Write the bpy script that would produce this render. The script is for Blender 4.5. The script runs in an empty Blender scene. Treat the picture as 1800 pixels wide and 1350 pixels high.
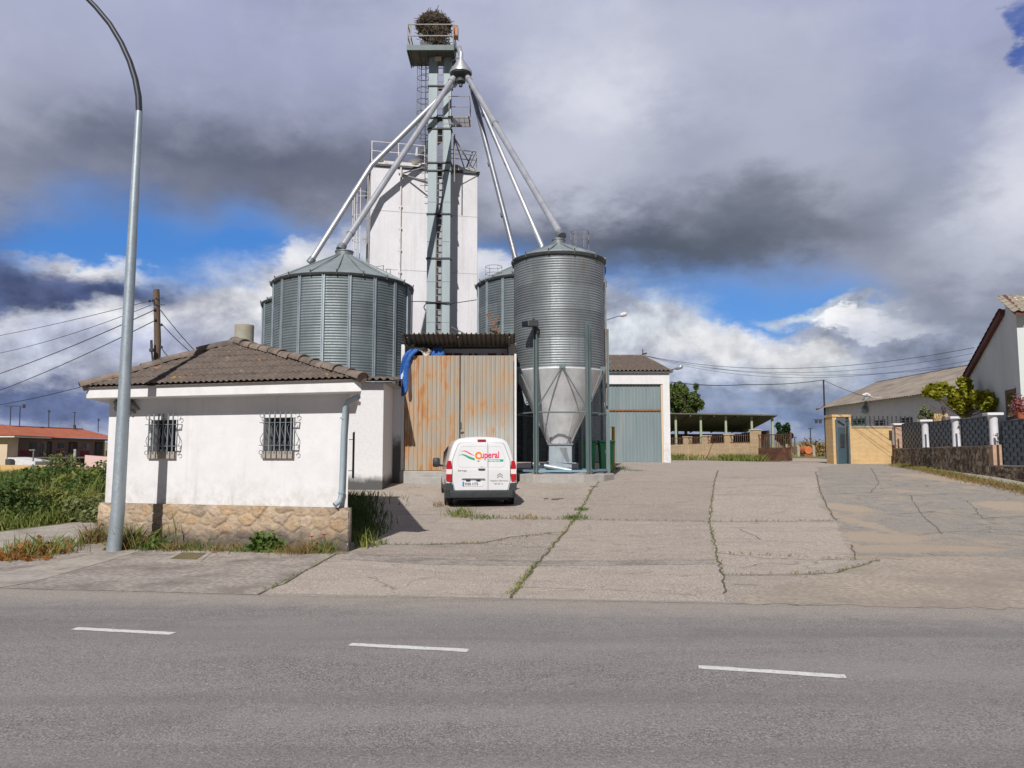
import bpy, bmesh, math, random
import numpy as np
from mathutils import Vector, Matrix
random.seed(7)
RNG = np.random.default_rng(7)
R = math.radians
SC = bpy.context.scene
COL = SC.collection

# ------------------------------------------------------------------ camera
F = 1352.0; PX0, PY0 = 900.0, 675.0
PITCH = math.atan(125.0 / F)
EYE = Vector((0, 0, 1.6))
cd = bpy.data.cameras.new("camera"); cam = bpy.data.objects.new("camera", cd); COL.objects.link(cam)
cam.location = EYE; cam.rotation_euler = (R(90) + PITCH, 0, 0)
cd.sensor_width = 36.0; cd.lens = F * 36.0 / 1800.0
cd.clip_start = 0.05; cd.clip_end = 5000
SC.camera = cam

# ------------------------------------------------------------------ light
SUN_EL, SUN_AZ = R(40), R(191.5)            # sun behind the camera, slightly to its left
sd = bpy.data.lights.new("sun", 'SUN'); sd.energy = 4.7; sd.angle = R(0.5); sd.color = (1.0, 0.962, 0.915)
sun = bpy.data.objects.new("sun", sd); COL.objects.link(sun)
_to = Vector((math.sin(SUN_AZ) * math.cos(SUN_EL), math.cos(SUN_AZ) * math.cos(SUN_EL), math.sin(SUN_EL)))
sun.rotation_euler = (-_to).to_track_quat('-Z', 'Y').to_euler()
sun.location = _to * 60
SC.view_settings.view_transform = 'Standard'
SC.view_settings.look = 'None'
SC.view_settings.exposure = 0.0
SC.view_settings.gamma = 1.0

# ------------------------------------------------------------------ pixel of the photograph -> place
def ray(px, py):
    u = (px - PX0) / F; v = (PY0 - py) / F
    return Vector((u, math.cos(PITCH) - v * math.sin(PITCH), math.sin(PITCH) + v * math.cos(PITCH)))
def at(px, py, Y):
    d = ray(px, py); return EYE + d * (Y / d.y)
def toPx(p):
    p = Vector(p) - EYE
    zc = p.y * math.cos(PITCH) + p.z * math.sin(PITCH); yc = -p.y * math.sin(PITCH) + p.z * math.cos(PITCH)
    return PX0 + F * p.x / zc, PY0 - F * yc / zc
_K = [(-80, 0), (9, 0), (12.5, 0), (15, .06), (19.4, .22), (22, .42), (25, .66), (27.5, .8), (32, .92), (40, 1.1), (45, 1.19),
      (60, 1.3), (100, 1.5), (200, 3.6), (420, 8.6), (1500, 14)]
_kx = np.array([a for a, b in _K], float); _kz = np.array([b for a, b in _K], float)
KY = [-80.0] + [float(i) for i in range(8, 60)] + [60, 65, 70, 80, 90, 100, 120, 150, 200, 300, 420, 700, 1500]
def _sm(y):
    if 9 < y < 60: return float(np.mean([np.interp(y + o, _kx, _kz) for o in (-1.2, -.6, 0, .6, 1.2)]))
    return float(np.interp(y, _kx, _kz))
KZ = [_sm(y) for y in KY]
def fz(y, x=0.0):
    z = float(np.interp(y, KY, KZ))
    if x < -9.5 and 10 < y < 150:       # the field left of the hut stays low
        k = min(1.0, (-9.5 - x) / 4.5); k = k * k * (3 - 2 * k); k *= 1 if y < 100 else (150 - y) / 50; z -= k * z * .82
    return z
def gnd(px, py):
    d = ray(px, py); lo = 1.0; Y = lo
    prev = 1.0
    for i in range(4000):
        Y = 1.0 + i * 0.05 if i < 2000 else 101 + (i - 2000) * 0.5
        p = EYE + d * (Y / d.y)
        if p.z <= fz(Y, p.x):
            a, b = prev, Y
            for _ in range(30):
                m = (a + b) / 2; q = EYE + d * (m / d.y)
                if q.z <= fz(m, q.x): b = m
                else: a = m
            q = EYE + d * (b / d.y); q.z = fz(b, q.x); return q
        prev = Y
    p = EYE + d * (60 / d.y); return Vector((p.x, 60, fz(60)))
def gz(x, y): return Vector((x, y, fz(y, x)))

def srgb(r, g, b):
    f = lambda c: (c / 255) / 12.92 if c / 255 <= .04045 else ((c / 255 + .055) / 1.055) ** 2.4
    return (f(r), f(g), f(b), 1.0)

# ------------------------------------------------------------------ sky
class NT:
    def __init__(s, tree): s.t = tree; s.n = tree.nodes; s.l = tree.links
    def new(s, typ, **kw):
        n = s.n.new(typ)
        for k, v in kw.items(): setattr(n, k, v)
        return n
    def put(s, sock, v):
        if isinstance(v, bpy.types.NodeSocket): s.l.new(v, sock)
        elif v is not None: sock.default_value = v
    def math(s, op, a, b=None, c=None, clamp=False):
        n = s.new('ShaderNodeMath', operation=op); n.use_clamp = clamp
        s.put(n.inputs[0], a); s.put(n.inputs[1], b)
        if c is not None: s.put(n.inputs[2], c)
        return n.outputs[0]
    def vmath(s, op, a, b=None):
        n = s.new('ShaderNodeVectorMath', operation=op)
        s.put(n.inputs[0], a)
        if b is not None: s.put(n.inputs[1], b)
        return n.outputs['Value'] if op in ('LENGTH', 'DOT_PRODUCT', 'DISTANCE') else n.outputs[0]
    def mix(s, f, a, b, mode='MIX'):
        n = s.new('ShaderNodeMix', data_type='RGBA', blend_type=mode)
        s.put(n.inputs[0], f); s.put(n.inputs[6], a); s.put(n.inputs[7], b)
        return n.outputs[2]
    def ramp(s, f, stops, interp='LINEAR'):
        n = s.new('ShaderNodeValToRGB'); n.color_ramp.interpolation = interp
        e = n.color_ramp.elements
        while len(e) < len(stops): e.new(0.5)
        for el, (p, c) in zip(e, sorted(stops, key=lambda q: q[0])):
            el.position = p; el.color = c if hasattr(c, '__len__') else (c, c, c, 1)
        s.put(n.inputs[0], f); return n.outputs[0]
    def noise(s, v, scale, detail=4, rough=.55, dist=0.0, out='Fac'):
        n = s.new('ShaderNodeTexNoise'); s.put(n.inputs['Vector'], v)
        n.inputs['Scale'].default_value = scale; n.inputs['Detail'].default_value = detail
        n.inputs['Roughness'].default_value = rough; n.inputs['Distortion'].default_value = dist
        return n.outputs[out]
    def mr(s, v, a, b, c=0.0, d=1.0, smooth=False):
        n = s.new('ShaderNodeMapRange'); n.interpolation_type = 'SMOOTHSTEP' if smooth else 'LINEAR'
        s.put(n.inputs[0], v); s.put(n.inputs[1], a); s.put(n.inputs[2], b); s.put(n.inputs[3], c); s.put(n.inputs[4], d)
        return n.outputs[0]
    def comb(s, x, y, z):
        n = s.new('ShaderNodeCombineXYZ'); s.put(n.inputs[0], x); s.put(n.inputs[1], y); s.put(n.inputs[2], z); return n.outputs[0]
    def sep(s, v):
        n = s.new('ShaderNodeSeparateXYZ'); s.put(n.inputs[0], v); return n.outputs

def build_sky():
    w = bpy.data.worlds.new("World"); SC.world = w; w.use_nodes = True
    g = NT(w.node_tree); g.n.clear()
    out = g.new('ShaderNodeOutputWorld'); bg = g.new('ShaderNodeBackground')
    STR = 0.1; bg.inputs[1].default_value = STR
    g.l.new(bg.outputs[0], out.inputs[0])
    sky = g.new('ShaderNodeTexSky', sky_type='NISHITA'); sky.sun_disc = False
    sky.sun_elevation = SUN_EL; sky.sun_rotation = SUN_AZ; sky.air_density = 1.0; sky.dust_density = 0.4; sky.ozone_density = 2.0
    d = g.new('ShaderNodeTexCoord').outputs['Generated']
    x, y, z = g.sep(d)
    az = g.math('ARCTAN2', x, y); el = g.math('ARCSINE', z)
    pol = g.comb(az, el, 0.0)
    # noise fields in the direction sphere
    flat = g.comb(az, g.math('MULTIPLY', el, 1.8), 0.0)
    wn = g.noise(flat, 5.5, 6, .6, out='Color')
    wv = g.vmath('SUBTRACT', wn, (0.5, 0.5, 0.5))
    w2 = g.noise(flat, 17.0, 6, .62, out='Color')
    wv2 = g.vmath('SUBTRACT', w2, (0.5, 0.5, 0.5))
    warp = g.vmath('ADD', g.vmath('MULTIPLY', wv, (.20, .13, 0)), g.vmath('MULTIPLY', wv2, (.05, .045, 0)))
    p = g.vmath('ADD', pol, warp)
    fine = g.noise(flat, 9.0, 9, .6, .4)
    soft = g.noise(g.vmath('MULTIPLY', flat, (1, 1.5, 1)), 3.2, 5, .55, .6)
    def ae(px, py):
        v = ray(px, py).normalized(); return math.atan2(v.x, v.y), math.asin(v.z)
    K = 1.0 / STR
    def col(r, gg, b, raw=False):
        if not raw: l = .3 * r + .59 * gg + .11 * b; r, gg, b = l + (r - l) * 1.0, l + (gg - l) * 1.0, l + (b - l) * 1.0
        c = srgb(r, gg, b); return (c[0] * K, c[1] * K, c[2] * K, 1)
    # clear sky, deepened a little
    hs = g.new('ShaderNodeHueSaturation'); hs.inputs['Saturation'].default_value = 1.28; hs.inputs['Value'].default_value = 1.0
    g.l.new(sky.outputs[0], hs.inputs['Color'])
    c = g.mix(0.55, hs.outputs[0], col(58, 128, 224, True))
    def blob(c, px, py, rx, ry, colr, amt=1.0, hard=0.35, src=None):
        a, e = ae(px, py); sx, sy = rx / F, ry / F
        q = g.vmath('MULTIPLY', g.vmath('SUBTRACT', src or p, (a, e, 0)), (1 / sx, 1 / sy, 0))
        L = g.vmath('LENGTH', q)
        m = g.mr(L, 1.0 + (1 - hard) * .6, hard, 0.0, amt, True)
        return g.mix(m, c, colr)
    px_, py_, _ = g.sep(p)
    shade = g.mr(fine, .3, .7, 0, 1)
    # bank of cumulus along the horizon
    bank = g.ramp(g.mr(px_, -.75, .75), [(0, .17), (.13, .18), (.22, .17), (.27, .21), (.32, .27), (.38, .29), (.44, .27), (.55, .235), (.62, .20), (.68, .165), (.74, .15), (.79, .165), (.84, .20), (.92, .2), (1, .24)])
    bd = g.math('SUBTRACT', bank, py_)
    puff = g.noise(g.comb(az, g.math('MULTIPLY', el, 1.15), 4.0), 15.0, 10, .60, .15)
    bcol = g.mix(g.mr(soft, .36, .64), col(138, 148, 176), col(218, 221, 232))
    bcol = g.mix(g.mr(puff, .42, .66, 0, .65), bcol, col(236, 238, 244))
    bcol = g.mix(g.mr(puff, .50, .30, 0, .5), bcol, col(122, 132, 158))
    bcol = g.mix(g.mr(py_, .11, .0, 0, .85), bcol, col(122, 138, 172))
    bcol = g.mix(g.mr(bd, .05, -.005, 0, .8, True), bcol, col(236, 238, 244))
    c = g.mix(g.mr(bd, -.008, .018, 0, 1, True), c, bcol)
    def tex(colr, k=.5):
        hi = tuple(min(v * 1.55, 9.6) for v in colr[:3]) + (1,); lo = tuple(v * .62 for v in colr[:3]) + (1,)
        return g.mix(g.mr(puff, .34, .66), lo, hi)
    # lit heads and shaded bodies of single clouds
    for a in [(430, 570, 170, 96, col(206, 209, 226), .8), (530, 500, 100, 55, col(216, 218, 232), .8), (165, 466, 105, 24, col(226, 227, 236), .95),
              (160, 514, 190, 40, col(70, 82, 118), 1.0), (40, 478, 120, 36, col(86, 96, 132), .85), (120, 600, 190, 36, col(176, 182, 204), .8),
              (330, 640, 150, 60, col(150, 157, 184), .7), (250, 570, 70, 30, col(206, 209, 226), .7), (70, 690, 230, 36, col(92, 106, 146), .95), (90, 745, 140, 16, col(140, 156, 190), .6),
              (1120, 560, 120, 62, col(196, 202, 220), .85), (1240, 612, 130, 40, col(218, 222, 234), .85), (1060, 515, 70, 36, col(156, 166, 190), .8), (1330, 640, 110, 28, col(226, 229, 238), .8),
              (1500, 543, 120, 16, col(196, 202, 218), .85), (1530, 604, 150, 44, col(128, 136, 156), .9), (1492, 556, 34, 13, col(250, 250, 252), 1.0), (1522, 566, 44, 17, col(252, 252, 253), 1.0), (1556, 574, 40, 15, col(248, 248, 251), 1.0), (1592, 588, 44, 13, col(244, 245, 250), .95), (1400, 628, 60, 18, col(240, 241, 246), .9), (1250, 596, 70, 16, col(232, 234, 242), .85),
              (1425, 622, 80, 26, col(228, 230, 238), .9), (1670, 570, 120, 80, col(150, 158, 178), .8), (1330, 695, 240, 34, col(120, 135, 164), .85), (1260, 665, 110, 22, col(186, 193, 210), .6),
              (1420, 655, 90, 22, col(200, 206, 220), .7), (1420, 735, 170, 16, col(112, 132, 168), .8), (1600, 650, 120, 26, col(116, 127, 150), .6)]:
        c = blob(c, *a[:4], tex(a[4]) if a[2] > 60 else a[4], a[5], .35 if a[2] > 60 else .6)
    # the grey deck overhead: its lower edge wanders with the bearing
    def E(px, py): return ae(px, py)[1]
    edges = [(-200, 450), (0, 430), (90, 392), (200, 372), (270, 380), (340, 412), (400, 372), (470, 390), (520, 436), (650, 450), (840, 456), (1000, 492), (1130, 516), (1300, 506), (1450, 505), (1560, 550), (1660, 620), (1800, 660), (2000, 620)]
    st = []
    for ex, ey in edges:
        a, e = ae(ex, ey); st.append(((a + .85) / 1.7, e))
    edge = g.ramp(g.mr(az, -.85, .85), st, 'B_SPLINE')
    wy = g.math('ADD', g.math('MULTIPLY', g.sep(wv)[1], .075), g.math('MULTIPLY', g.sep(wv2)[1], .03))
    dd = g.math('SUBTRACT', g.math('ADD', el, wy), edge)
    broad = g.noise(g.vmath('ADD', flat, (3.1, 1.7, 0)), 2.3, 4, .5, .5)
    dcol = g.ramp(g.mr(dd, 0, .5), [(0, col(150, 158, 178)), (.05, col(118, 126, 148)), (.16, col(108, 115, 136)), (.30, col(144, 150, 172)), (.45, col(158, 164, 192)), (.75, col(168, 174, 204)), (1, col(162, 168, 200))])
    dcol = g.mix(g.mr(broad, .44, .62, 0, .40), dcol, col(204, 207, 222))
    dcol = g.mix(g.mr(soft, .48, .32, 0, .22), dcol, col(112, 118, 140))
    dcol = g.mix(g.mr(puff, .50, .70, 0, .14), dcol, col(214, 217, 230))
    for a in [(620, 300, 330, 70, col(96, 101, 120), .8), (150, 330, 220, 60, col(104, 111, 136), .65), (40, 420, 150, 40, col(74, 82, 116), .85), (1040, 170, 150, 130, col(218, 221, 232), .95), (970, 310, 170, 85, col(196, 200, 217), .9), (1180, 300, 130, 70, col(170, 175, 194), .6), (1330, 230, 150, 110, col(176, 181, 200), .6),
              (1180, 420, 340, 50, col(82, 91, 106), .9), (1320, 350, 170, 50, col(100, 108, 122), .7), (1150, 486, 190, 16, col(128, 138, 156), .7), (1420, 180, 90, 120, col(176, 181, 202), .6), (1580, 230, 120, 110, col(144, 152, 174), .55), (1640, 350, 130, 70, col(136, 145, 164), .6),
              (1480, 300, 60, 60, col(172, 178, 194), .6), (340, 80, 260, 110, col(172, 177, 208), .6), (1730, 450, 110, 110, col(184, 189, 206), .85), (1805, 330, 80, 110, col(222, 224, 234), .85), (1620, 560, 130, 34, col(122, 131, 150), .7), (820, 60, 250, 60, col(190, 194, 214), .6), (1280, 50, 200, 50, col(186, 190, 208), .6), (1250, 240, 80, 50, col(146, 152, 172), .4)]:
        dcol = blob(dcol, *a, hard=.05)
    c = g.mix(g.mr(dd, -.02, .06, 0, 1, True), c, dcol)
    c = blob(c, 1850, 60, 18, 70, col(30, 80, 165, True), .8)
    # unseen sky overhead and behind is dimmed to hold down the ambient light
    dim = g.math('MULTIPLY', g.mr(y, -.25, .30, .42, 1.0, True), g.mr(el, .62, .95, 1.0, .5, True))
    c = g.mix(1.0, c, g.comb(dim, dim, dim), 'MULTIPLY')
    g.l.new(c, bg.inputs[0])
build_sky()

# ------------------------------------------------------------------ materials
def new_mat(name):
    m = bpy.data.materials.new(name); m.use_nodes = True
    g = NT(m.node_tree); b = g.n['Principled BSDF']; return m, g, b
def coord(g, which='Object'): return g.new('ShaderNodeTexCoord').outputs[which]
def bump(g, b, h, strength=.3, dist=.02):
    n = g.new('ShaderNodeBump'); n.inputs['Strength'].default_value = strength; n.inputs['Distance'].default_value = dist
    g.put(n.inputs['Height'], h); g.l.new(n.outputs[0], b.inputs['Normal'])
def pm(name, c1, c2=None, scale=3.0, rough=.7, metal=0.0, bstr=0.0, bscale=None, detail=6, stretch=(1, 1, 1), lo=.35, hi=.65, spec=.5, dirt=None, dscale=.8, dlo=.5, dhi=.75, coat=0):
    m, g, b = new_mat(name)
    v = g.vmath('MULTIPLY', coord(g), stretch)
    c = c1
    if c2 is not None:
        c = g.mix(g.mr(g.noise(v, scale, detail, .6), lo, hi), c1, c2)
    if dirt is not None:
        c = g.mix(g.mr(g.noise(v, dscale, 8, .65), dlo, dhi), c, dirt)
    g.put(b.inputs['Base Color'], c)
    b.inputs['Roughness'].default_value = rough; b.inputs['Metallic'].default_value = metal
    b.inputs['Specular IOR Level'].default_value = spec
    b.inputs['Coat Weight'].default_value = coat
    if bstr: bump(g, b, g.noise(v, bscale or scale * 6, 6, .6), bstr)
    return m
def c4(r, g=None, b=None):
    if g is None: return (r, r, r, 1)
    return (r, g, b, 1)

M = {}
def mk_mats():
    # asphalt of the road
    m, g, b = new_mat("asphalt"); v = coord(g)
    sp = g.noise(g.vmath('MULTIPLY', v, (1, .8, 1)), 80, 3, .75); sp2 = g.noise(g.vmath('MULTIPLY', v, (1, .9, 1)), 30, 4, .7); mid = g.noise(v, 5, 6, .65); big = g.noise(g.vmath('MULTIPLY', v, (.30, 1.2, 1)), .8, 5, .6)
    c = g.mix(g.mr(sp, .41, .59), c4(.085, .079, .077), c4(.375, .352, .336))
    c = g.mix(g.mr(sp2, .40, .60, 0, .4), c, c4(.145, .135, .130))
    c = g.mix(g.mr(mid, .35, .65, 0, .4), c, c4(.29, .270, .256))
    c = g.mix(g.mr(big, .38, .64, 0, .55), c, c4(.31, .286, .270))
    trk = g.noise(g.vmath('MULTIPLY', v, (.06, .9, 1)), 1.0, 4, .55)
    c = g.mix(g.mr(trk, .50, .62, 0, .42), c, c4(.165, .154, .147))
    oil = g.noise(g.vmath('MULTIPLY', v, (.7, 1, 1)), 1.35, 6, .6)
    c = g.mix(g.mr(oil, .67, .74, 0, .6), c, c4(.085, .08, .077))
    vor = g.new('ShaderNodeTexVoronoi'); g.l.new(v, vor.inputs['Vector']); vor.inputs['Scale'].default_value = 21; vor.inputs['Randomness'].default_value = 1
    pick = g.mr(g.sep(vor.outputs['Color'])[0], .80, .82)
    c = g.mix(g.math('MULTIPLY', g.mr(vor.outputs['Distance'], .26, .12, 0, .5), pick), c, c4(.46, .44, .41))
    y = g.sep(v)[1]
    ye = g.math('ADD', y, g.math('MULTIPLY', g.sep(v)[0], .105))
    edge = g.mr(ye, 6.9, 8.75, -.25, 1.05, True)
    c = g.mix(g.mr(g.math('SUBTRACT', edge, g.noise(v, 3.2, 8, .7)), -.06, .42, 0, .8), c, g.mix(g.mr(sp, .4, .6), c4(.26, .23, .20), c4(.44, .39, .34)))
    st = g.noise(g.vmath('MULTIPLY', v, (.5, 1, 1)), .8, 6, .62, 1.0)
    c = g.mix(g.mr(st, .56, .74, 0, .4), c, c4(.15, .14, .134))
    g.put(b.inputs['Base Color'], c); b.inputs['Roughness'].default_value = .9; b.inputs['Specular IOR Level'].default_value = .25
    bump(g, b, g.math('ADD', sp, sp2), .7, .014); M['asphalt'] = m
    # old patched asphalt in the yard
    m, g, b = new_mat("patched_asphalt"); v = coord(g)
    sp = g.noise(g.vmath('MULTIPLY', v, (1, .8, 1)), 42, 4, .75); mid = g.noise(v, .9, 9, .7, .8); lin = g.noise(g.vmath('MULTIPLY', v, (.4, 1.8, 1)), 1.5, 9, .75, 1.0); hi = g.noise(g.vmath('MULTIPLY', v, (1, .6, 1)), 5, 7, .75, .5)
    c = g.mix(g.mr(sp, .38, .62), c4(.185, .168, .147), c4(.47, .425, .37))
    c = g.mix(g.mr(hi, .42, .62, 0, .5), c, c4(.255, .23, .20))
    c = g.mix(g.mr(lin, .58, .68, 0, .35), c, c4(.13, .122, .11))
    msk = g.mr(mid, .50, .62, 0, .75)
    wob = g.vmath('MULTIPLY', g.vmath('SUBTRACT', g.noise(v, 1.6, 8, .7, out='Color'), (.5, .5, .5)), (1.3, 1.3, 0))
    for (px, py, rx, ry) in ((1490, 893, .55, .9), (1530, 945, 1.0, .9), (1620, 966, 1.6, .45), (1790, 890, 1.2, 1.0), (1445, 900, .25, 4.5), (1470, 960, .5, .5), (1600, 983, 3.0, .25), (1650, 840, .8, 3.2)):
        q = gnd(px, py); L = g.vmath('LENGTH', g.vmath('MULTIPLY', g.vmath('SUBTRACT', g.vmath('ADD', v, wob), (q.x, q.y, q.z)), (1 / rx, 1 / ry, 0)))
        msk = g.math('MAXIMUM', msk, g.mr(L, 1.15, .75, 0, .95, True))
    vor = g.new('ShaderNodeTexVoronoi', feature='DISTANCE_TO_EDGE'); g.l.new(g.vmath('ADD', g.vmath('MULTIPLY', v, (.7, 1.0, 0)), g.vmath('MULTIPLY', g.noise(v, 2, 5, .65, out='Color'), (.9, .9, 0))), vor.inputs['Vector']); vor.inputs['Scale'].default_value = .7
    c = g.mix(g.math('MULTIPLY', g.mr(vor.outputs['Distance'], .016, .004, 0, .7), g.mr(hi, .4, .55)), c, c4(.07, .06, .05))
    c = g.mix(msk, c, g.mix(g.mr(sp, .35, .65), c4(.36, .285, .21), c4(.50, .405, .305)))
    g.put(b.inputs['Base Color'], c); b.inputs['Roughness'].default_value = .92
    bump(g, b, g.math('ADD', g.math('ADD', sp, lin), hi), .8, .03); M['patch'] = m
    # old exposed-aggregate concrete
    m, g, b = new_mat("yard_concrete"); v = coord(g)
    sp = g.noise(g.vmath('MULTIPLY', v, (1, .7, 1)), 40, 4, .8); sp2 = g.noise(g.vmath('MULTIPLY', v, (1, .7, 1)), 13, 5, .75); mid = g.noise(v, 2.6, 8, .7); big = g.noise(v, .42, 6, .65, .5)
    att = g.new('ShaderNodeVertexColor', layer_name='tint').outputs[0]
    c = g.mix(g.mr(sp, .41, .59), c4(.185, .157, .136), c4(.66, .57, .495))
    c = g.mix(g.mr(sp2, .40, .60, 0, .5), c, c4(.27, .23, .198))
    vor = g.new('ShaderNodeTexVoronoi'); g.l.new(v, vor.inputs['Vector']); vor.inputs['Scale'].default_value = 13
    pick = g.mr(g.sep(vor.outputs['Color'])[0], .60, .64)
    c = g.mix(g.math('MULTIPLY', g.mr(vor.outputs['Distance'], .34, .16, 0, .7), pick), c, c4(.56, .49, .42))
    pick2 = g.mr(g.sep(vor.outputs['Color'])[1], .74, .78)
    c = g.mix(g.math('MULTIPLY', g.mr(vor.outputs['Distance'], .34, .16, 0, .7), pick2), c, c4(.12, .105, .095))
    c = g.mix(g.mr(mid, .40, .62, 0, .5), c, c4(.30, .257, .222))
    c = g.mix(g.mr(big, .35, .7, 0, .5), c, c4(.45, .39, .325))
    lin = g.noise(g.vmath('MULTIPLY', v, (.3, 1.3, 1)), 1.3, 9, .75, 1.4)
    c = g.mix(g.mr(lin, .54, .68, 0, .5), c, c4(.19, .163, .14))
    vo2 = g.new('ShaderNodeTexVoronoi', feature='DISTANCE_TO_EDGE'); g.l.new(g.vmath('ADD', g.vmath('MULTIPLY', v, (1, 1, 0)), g.vmath('MULTIPLY', g.noise(v, 1.4, 5, .65, out='Color'), (1.3, 1.3, 0))), vo2.inputs['Vector']); vo2.inputs['Scale'].default_value = .42
    c = g.mix(g.math('MULTIPLY', g.mr(vo2.outputs['Distance'], .007, .002, 0, .5), g.mr(big, .45, .55)), c, c4(.07, .06, .045))
    c = g.mix(1.0, c, att, 'MULTIPLY')
    g.put(b.inputs['Base Color'], c); b.inputs['Roughness'].default_value = .92; b.inputs['Specular IOR Level'].default_value = .25
    bump(g, b, g.math('ADD', g.math('ADD', sp, sp2), mid), .75, .02); M['concrete'] = m
    M['sidewalk'] = pm("sidewalk_concrete", c4(.23, .198, .174), c4(.42, .37, .325), 14, .9, bstr=.5, bscale=50, dirt=c4(.15, .128, .11), dscale=1.3, dlo=.45, dhi=.72, lo=.38, hi=.62)
    M['pale_conc'] = pm("pale_concrete", c4(.31, .275, .24), c4(.43, .385, .335), 12, .9, bstr=.4, bscale=50, dirt=c4(.20, .175, .15), dscale=1.6, dlo=.45, dhi=.7)
    M['sand'] = pm("sand_dirt", c4(.46, .37, .27), c4(.36, .29, .215), 5, .95, bstr=.4, bscale=40, dirt=c4(.30, .25, .20), dscale=1.0, dlo=.45, dhi=.8)
    M['tan'] = pm("tan_concrete", c4(.27, .225, .178), c4(.46, .385, .305), 16, .92, bstr=.4, bscale=55, dirt=c4(.235, .20, .168), dscale=.7, dlo=.42, dhi=.75, stretch=(1, .8, 1))
    M['crack'] = pm("crack_soil", c4(.085, .072, .052), c4(.16, .132, .095), 9, .95)
    M['soil'] = pm("field_soil", c4(.12, .11, .045), c4(.20, .165, .085), 1.2, .95, bstr=.5, bscale=12, dirt=c4(.085, .11, .03), dscale=.25, dlo=.4, dhi=.65)
    M['paint_line'] = pm("road_paint", c4(.70, .69, .67), c4(.56, .55, .53), 30, .7, dirt=c4(.3, .29, .285), dscale=22, dlo=.55, dhi=.72)
    m, g, b = new_mat("white_render"); v = coord(g); z = g.sep(v)[2]
    n1 = g.noise(v, 2.5, 7, .65); n2 = g.noise(v, 30, 5, .6); stk = g.noise(g.vmath('MULTIPLY', v, (5, 5, .35)), 1.3, 6, .65); pt = g.noise(v, 1.1, 6, .6, .4)
    c = g.mix(g.mr(n1, .35, .65), c4(.70, .695, .70), c4(.64, .635, .64))
    c = g.mix(g.mr(pt, .55, .60, 0, .35), c, c4(.60, .595, .60))
    c = g.mix(g.mr(stk, .55, .75, 0, .38), c, c4(.46, .445, .43))
    c = g.mix(g.math('MULTIPLY', g.mr(z, 1.25, .70, 0, 1), g.mr(g.noise(v, 5, 7, .7), .42, .68, 0, .7)), c, c4(.43, .385, .335))
    g.put(b.inputs['Base Color'], c); b.inputs['Roughness'].default_value = .88; bump(g, b, g.math('ADD', n1, n2), .25, .012); M['white_wall'] = m
    M['fascia'] = pm("white_fascia", c4(.72, .715, .71), c4(.64, .63, .62), 3, .8, bstr=.1, bscale=25, dirt=c4(.55, .52, .49), dscale=2.5, dlo=.62, dhi=.9)
    # render with black damp at the foot
    m, g, b = new_mat("damp_render"); v = coord(g)
    z = g.sep(v)[2]; n1 = g.noise(v, 2.2, 8, .65); n2 = g.noise(v, 12, 6, .6)
    hgt = g.math('ADD', z, g.math('MULTIPLY', g.math('SUBTRACT', n1, .5), -.5))
    c = g.mix(g.mr(n2, .3, .7), c4(.69, .685, .69), c4(.60, .59, .59))
    c = g.mix(g.mr(g.noise(v, 5, 7, .7), .63, .72, 0, .5), c, c4(.45, .34, .27))
    c = g.mix(g.mr(hgt, .62, .30, 0, .95, True), c, c4(.055, .055, .055))
    g.put(b.inputs['Base Color'], c); b.inputs['Roughness'].default_value = .9; bump(g, b, n2, .25, .01); M['damp'] = m
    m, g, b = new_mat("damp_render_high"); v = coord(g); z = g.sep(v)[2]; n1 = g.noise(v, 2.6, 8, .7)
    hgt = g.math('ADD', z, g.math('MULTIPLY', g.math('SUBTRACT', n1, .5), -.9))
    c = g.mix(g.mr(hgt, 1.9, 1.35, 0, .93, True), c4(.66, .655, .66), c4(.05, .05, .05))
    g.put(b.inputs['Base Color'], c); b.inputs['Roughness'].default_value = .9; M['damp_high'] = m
    # weathered roof tiles with lichen
    m, g, b = new_mat("old_roof_tile"); v = coord(g)
    n1 = g.noise(v, 3.5, 8, .65); n2 = g.noise(v, 22, 5, .65); n3 = g.noise(v, 3.1, 4, .5, .2)
    c = g.mix(g.mr(n2, .3, .7), c4(.066, .050, .041), c4(.165, .128, .105))
    c = g.mix(g.mr(n1, .4, .7, 0, .5), c, c4(.215, .175, .145))
    c = g.mix(g.mr(n3, .67, .71, 0, .8), c, c4(.40, .20, .05))
    c = g.mix(g.mr(g.noise(v, 6, 6, .6), .66, .72, 0, .6), c, c4(.33, .31, .25))
    g.put(b.inputs['Base Color'], c); b.inputs['Roughness'].default_value = .9; bump(g, b, n2, .5, .012); M['tile'] = m
    M['tile_cap'] = pm("ridge_tile", c4(.145, .112, .092), c4(.25, .195, .155), 5, .9, bstr=.5, bscale=22, dirt=c4(.10, .085, .075), dscale=2.2, dlo=.45, dhi=.65)
    M['red_tile'] = pm("red_roof_tile", c4(.32, .085, .042), c4(.38, .125, .066), .9, .85, bstr=.2, bscale=8, dirt=c4(.34, .11, .055), dscale=.35, dlo=.5, dhi=.75)
    M['pale_tile'] = pm("beige_roof_tile", c4(.36, .31, .235), c4(.27, .235, .185), 3, .85, bstr=.3, bscale=12)
    M['fibro'] = pm("fibre_cement_roof", c4(.21, .175, .145), c4(.30, .255, .21), 1.1, .9, bstr=.3, bscale=8, dirt=c4(.13, .11, .095), dscale=.45, dlo=.5, dhi=.7)
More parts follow.
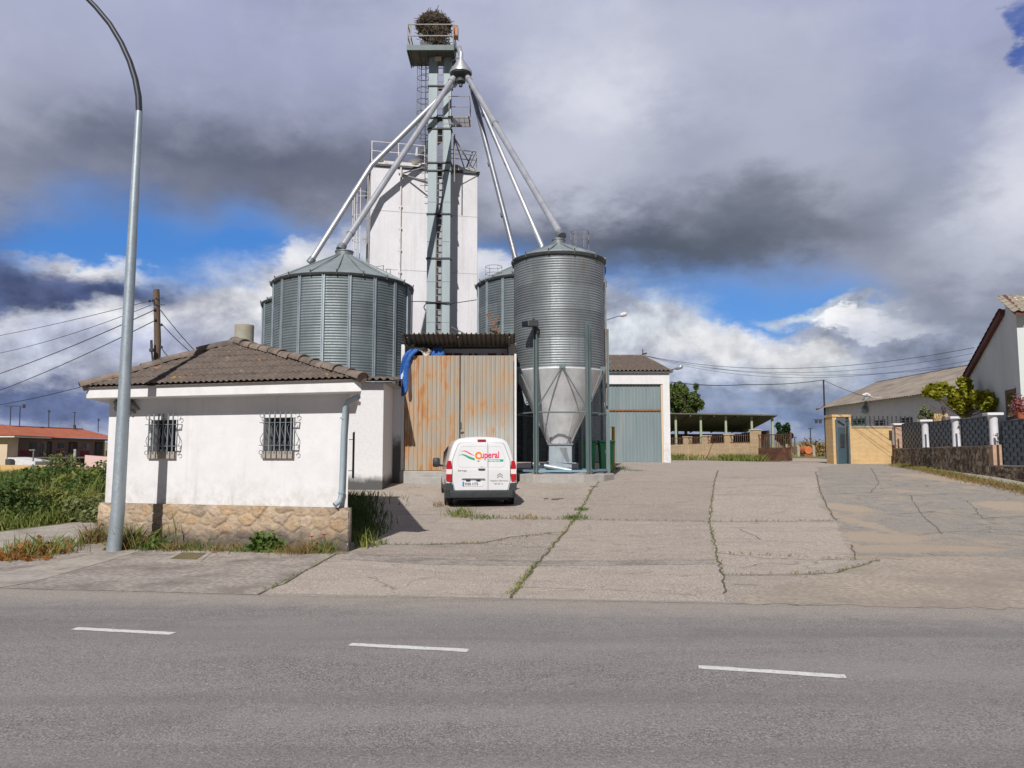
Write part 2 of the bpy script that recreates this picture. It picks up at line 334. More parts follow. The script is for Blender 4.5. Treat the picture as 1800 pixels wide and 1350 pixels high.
    # galvanised sheet
    def galv(name, c1, c2, metal=.75, rough=.42, rust=.0, sc=1.2):
        m, g, b = new_mat(name); v = coord(g)
        n1 = g.noise(v, sc, 6, .6); n2 = g.noise(g.vmath('MULTIPLY', v, (1, 1, .25)), 7, 6, .65); n3 = g.noise(v, 24, 3, .6)
        c = g.mix(g.mr(n1, .35, .65), c1, c2)
        c = g.mix(g.mr(n2, .5, .75, 0, .4), c, (c1[0] * .6, c1[1] * .6, c1[2] * .62, 1))
        if name in ('galvanised_wall', 'galvanised_pale'):   # rolled sheets of different age
            x, y, z = g.sep(v); an = g.math('MULTIPLY', g.math('ARCTAN2', y, x), 18 / (2 * math.pi) if name == 'galvanised_wall' else 7 / (2 * math.pi))
            rw = g.math('FLOOR', g.math('DIVIDE', z, .93)); cl = g.math('FLOOR', g.math('ADD', an, g.math('MULTIPLY', rw, .5)))
            wn_ = g.new('ShaderNodeTexWhiteNoise'); wn_.noise_dimensions = '2D'; g.l.new(g.comb(cl, rw, 0.0), wn_.inputs['Vector'])
            k_ = g.mr(wn_.outputs['Value'], 0, 1, .80, 1.16); c = g.mix(1.0, c, g.comb(k_, k_, k_), 'MULTIPLY')
            fr = g.math('FRACT', g.math('DIVIDE', z, .93)); c = g.mix(g.mr(fr, .045, .02, 0, .45), c, c4(.08, .08, .085))
            run = g.noise(g.vmath('MULTIPLY', v, (3, 3, .15)), 2.2, 5, .6); c = g.mix(g.mr(run, .58, .72, 0, .4), c, (c1[0] * .55, c1[1] * .53, c1[2] * .5, 1))
        if rust:
            nr = g.noise(g.vmath('MULTIPLY', v, (2.2, 2.2, .22)), 2.1, 7, .7)
            c = g.mix(g.mr(nr, .66 - rust * .05, .76, 0, .8), c, c4(.24, .115, .05))
        g.put(b.inputs['Base Color'], c); b.inputs['Metallic'].default_value = metal
        g.put(b.inputs['Roughness'], g.mr(n3, .3, .7, rough - .07, rough + .1)); M[name] = m; return m
    galv("galvanised_wall", c4(.20, .235, .25), c4(.155, .185, .20), .38, .54)
    galv("galvanised_pale", c4(.25, .272, .285), c4(.19, .21, .225), .42, .50, rust=1.0)
    galv("galvanised_roof", c4(.31, .355, .365), c4(.25, .29, .30), .35, .55)
    galv("galvanised_cone", c4(.74, .755, .77), c4(.50, .515, .535), .18, .40, rust=.3)
    galv("galvanised_pole", c4(.33, .39, .43), c4(.40, .46, .50), .5, .45, sc=3)
    galv("spout_metal", c4(.50, .51, .54), c4(.38, .39, .43), .45, .42, rust=.1)
    galv("spout_dark", c4(.27, .28, .31), c4(.20, .21, .24), .5, .45, rust=.3)
    M['elev_paint'] = pm("elevator_paint", c4(.30, .365, .39), c4(.345, .41, .435), 1.5, .6, dirt=c4(.24, .28, .27), dscale=1.0, dlo=.52, dhi=.8, stretch=(1, 1, .3))
    M['leg_paint'] = pm("leg_paint", c4(.10, .142, .148), c4(.135, .178, .182), 2.5, .6, dirt=c4(.20, .15, .11), dscale=1.5, dlo=.58, dhi=.78, stretch=(1, 1, .4))
    M['blue_steel'] = pm("blue_grey_steel", c4(.16, .28, .36), c4(.20, .32, .40), 3, .55)
    M['dark_steel'] = pm("dark_steel", c4(.035, .038, .045), c4(.075, .075, .08), 5, .6, metal=.2)
    M['rail_steel'] = pm("rail_steel", c4(.16, .165, .17), c4(.24, .22, .2), 5, .6, metal=.2, dirt=c4(.2, .10, .05), dscale=4, dlo=.55, dhi=.7)
    M['white_rail'] = pm("white_rail_paint", c4(.70, .68, .68), c4(.55, .50, .48), 4, .6, dirt=c4(.3, .15, .08), dscale=4, dlo=.6, dhi=.72)
    M['dark_rim'] = pm("dark_rim", c4(.06, .068, .072), c4(.10, .11, .115), 3, .6, metal=.2)
    M['rust'] = pm("rust", c4(.30, .12, .045), c4(.17, .075, .035), 7, .9, bstr=.4, bscale=30)
    M['rust_brown'] = pm("rusty_brown_paint", c4(.085, .038, .024), c4(.125, .055, .033), 3, .75, dirt=c4(.22, .10, .05), dscale=1.5)
    M['nav_pole'] = pm("dark_arm_paint", c4(.022, .025, .04), c4(.03, .034, .05), 4, .5)
    # tower wall: painted concrete panels
    m, g, b = new_mat("tower_render"); v = coord(g)
    n1 = g.noise(g.vmath('MULTIPLY', v, (1, 1, .4)), .8, 8, .65); n2 = g.noise(v, 14, 5, .6); zz = g.sep(v)[2]
    c = g.mix(g.mr(n2, .3, .7), c4(.72, .71, .74), c4(.66, .65, .68))
    c = g.mix(g.mr(n1, .45, .72, 0, .5), c, c4(.46, .45, .46))
    stk = g.noise(g.vmath('MULTIPLY', v, (3, 3, .12)), 1.6, 6, .65)
    c = g.mix(g.mr(stk, .55, .75, 0, .35), c, c4(.40, .385, .38))
    top = g.mr(zz, 11.5, 17.2, 0, 1)
    c = g.mix(g.math('MULTIPLY', top, g.mr(g.noise(g.vmath('MULTIPLY', v, (1, 1, .35)), 1.4, 6, .6), .48, .66, 0, .55)), c, c4(.42, .41, .36))
    g.put(b.inputs['Base Color'], c); b.inputs['Roughness'].default_value = .85; bump(g, b, n2, .15, .01); M['tower'] = m
    # rusty painted gate sheet
    m, g, b = new_mat("rusty_gate_sheet"); v = coord(g)
    ss = g.vmath('MULTIPLY', v, (2.6, 2.6, .9)); x, y, z = g.sep(v)
    n1 = g.noise(ss, 1.15, 5, .62, .25); n2 = g.noise(g.vmath('MULTIPLY', v, (14, 14, .5)), 1.0, 5, .6); n3 = g.noise(v, 30, 4, .6)
    c = g.mix(g.mr(n2, .35, .65), c4(.36, .32, .26), c4(.285, .258, .22))
    lft = g.mr(x, -1.6, .2, .035, -.05)
    low = g.math('MULTIPLY', g.mr(z, 2.6, 1.6, 0, 1, True), g.mr(x, -.1, .5, 0, .75, True))
    c = g.mix(low, c, g.mix(g.mr(n2, .4, .6), c4(.36, .42, .43), c4(.46, .46, .43)))
    r = g.math('ADD', g.math('ADD', g.math('MULTIPLY', n1, .72), g.math('MULTIPLY', n2, .3)), lft)
    c = g.mix(g.mr(r, .455, .56, 0, .8), c, c4(.45, .265, .125))
    c = g.mix(g.mr(r, .53, .62, 0, .9), c, c4(.37, .165, .058))
    c = g.mix(g.mr(g.noise(ss, 2.2, 6, .7), .66, .72, 0, .8), c, c4(.22, .085, .03))
    g.put(b.inputs['Base Color'], c); b.inputs['Roughness'].default_value = .7; bump(g, b, n3, .15, .006); M['gate'] = m
    M['barn_door'] = pm("barn_door_sheet", c4(.165, .215, .23), c4(.205, .255, .268), .8, .6, dirt=c4(.26, .285, .28), dscale=.9, dlo=.5, dhi=.8, stretch=(3, 1, .3))
    M['canopy'] = pm("canopy_sheet", c4(.10, .095, .08), c4(.15, .14, .115), 1.5, .75, dirt=c4(.10, .06, .035), dscale=1.2)
    M['bare_conc'] = pm("bare_concrete", c4(.30, .29, .275), c4(.38, .365, .34), 4, .9, bstr=.3, bscale=25)
    M['tarp'] = pm("blue_tarp", c4(.010, .07, .30), c4(.02, .13, .42), 6, .7, bstr=.5, bscale=9, dirt=c4(.10, .13, .22), dscale=3, dlo=.55, dhi=.8)
    M['rag'] = pm("pale_sheeting", c4(.62, .58, .54), c4(.20, .17, .15), 5, .8, lo=.46, hi=.54)
    M['sign_white'] = pm("sign_panel", c4(.46, .46, .47), c4(.52, .52, .53), 2, .7)
    M['red_paint'] = pm("red_letter", c4(.20, .022, .03), c4(.26, .03, .04), 3, .7)
    M['glass'] = pm("dark_glass", c4(.012, .014, .018), None, rough=.08, spec=.6)
    M['grille'] = pm("grille_paint", c4(.14, .16, .175), c4(.22, .24, .255), 6, .5, metal=.2)
    M['grille_dark'] = pm("grille_dark_paint", c4(.03, .035, .045), c4(.05, .055, .065), 6, .5)
    M['pipe_grey'] = pm("pvc_pipe", c4(.27, .345, .385), c4(.32, .395, .43), 3, .5)
    M['chimney'] = pm("chimney_pipe", c4(.40, .35, .25), c4(.27, .31, .27), 2.5, .9, bstr=.3, bscale=20, dirt=c4(.34, .22, .13), dscale=2)
    M['wood'] = pm("pole_wood", c4(.16, .105, .07), c4(.09, .065, .05), 4, .9, bstr=.5, bscale=14, stretch=(4, 4, .4))
    M['wire'] = pm("cable_black", c4(.03, .03, .035), None, rough=.7)
    M['ceramic'] = pm("insulator", c4(.05, .05, .06), None, rough=.3)
    M['sticks'] = pm("nest_sticks", c4(.075, .058, .045), c4(.15, .115, .085), 4, .95)
    # van
    M['van_white'] = pm("van_paint", c4(.66, .665, .68), c4(.62, .625, .64), 1.6, .25, coat=.5, dirt=c4(.58, .56, .53), dscale=1.3, dlo=.6, dhi=.95)
    M['bumper'] = pm("bumper_plastic", c4(.02, .024, .03), c4(.035, .04, .045), 6, .6)
    M['tyre'] = pm("tyre_rubber", c4(.012, .012, .013), c4(.03, .028, .026), 8, .85)
    M['rim'] = pm("wheel_rim", c4(.35, .36, .37), None, rough=.4, metal=.6)
    M['lens_red'] = pm("red_lens", c4(.42, .012, .02), c4(.34, .01, .016), 8, .15, spec=.6)
    M['lens_clear'] = pm("clear_lens", c4(.72, .62, .60), None, rough=.15)
    M['plate'] = pm("plate_white", c4(.66, .68, .72), None, rough=.4)
    M['plate_blue'] = pm("plate_blue", c4(.02, .24, .50), None, rough=.4)
    M['black'] = pm("black_plastic", c4(.015, .015, .017), None, rough=.5)
    M['dec_red'] = pm("decal_red", c4(.60, .03, .10), None, rough=.4)
    M['dec_green'] = pm("decal_green", c4(.0, .27, .14), None, rough=.4)
    M['dec_yellow'] = pm("decal_yellow", c4(.85, .52, .02), None, rough=.4)
    M['dec_grey'] = pm("decal_grey", c4(.14, .14, .15), None, rough=.4)
    M['bin_green'] = pm("bin_plastic", c4(.028, .28, .10), c4(.035, .33, .125), 3, .45)
    M['yellow_paint'] = pm("yellow_paint", c4(.55, .36, .05), c4(.45, .28, .05), 6, .6)
    M['fence_slat'] = pm("slate_panel_paint", c4(.055, .085, .115), c4(.085, .12, .15), 4, .5)
    M['pier_white'] = pm("white_pier", c4(.70, .70, .74), c4(.62, .62, .66), 3, .8, dirt=c4(.42, .40, .39), dscale=3, dlo=.6, dhi=.9)
    M['house_wall'] = pm("house_render", c4(.60, .63, .62), c4(.53, .56, .55), .9, .9, bstr=.1, bscale=10, dirt=c4(.42, .44, .43), dscale=.7, dlo=.5, dhi=.9, stretch=(1, 1, .25))
    M['verge'] = pm("dark_red_verge", c4(.085, .03, .025), c4(.13, .045, .035), 6, .8)
    M['door_blue'] = pm("blue_grey_door", c4(.06, .10, .125), c4(.075, .12, .145), 3, .5)
    M['red_base'] = pm("maroon_base", c4(.26, .025, .04), None, rough=.8)
    M['orange'] = pm("orange_tank", c4(.55, .15, .04), c4(.45, .12, .035), 2, .6)
    M['cream'] = pm("cream_render", c4(.62, .50, .36), c4(.56, .45, .33), 1, .9)
    M['ochre'] = pm("ochre_render", c4(.62, .40, .17), c4(.55, .36, .16), .8, .9)
    M['mauve'] = pm("mauve_render", c4(.34, .275, .255), c4(.30, .245, .23), .8, .9)
    M['dark_wood'] = pm("brown_shutter", c4(.08, .045, .035), c4(.11, .06, .045), 3, .7)
    M['pink'] = pm("pink_render", c4(.66, .45, .42), None, rough=.9)
    M['awning'] = pm("dull_sheet", c4(.36, .36, .35), None, rough=.7)
    M['terracotta'] = pm("terracotta_flowers", c4(.30, .035, .045), c4(.16, .07, .05), 9, .8)
    M['pipe_green'] = pm("shed_post_paint", c4(.36, .40, .27), c4(.30, .34, .24), 3, .6)
    M['shed_dark'] = pm("shed_sheet", c4(.10, .10, .085), c4(.14, .135, .11), 2, .8)
    def leaf(name, a, b_, c_=None, sc=1.2):
        m, g, b = new_mat(name); v = coord(g)
        c = g.mix(g.mr(g.noise(v, sc, 4, .6), .35, .65), a, b_)
        if c_ is not None: c = g.mix(g.mr(g.noise(v, sc * 9, 2, .6), .55, .7), c, c_)
        g.put(b.inputs['Base Color'], c); b.inputs['Roughness'].default_value = .6; b.inputs['Specular IOR Level'].default_value = .25
        tr = g.new('ShaderNodeBsdfTranslucent'); g.put(tr.inputs[0], c)
        mx = g.new('ShaderNodeMixShader'); mx.inputs[0].default_value = .28
        o = g.n['Material Output']; g.l.new(b.outputs[0], mx.inputs[1]); g.l.new(tr.outputs[0], mx.inputs[2]); g.l.new(mx.outputs[0], o.inputs[0]); M[name] = m
    leaf("grass_blades", c4(.13, .18, .035), c4(.24, .25, .07), c4(.36, .32, .13), .5)
    leaf("dry_grass", c4(.32, .22, .08), c4(.22, .15, .07), c4(.12, .13, .03), 3)
    leaf("bramble_leaf", c4(.05, .095, .022), c4(.105, .155, .04), c4(.17, .21, .07), .7)
    leaf("weed_leaf", c4(.075, .135, .028), c4(.13, .185, .045), None, 3)
    leaf("olive_leaf", c4(.16, .19, .07), c4(.22, .24, .10), None, 2)
    leaf("poplar_leaf", c4(.07, .11, .025), c4(.13, .17, .045), c4(.19, .22, .08), .6)
    leaf("conifer_leaf", c4(.015, .045, .015), c4(.03, .07, .022), None, .8)
    leaf("loquat_leaf", c4(.20, .21, .015), c4(.36, .35, .03), c4(.055, .075, .01), 3.0)
    leaf("poppy_red", c4(.50, .012, .008), c4(.42, .01, .008), None, 3)
    leaf("orange_leaf", c4(.38, .15, .035), c4(.28, .12, .03), c4(.16, .14, .03), 4)
    # walls of stones: per-stone tint comes from the mesh
    def stone(name, mortar, bs):
        m, g, b = new_mat(name); v = coord(g)
        att = g.new('ShaderNodeVertexColor', layer_name='tint').outputs[0]
        n1 = g.noise(v, 11, 7, .65); n2 = g.noise(v, 45, 4, .6)
        c = g.mix(1.0, att, g.mix(g.mr(n1, .3, .7), c4(.72), c4(1.18)), 'MULTIPLY')
        c = g.mix(g.mr(n2, .3, .7, 0, .25), c, mortar)
        z = g.sep(v)[2]
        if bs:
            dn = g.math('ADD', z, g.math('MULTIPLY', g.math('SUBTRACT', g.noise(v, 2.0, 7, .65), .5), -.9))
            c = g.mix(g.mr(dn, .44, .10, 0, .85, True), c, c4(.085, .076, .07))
        g.put(b.inputs['Base Color'], c); b.inputs['Roughness'].default_value = .92; bump(g, b, g.math('ADD', n1, n2), .8, .02); M[name] = m
    stone("beige_stone", c4(.42, .33, .24), True); stone("dark_stone", c4(.12, .10, .085), False)
    def brick(name, ang, c1, c2, mort, w=.26, h=.07):
        m, g, b = new_mat(name); v = coord(g); x, y, z = g.sep(v)
        u = g.math('ADD', g.math('MULTIPLY', x, math.cos(ang)), g.math('MULTIPLY', y, math.sin(ang)))
        t = g.new('ShaderNodeTexBrick'); g.l.new(g.comb(u, z, 0.0), t.inputs['Vector'])
        t.inputs['Scale'].default_value = 1; t.inputs['Brick Width'].default_value = w; t.inputs['Row Height'].default_value = h
        t.inputs['Mortar Size'].default_value = .008; t.inputs['Color1'].default_value = c1; t.inputs['Color2'].default_value = c2; t.inputs['Mortar'].default_value = mort
        c = g.mix(g.mr(g.noise(v, 2.5, 6, .6), .4, .7, 0, .45), t.outputs[0], (c1[0] * .7, c1[1] * .66, c1[2] * .6, 1))
        g.put(b.inputs['Base Color'], c); b.inputs['Roughness'].default_value = .9; bump(g, b, t.outputs['Fac'], -.4, .01); M[name] = m
    brick("yellow_brick", 0.0, c4(.56, .38, .18), c4(.64, .45, .23), c4(.44, .31, .17))
    brick("pink_brick", R(100), c4(.42, .27, .19), c4(.50, .33, .23), c4(.36, .27, .2))
    brick("shed_brick", 0.0, c4(.46, .34, .21), c4(.55, .41, .26), c4(.33, .25, .16), .3, .09)
mk_mats()

# ------------------------------------------------------------------ mesh helpers
class MB:
    def __init__(s): s.v = []; s.f = []; s.c = None
    def add(s, vs, fs):
        o = len(s.v); s.v += [tuple(p) for p in vs]; s.f += [tuple(i + o for i in f) for f in fs]; return s
    def box(s, x0, x1, y0, y1, z0, z1):
        return s.add([(x0, y0, z0), (x1, y0, z0), (x1, y1, z0), (x0, y1, z0), (x0, y0, z1), (x1, y0, z1), (x1, y1, z1), (x0, y1, z1)],
                     [(3, 2, 1, 0), (4, 5, 6, 7), (0, 1, 5, 4), (1, 2, 6, 5), (2, 3, 7, 6), (3, 0, 4, 7)])
    def obox(s, o, a, b, c):
        o, a, b, c = Vector(o), Vector(a), Vector(b), Vector(c)
        if a.cross(b).dot(c) < 0: a, b = b, a
        return s.add([o, o + a, o + a + b, o + b, o + c, o + a + c, o + a + b + c, o + b + c],
                     [(3, 2, 1, 0), (4, 5, 6, 7), (0, 1, 5, 4), (1, 2, 6, 5), (2, 3, 7, 6), (3, 0, 4, 7)])
    def bar(s, p0, p1, w, h=None, up=(0, 0, 1)):
        p0, p1 = Vector(p0), Vector(p1); d = p1 - p0; h = h or w
        if d.length < 1e-6: return s
        dn = d.normalized(); up = Vector(up)
        if abs(dn.dot(up)) > .97: up = Vector((0, 1, 0))
        sx = dn.cross(up).normalized(); sy = sx.cross(dn).normalized()
        return s.obox(p0 - sx * w / 2 - sy * h / 2, d, sx * w, sy * h)
    def tube(s, pts, r, n=8, caps=True):
        pts = [Vector(p) for p in pts]; rs = r if hasattr(r, '__len__') else [r] * len(pts)
        o = len(s.v); ref = None
        for i, p in enumerate(pts):
            t = (pts[min(i + 1, len(pts) - 1)] - pts[max(i - 1, 0)]).normalized()
            if ref is None:
                ref = Vector((0, 0, 1)) if abs(t.z) < .9 else Vector((1, 0, 0))
            a = (ref - t * ref.dot(t)).normalized(); ref = a; b = t.cross(a)
            for k in range(n):
                q = 2 * math.pi * k / n
                s.v.append(tuple(p + (a * math.cos(q) + b * math.sin(q)) * rs[i]))
        for i in range(len(pts) - 1):
            for k in range(n):
                k2 = (k + 1) % n
                s.f.append((o + i * n + k, o + i * n + k2, o + (i + 1) * n + k2, o + (i + 1) * n + k))
        if caps:
            s.f.append(tuple(o + k for k in range(n))[::-1]); s.f.append(tuple(o + (len(pts) - 1) * n + k for k in range(n)))
        return s
    def lathe(s, c, prof, n=48, a0=0, cap=False):
        c = Vector(c); o = len(s.v)
        for r, z in prof:
            for k in range(n):
                q = a0 + 2 * math.pi * k / n
                s.v.append((c.x + r * math.cos(q), c.y + r * math.sin(q), c.z + z))
        for i in range(len(prof) - 1):
            for k in range(n):
                k2 = (k + 1) % n
                s.f.append((o + i * n + k, o + i * n + k2, o + (i + 1) * n + k2, o + (i + 1) * n + k))
        if cap:
            s.f.append(tuple(o + k for k in range(n))[::-1]); s.f.append(tuple(o + (len(prof) - 1) * n + k for k in range(n)))
        return s
    def prism(s, poly, d):
        poly = [Vector(p) for p in poly]; d = Vector(d); n = len(poly); o = len(s.v)
        s.v += [tuple(p) for p in poly] + [tuple(p + d) for p in poly]
        s.f.append(tuple(o + k for k in range(n))[::-1]); s.f.append(tuple(o + n + k for k in range(n)))
        for k in range(n):
            k2 = (k + 1) % n; s.f.append((o + k, o + k2, o + n + k2, o + n + k))
        return s

XF = {}
def thing(name, label, cat, loc=(0, 0, 0), rz=0.0, group=None):
    o = bpy.data.objects.new(name, None); COL.objects.link(o); o.location = loc; o.rotation_euler = (0, 0, rz); o.empty_display_size = .3
    XF[o] = Matrix.Translation(Vector(loc)) @ Matrix.Rotation(rz, 4, 'Z')
    tag(o, label, cat, group); return o
def tag(o, label, cat, group=None):
    o['label'] = label; o['category'] = cat
    if group: o['group'] = group
    return o
def obj(name, mb, mat, parent=None, smooth=False, bevel=0, world=True, seg=1, recentre=True):
    me = bpy.data.meshes.new(name)
    me.from_pydata([tuple(p) for p in mb.v], [], mb.f); me.update()
    return fin(name, me, mat, parent, smooth, bevel, world, seg, recentre)
def fin(name, me, mat, parent=None, smooth=False, bevel=0, world=True, seg=1, recentre=True):
    o = bpy.data.objects.new(name, me); COL.objects.link(o)
    mats = mat if isinstance(mat, (list, tuple)) else [mat]
    for m in mats: me.materials.append(M[m] if isinstance(m, str) else m)
    base = XF.get(parent, Matrix.Identity(4)) if parent else None
    if parent:
        o.parent = parent; XF[o] = base
        if world: me.transform(base.inverted())
    elif recentre and len(me.vertices):
        co = np.empty(len(me.vertices) * 3, np.float32); me.vertices.foreach_get('co', co); co = co.reshape(-1, 3)
        c = Vector(((co[:, 0].min() + co[:, 0].max()) / 2, (co[:, 1].min() + co[:, 1].max()) / 2, co[:, 2].min()))
        me.transform(Matrix.Translation(-c)); o.location = c; XF[o] = Matrix.Translation(c)
    else: XF[o] = Matrix.Identity(4)
    if smooth: me.polygons.foreach_set('use_smooth', [True] * len(me.polygons))
    if smooth == 'auto':
        try: me.set_sharp_from_angle(angle=R(38))
        except Exception: pass
    if bevel:
        b = o.modifiers.new('bevel', 'BEVEL'); b.width = bevel; b.segments = seg; b.limit_method = 'ANGLE'
    return o
def struct(o): o['kind'] = 'structure'; return o
def dup(root, loc, rz, label=None, group=None):
    r = root.copy(); COL.objects.link(r); r.location = loc; r.rotation_euler = (0, 0, rz)
    if label: r['label'] = label
    if group: r['group'] = group
    for ch in list(root.children):
        c = ch.copy(); COL.objects.link(c); c.parent = r
        for gch in list(ch.children):
            d = gch.copy(); COL.objects.link(d); d.parent = c
    return r
def bm_obj(name, bm, mat, parent=None, **k):
    me = bpy.data.meshes.new(name); bm.to_mesh(me); bm.free(); return fin(name, me, mat, parent, **k)
def roof_sheet(poly, pitch, amp, course=.33, step=.012, per=6, shape='tile'):
    """poly: planar convex 3D polygon, first edge = the eave. Returns a bmesh with real corrugation."""
    P = [Vector(p) for p in poly]
    e = (P[1] - P[0]).normalized(); nrm = None
    for q in P[2:]:
        nn = e.cross(q - P[0])
        if nn.length > 1e-4: nrm = nn.normalized(); break
    if nrm.z < 0: nrm = -nrm
    s = nrm.cross(e).normalized()
    if s.z < 0: s = -s
    us = [(q - P[0]).dot(e) for q in P]; vs = [(q - P[0]).dot(s) for q in P]
    u0, u1, v1 = min(us), max(us), max(vs)
    nu = max(2, int((u1 - u0) / pitch * per)); U = np.linspace(u0, u1, nu + 1)
    rows = []; k = 0
    while k * course < v1:
        rows += [(k * course, step), (min((k + 1) * course, v1) - 1e-4, 0)]; k += 1
    bm = bmesh.new(); grid = []
    for v, h in rows:
        r_ = []
        for u in U:
            ph = u / pitch * 2 * math.pi
            if shape == 'tile': w = amp * (.5 + .5 * math.sin(ph))
            else: w = amp if (math.sin(ph) > .75) else 0
            p = P[0] + e * u + s * v + nrm * (w + h); r_.append(bm.verts.new(p))
        grid.append(r_)
    for i in range(len(rows) - 1):
        for j in range(nu): bm.faces.new((grid[i][j], grid[i][j + 1], grid[i + 1][j + 1], grid[i + 1][j]))
    cen = sum(P, Vector()) / len(P)
    for i in range(1, len(P)):
        a, b = P[i], P[(i + 1) % len(P)]
        if (b - a).length < 1e-5: continue
        pn = (b - a).cross(nrm).normalized()
        if pn.dot(cen - a) > 0: pn = -pn
        bmesh.ops.bisect_plane(bm, geom=bm.verts[:] + bm.edges[:] + bm.faces[:], plane_co=a, plane_no=pn, clear_outer=True)
    bm.normal_update()
    if sum((f.normal for f in bm.faces), Vector()).dot(nrm) < 0: bmesh.ops.reverse_faces(bm, faces=bm.faces[:])
    return bm
def ribbed(p0, p1, z0, z1, pitch, depth, out):
    """vertical-ribbed sheet between ground points p0,p1; out = outward unit vector"""
    p0, p1, out = Vector(p0), Vector(p1), Vector(out); L = (p1 - p0).length; d = (p1 - p0) / L
    n = max(1, round(L / pitch)); pts = []
    for i in range(n):
        for t, h in ((0, 0), (.55, 0), (.65, 1), (.9, 1)):
            pts.append(p0 + d * ((i + t) * L / n) + out * depth * h)
    pts.append(p1.copy())
    mb = MB(); k = len(pts)
    mb.v = [(p.x, p.y, z0) for p in pts] + [(p.x, p.y, z1) for p in pts]
    mb.f = [(i, i + 1, k + i + 1, k + i) for i in range(k - 1)]
    b = len(mb.v); mb.v += [tuple(Vector(v) - out * .03) for v in mb.v]
    mb.f += [(b + i + 1, b + i, b + k + i, b + k + i + 1) for i in range(k - 1)]
    mb.f += [(i + 1, i, b + i, b + i + 1) for i in range(k - 1)] + [(k + i, k + i + 1, b + k + i + 1, b + k + i) for i in range(k - 1)]
    mb.f += [(0, k, b + k, b), (k - 1, b + k - 1, b + 2 * k - 1, 2 * k - 1)]
    return mb
def drape(name, poly, off, mat, tint=None, parent=None):
    """a flat polygon (x,y) laid on the ground, off above it"""
    bm = bmesh.new(); vs = [bm.verts.new((p[0], p[1], 0)) for p in poly]; f = bm.faces.new(vs); f.normal_update()
    if f.normal.z < 0: f.normal_flip()
    bmesh.ops.triangulate(bm, faces=bm.faces[:])
    y0, y1 = min(p[1] for p in poly), max(p[1] for p in poly)
    for k in KY:
        if y0 < k < y1:
            bmesh.ops.bisect_plane(bm, geom=bm.verts[:] + bm.edges[:] + bm.faces[:], plane_co=(0, k, 0), plane_no=(0, 1, 0))
    if min(p[0] for p in poly) < -9.5:
        for k in np.arange(-14, -9.4, .5): bmesh.ops.bisect_plane(bm, geom=bm.verts[:] + bm.edges[:] + bm.faces[:], plane_co=(k, 0, 0), plane_no=(1, 0, 0))
    for v in bm.verts: v.co.z = fz(v.co.y, v.co.x) + off
    me = bpy.data.meshes.new(name); bm.to_mesh(me); bm.free()
    a = me.color_attributes.new('tint', 'FLOAT_COLOR', 'CORNER')
    a.data.foreach_set('color', list(tint or (1, 1, 1, 1)) * len(me.loops))
    o = fin(name, me, mat, parent, recentre=False); return o
def pxp(*pts): return [gnd(x, y) for x, y in pts]
def rough_poly(pts, amp=.06, step=.35, seed=1):
    r = random.Random(seed); out = []
    for i in range(len(pts)):
        a, b = Vector(pts[i][:2]), Vector(pts[(i + 1) % len(pts)][:2]); n = max(1, int((b - a).length / step)); nn = Vector((-(b - a).y, (b - a).x)).normalized()
        for k in range(n):
            p = a + (b - a) * (k / n); out.append(p + nn * r.uniform(-amp, amp))
    return out
def strip(name, pts, w, off, mat, seed=0, parent=None, jit=.04):
    """an irregular crack or line laid along ground points"""
    r = random.Random(seed); P = []
    for i in range(len(pts) - 1):
        a, b = Vector(pts[i][:2]), Vector(pts[i + 1][:2]); n = max(1, int((b - a).length / .22))
        for k in range(n): P.append(a + (b - a) * (k / n))
    P.append(Vector(pts[-1][:2])); mb = MB()
    P = [p + Vector((r.uniform(-jit, jit), r.uniform(-jit, jit))) for p in P]
    for i in range(len(P) - 1):
        a, b = P[i], P[i + 1]; d = (b - a)
        if d.length < 1e-5: continue
        nn = Vector((-d.y, d.x)).normalized()
        w0 = w * r.uniform(.35, 1.0); w1 = w * r.uniform(.35, 1.0)
        q = [a - nn * w0, b - nn * w1, b + nn * w1, a + nn * w0]
        o = len(mb.v); mb.v += [(t.x, t.y, fz(t.y) + off) for t in q]; mb.f.append((o, o + 1, o + 2, o + 3))
    return mb
def merge(*mbs):
    m = MB()
    for k in mbs: m.add(k.v, k.f)
    return m
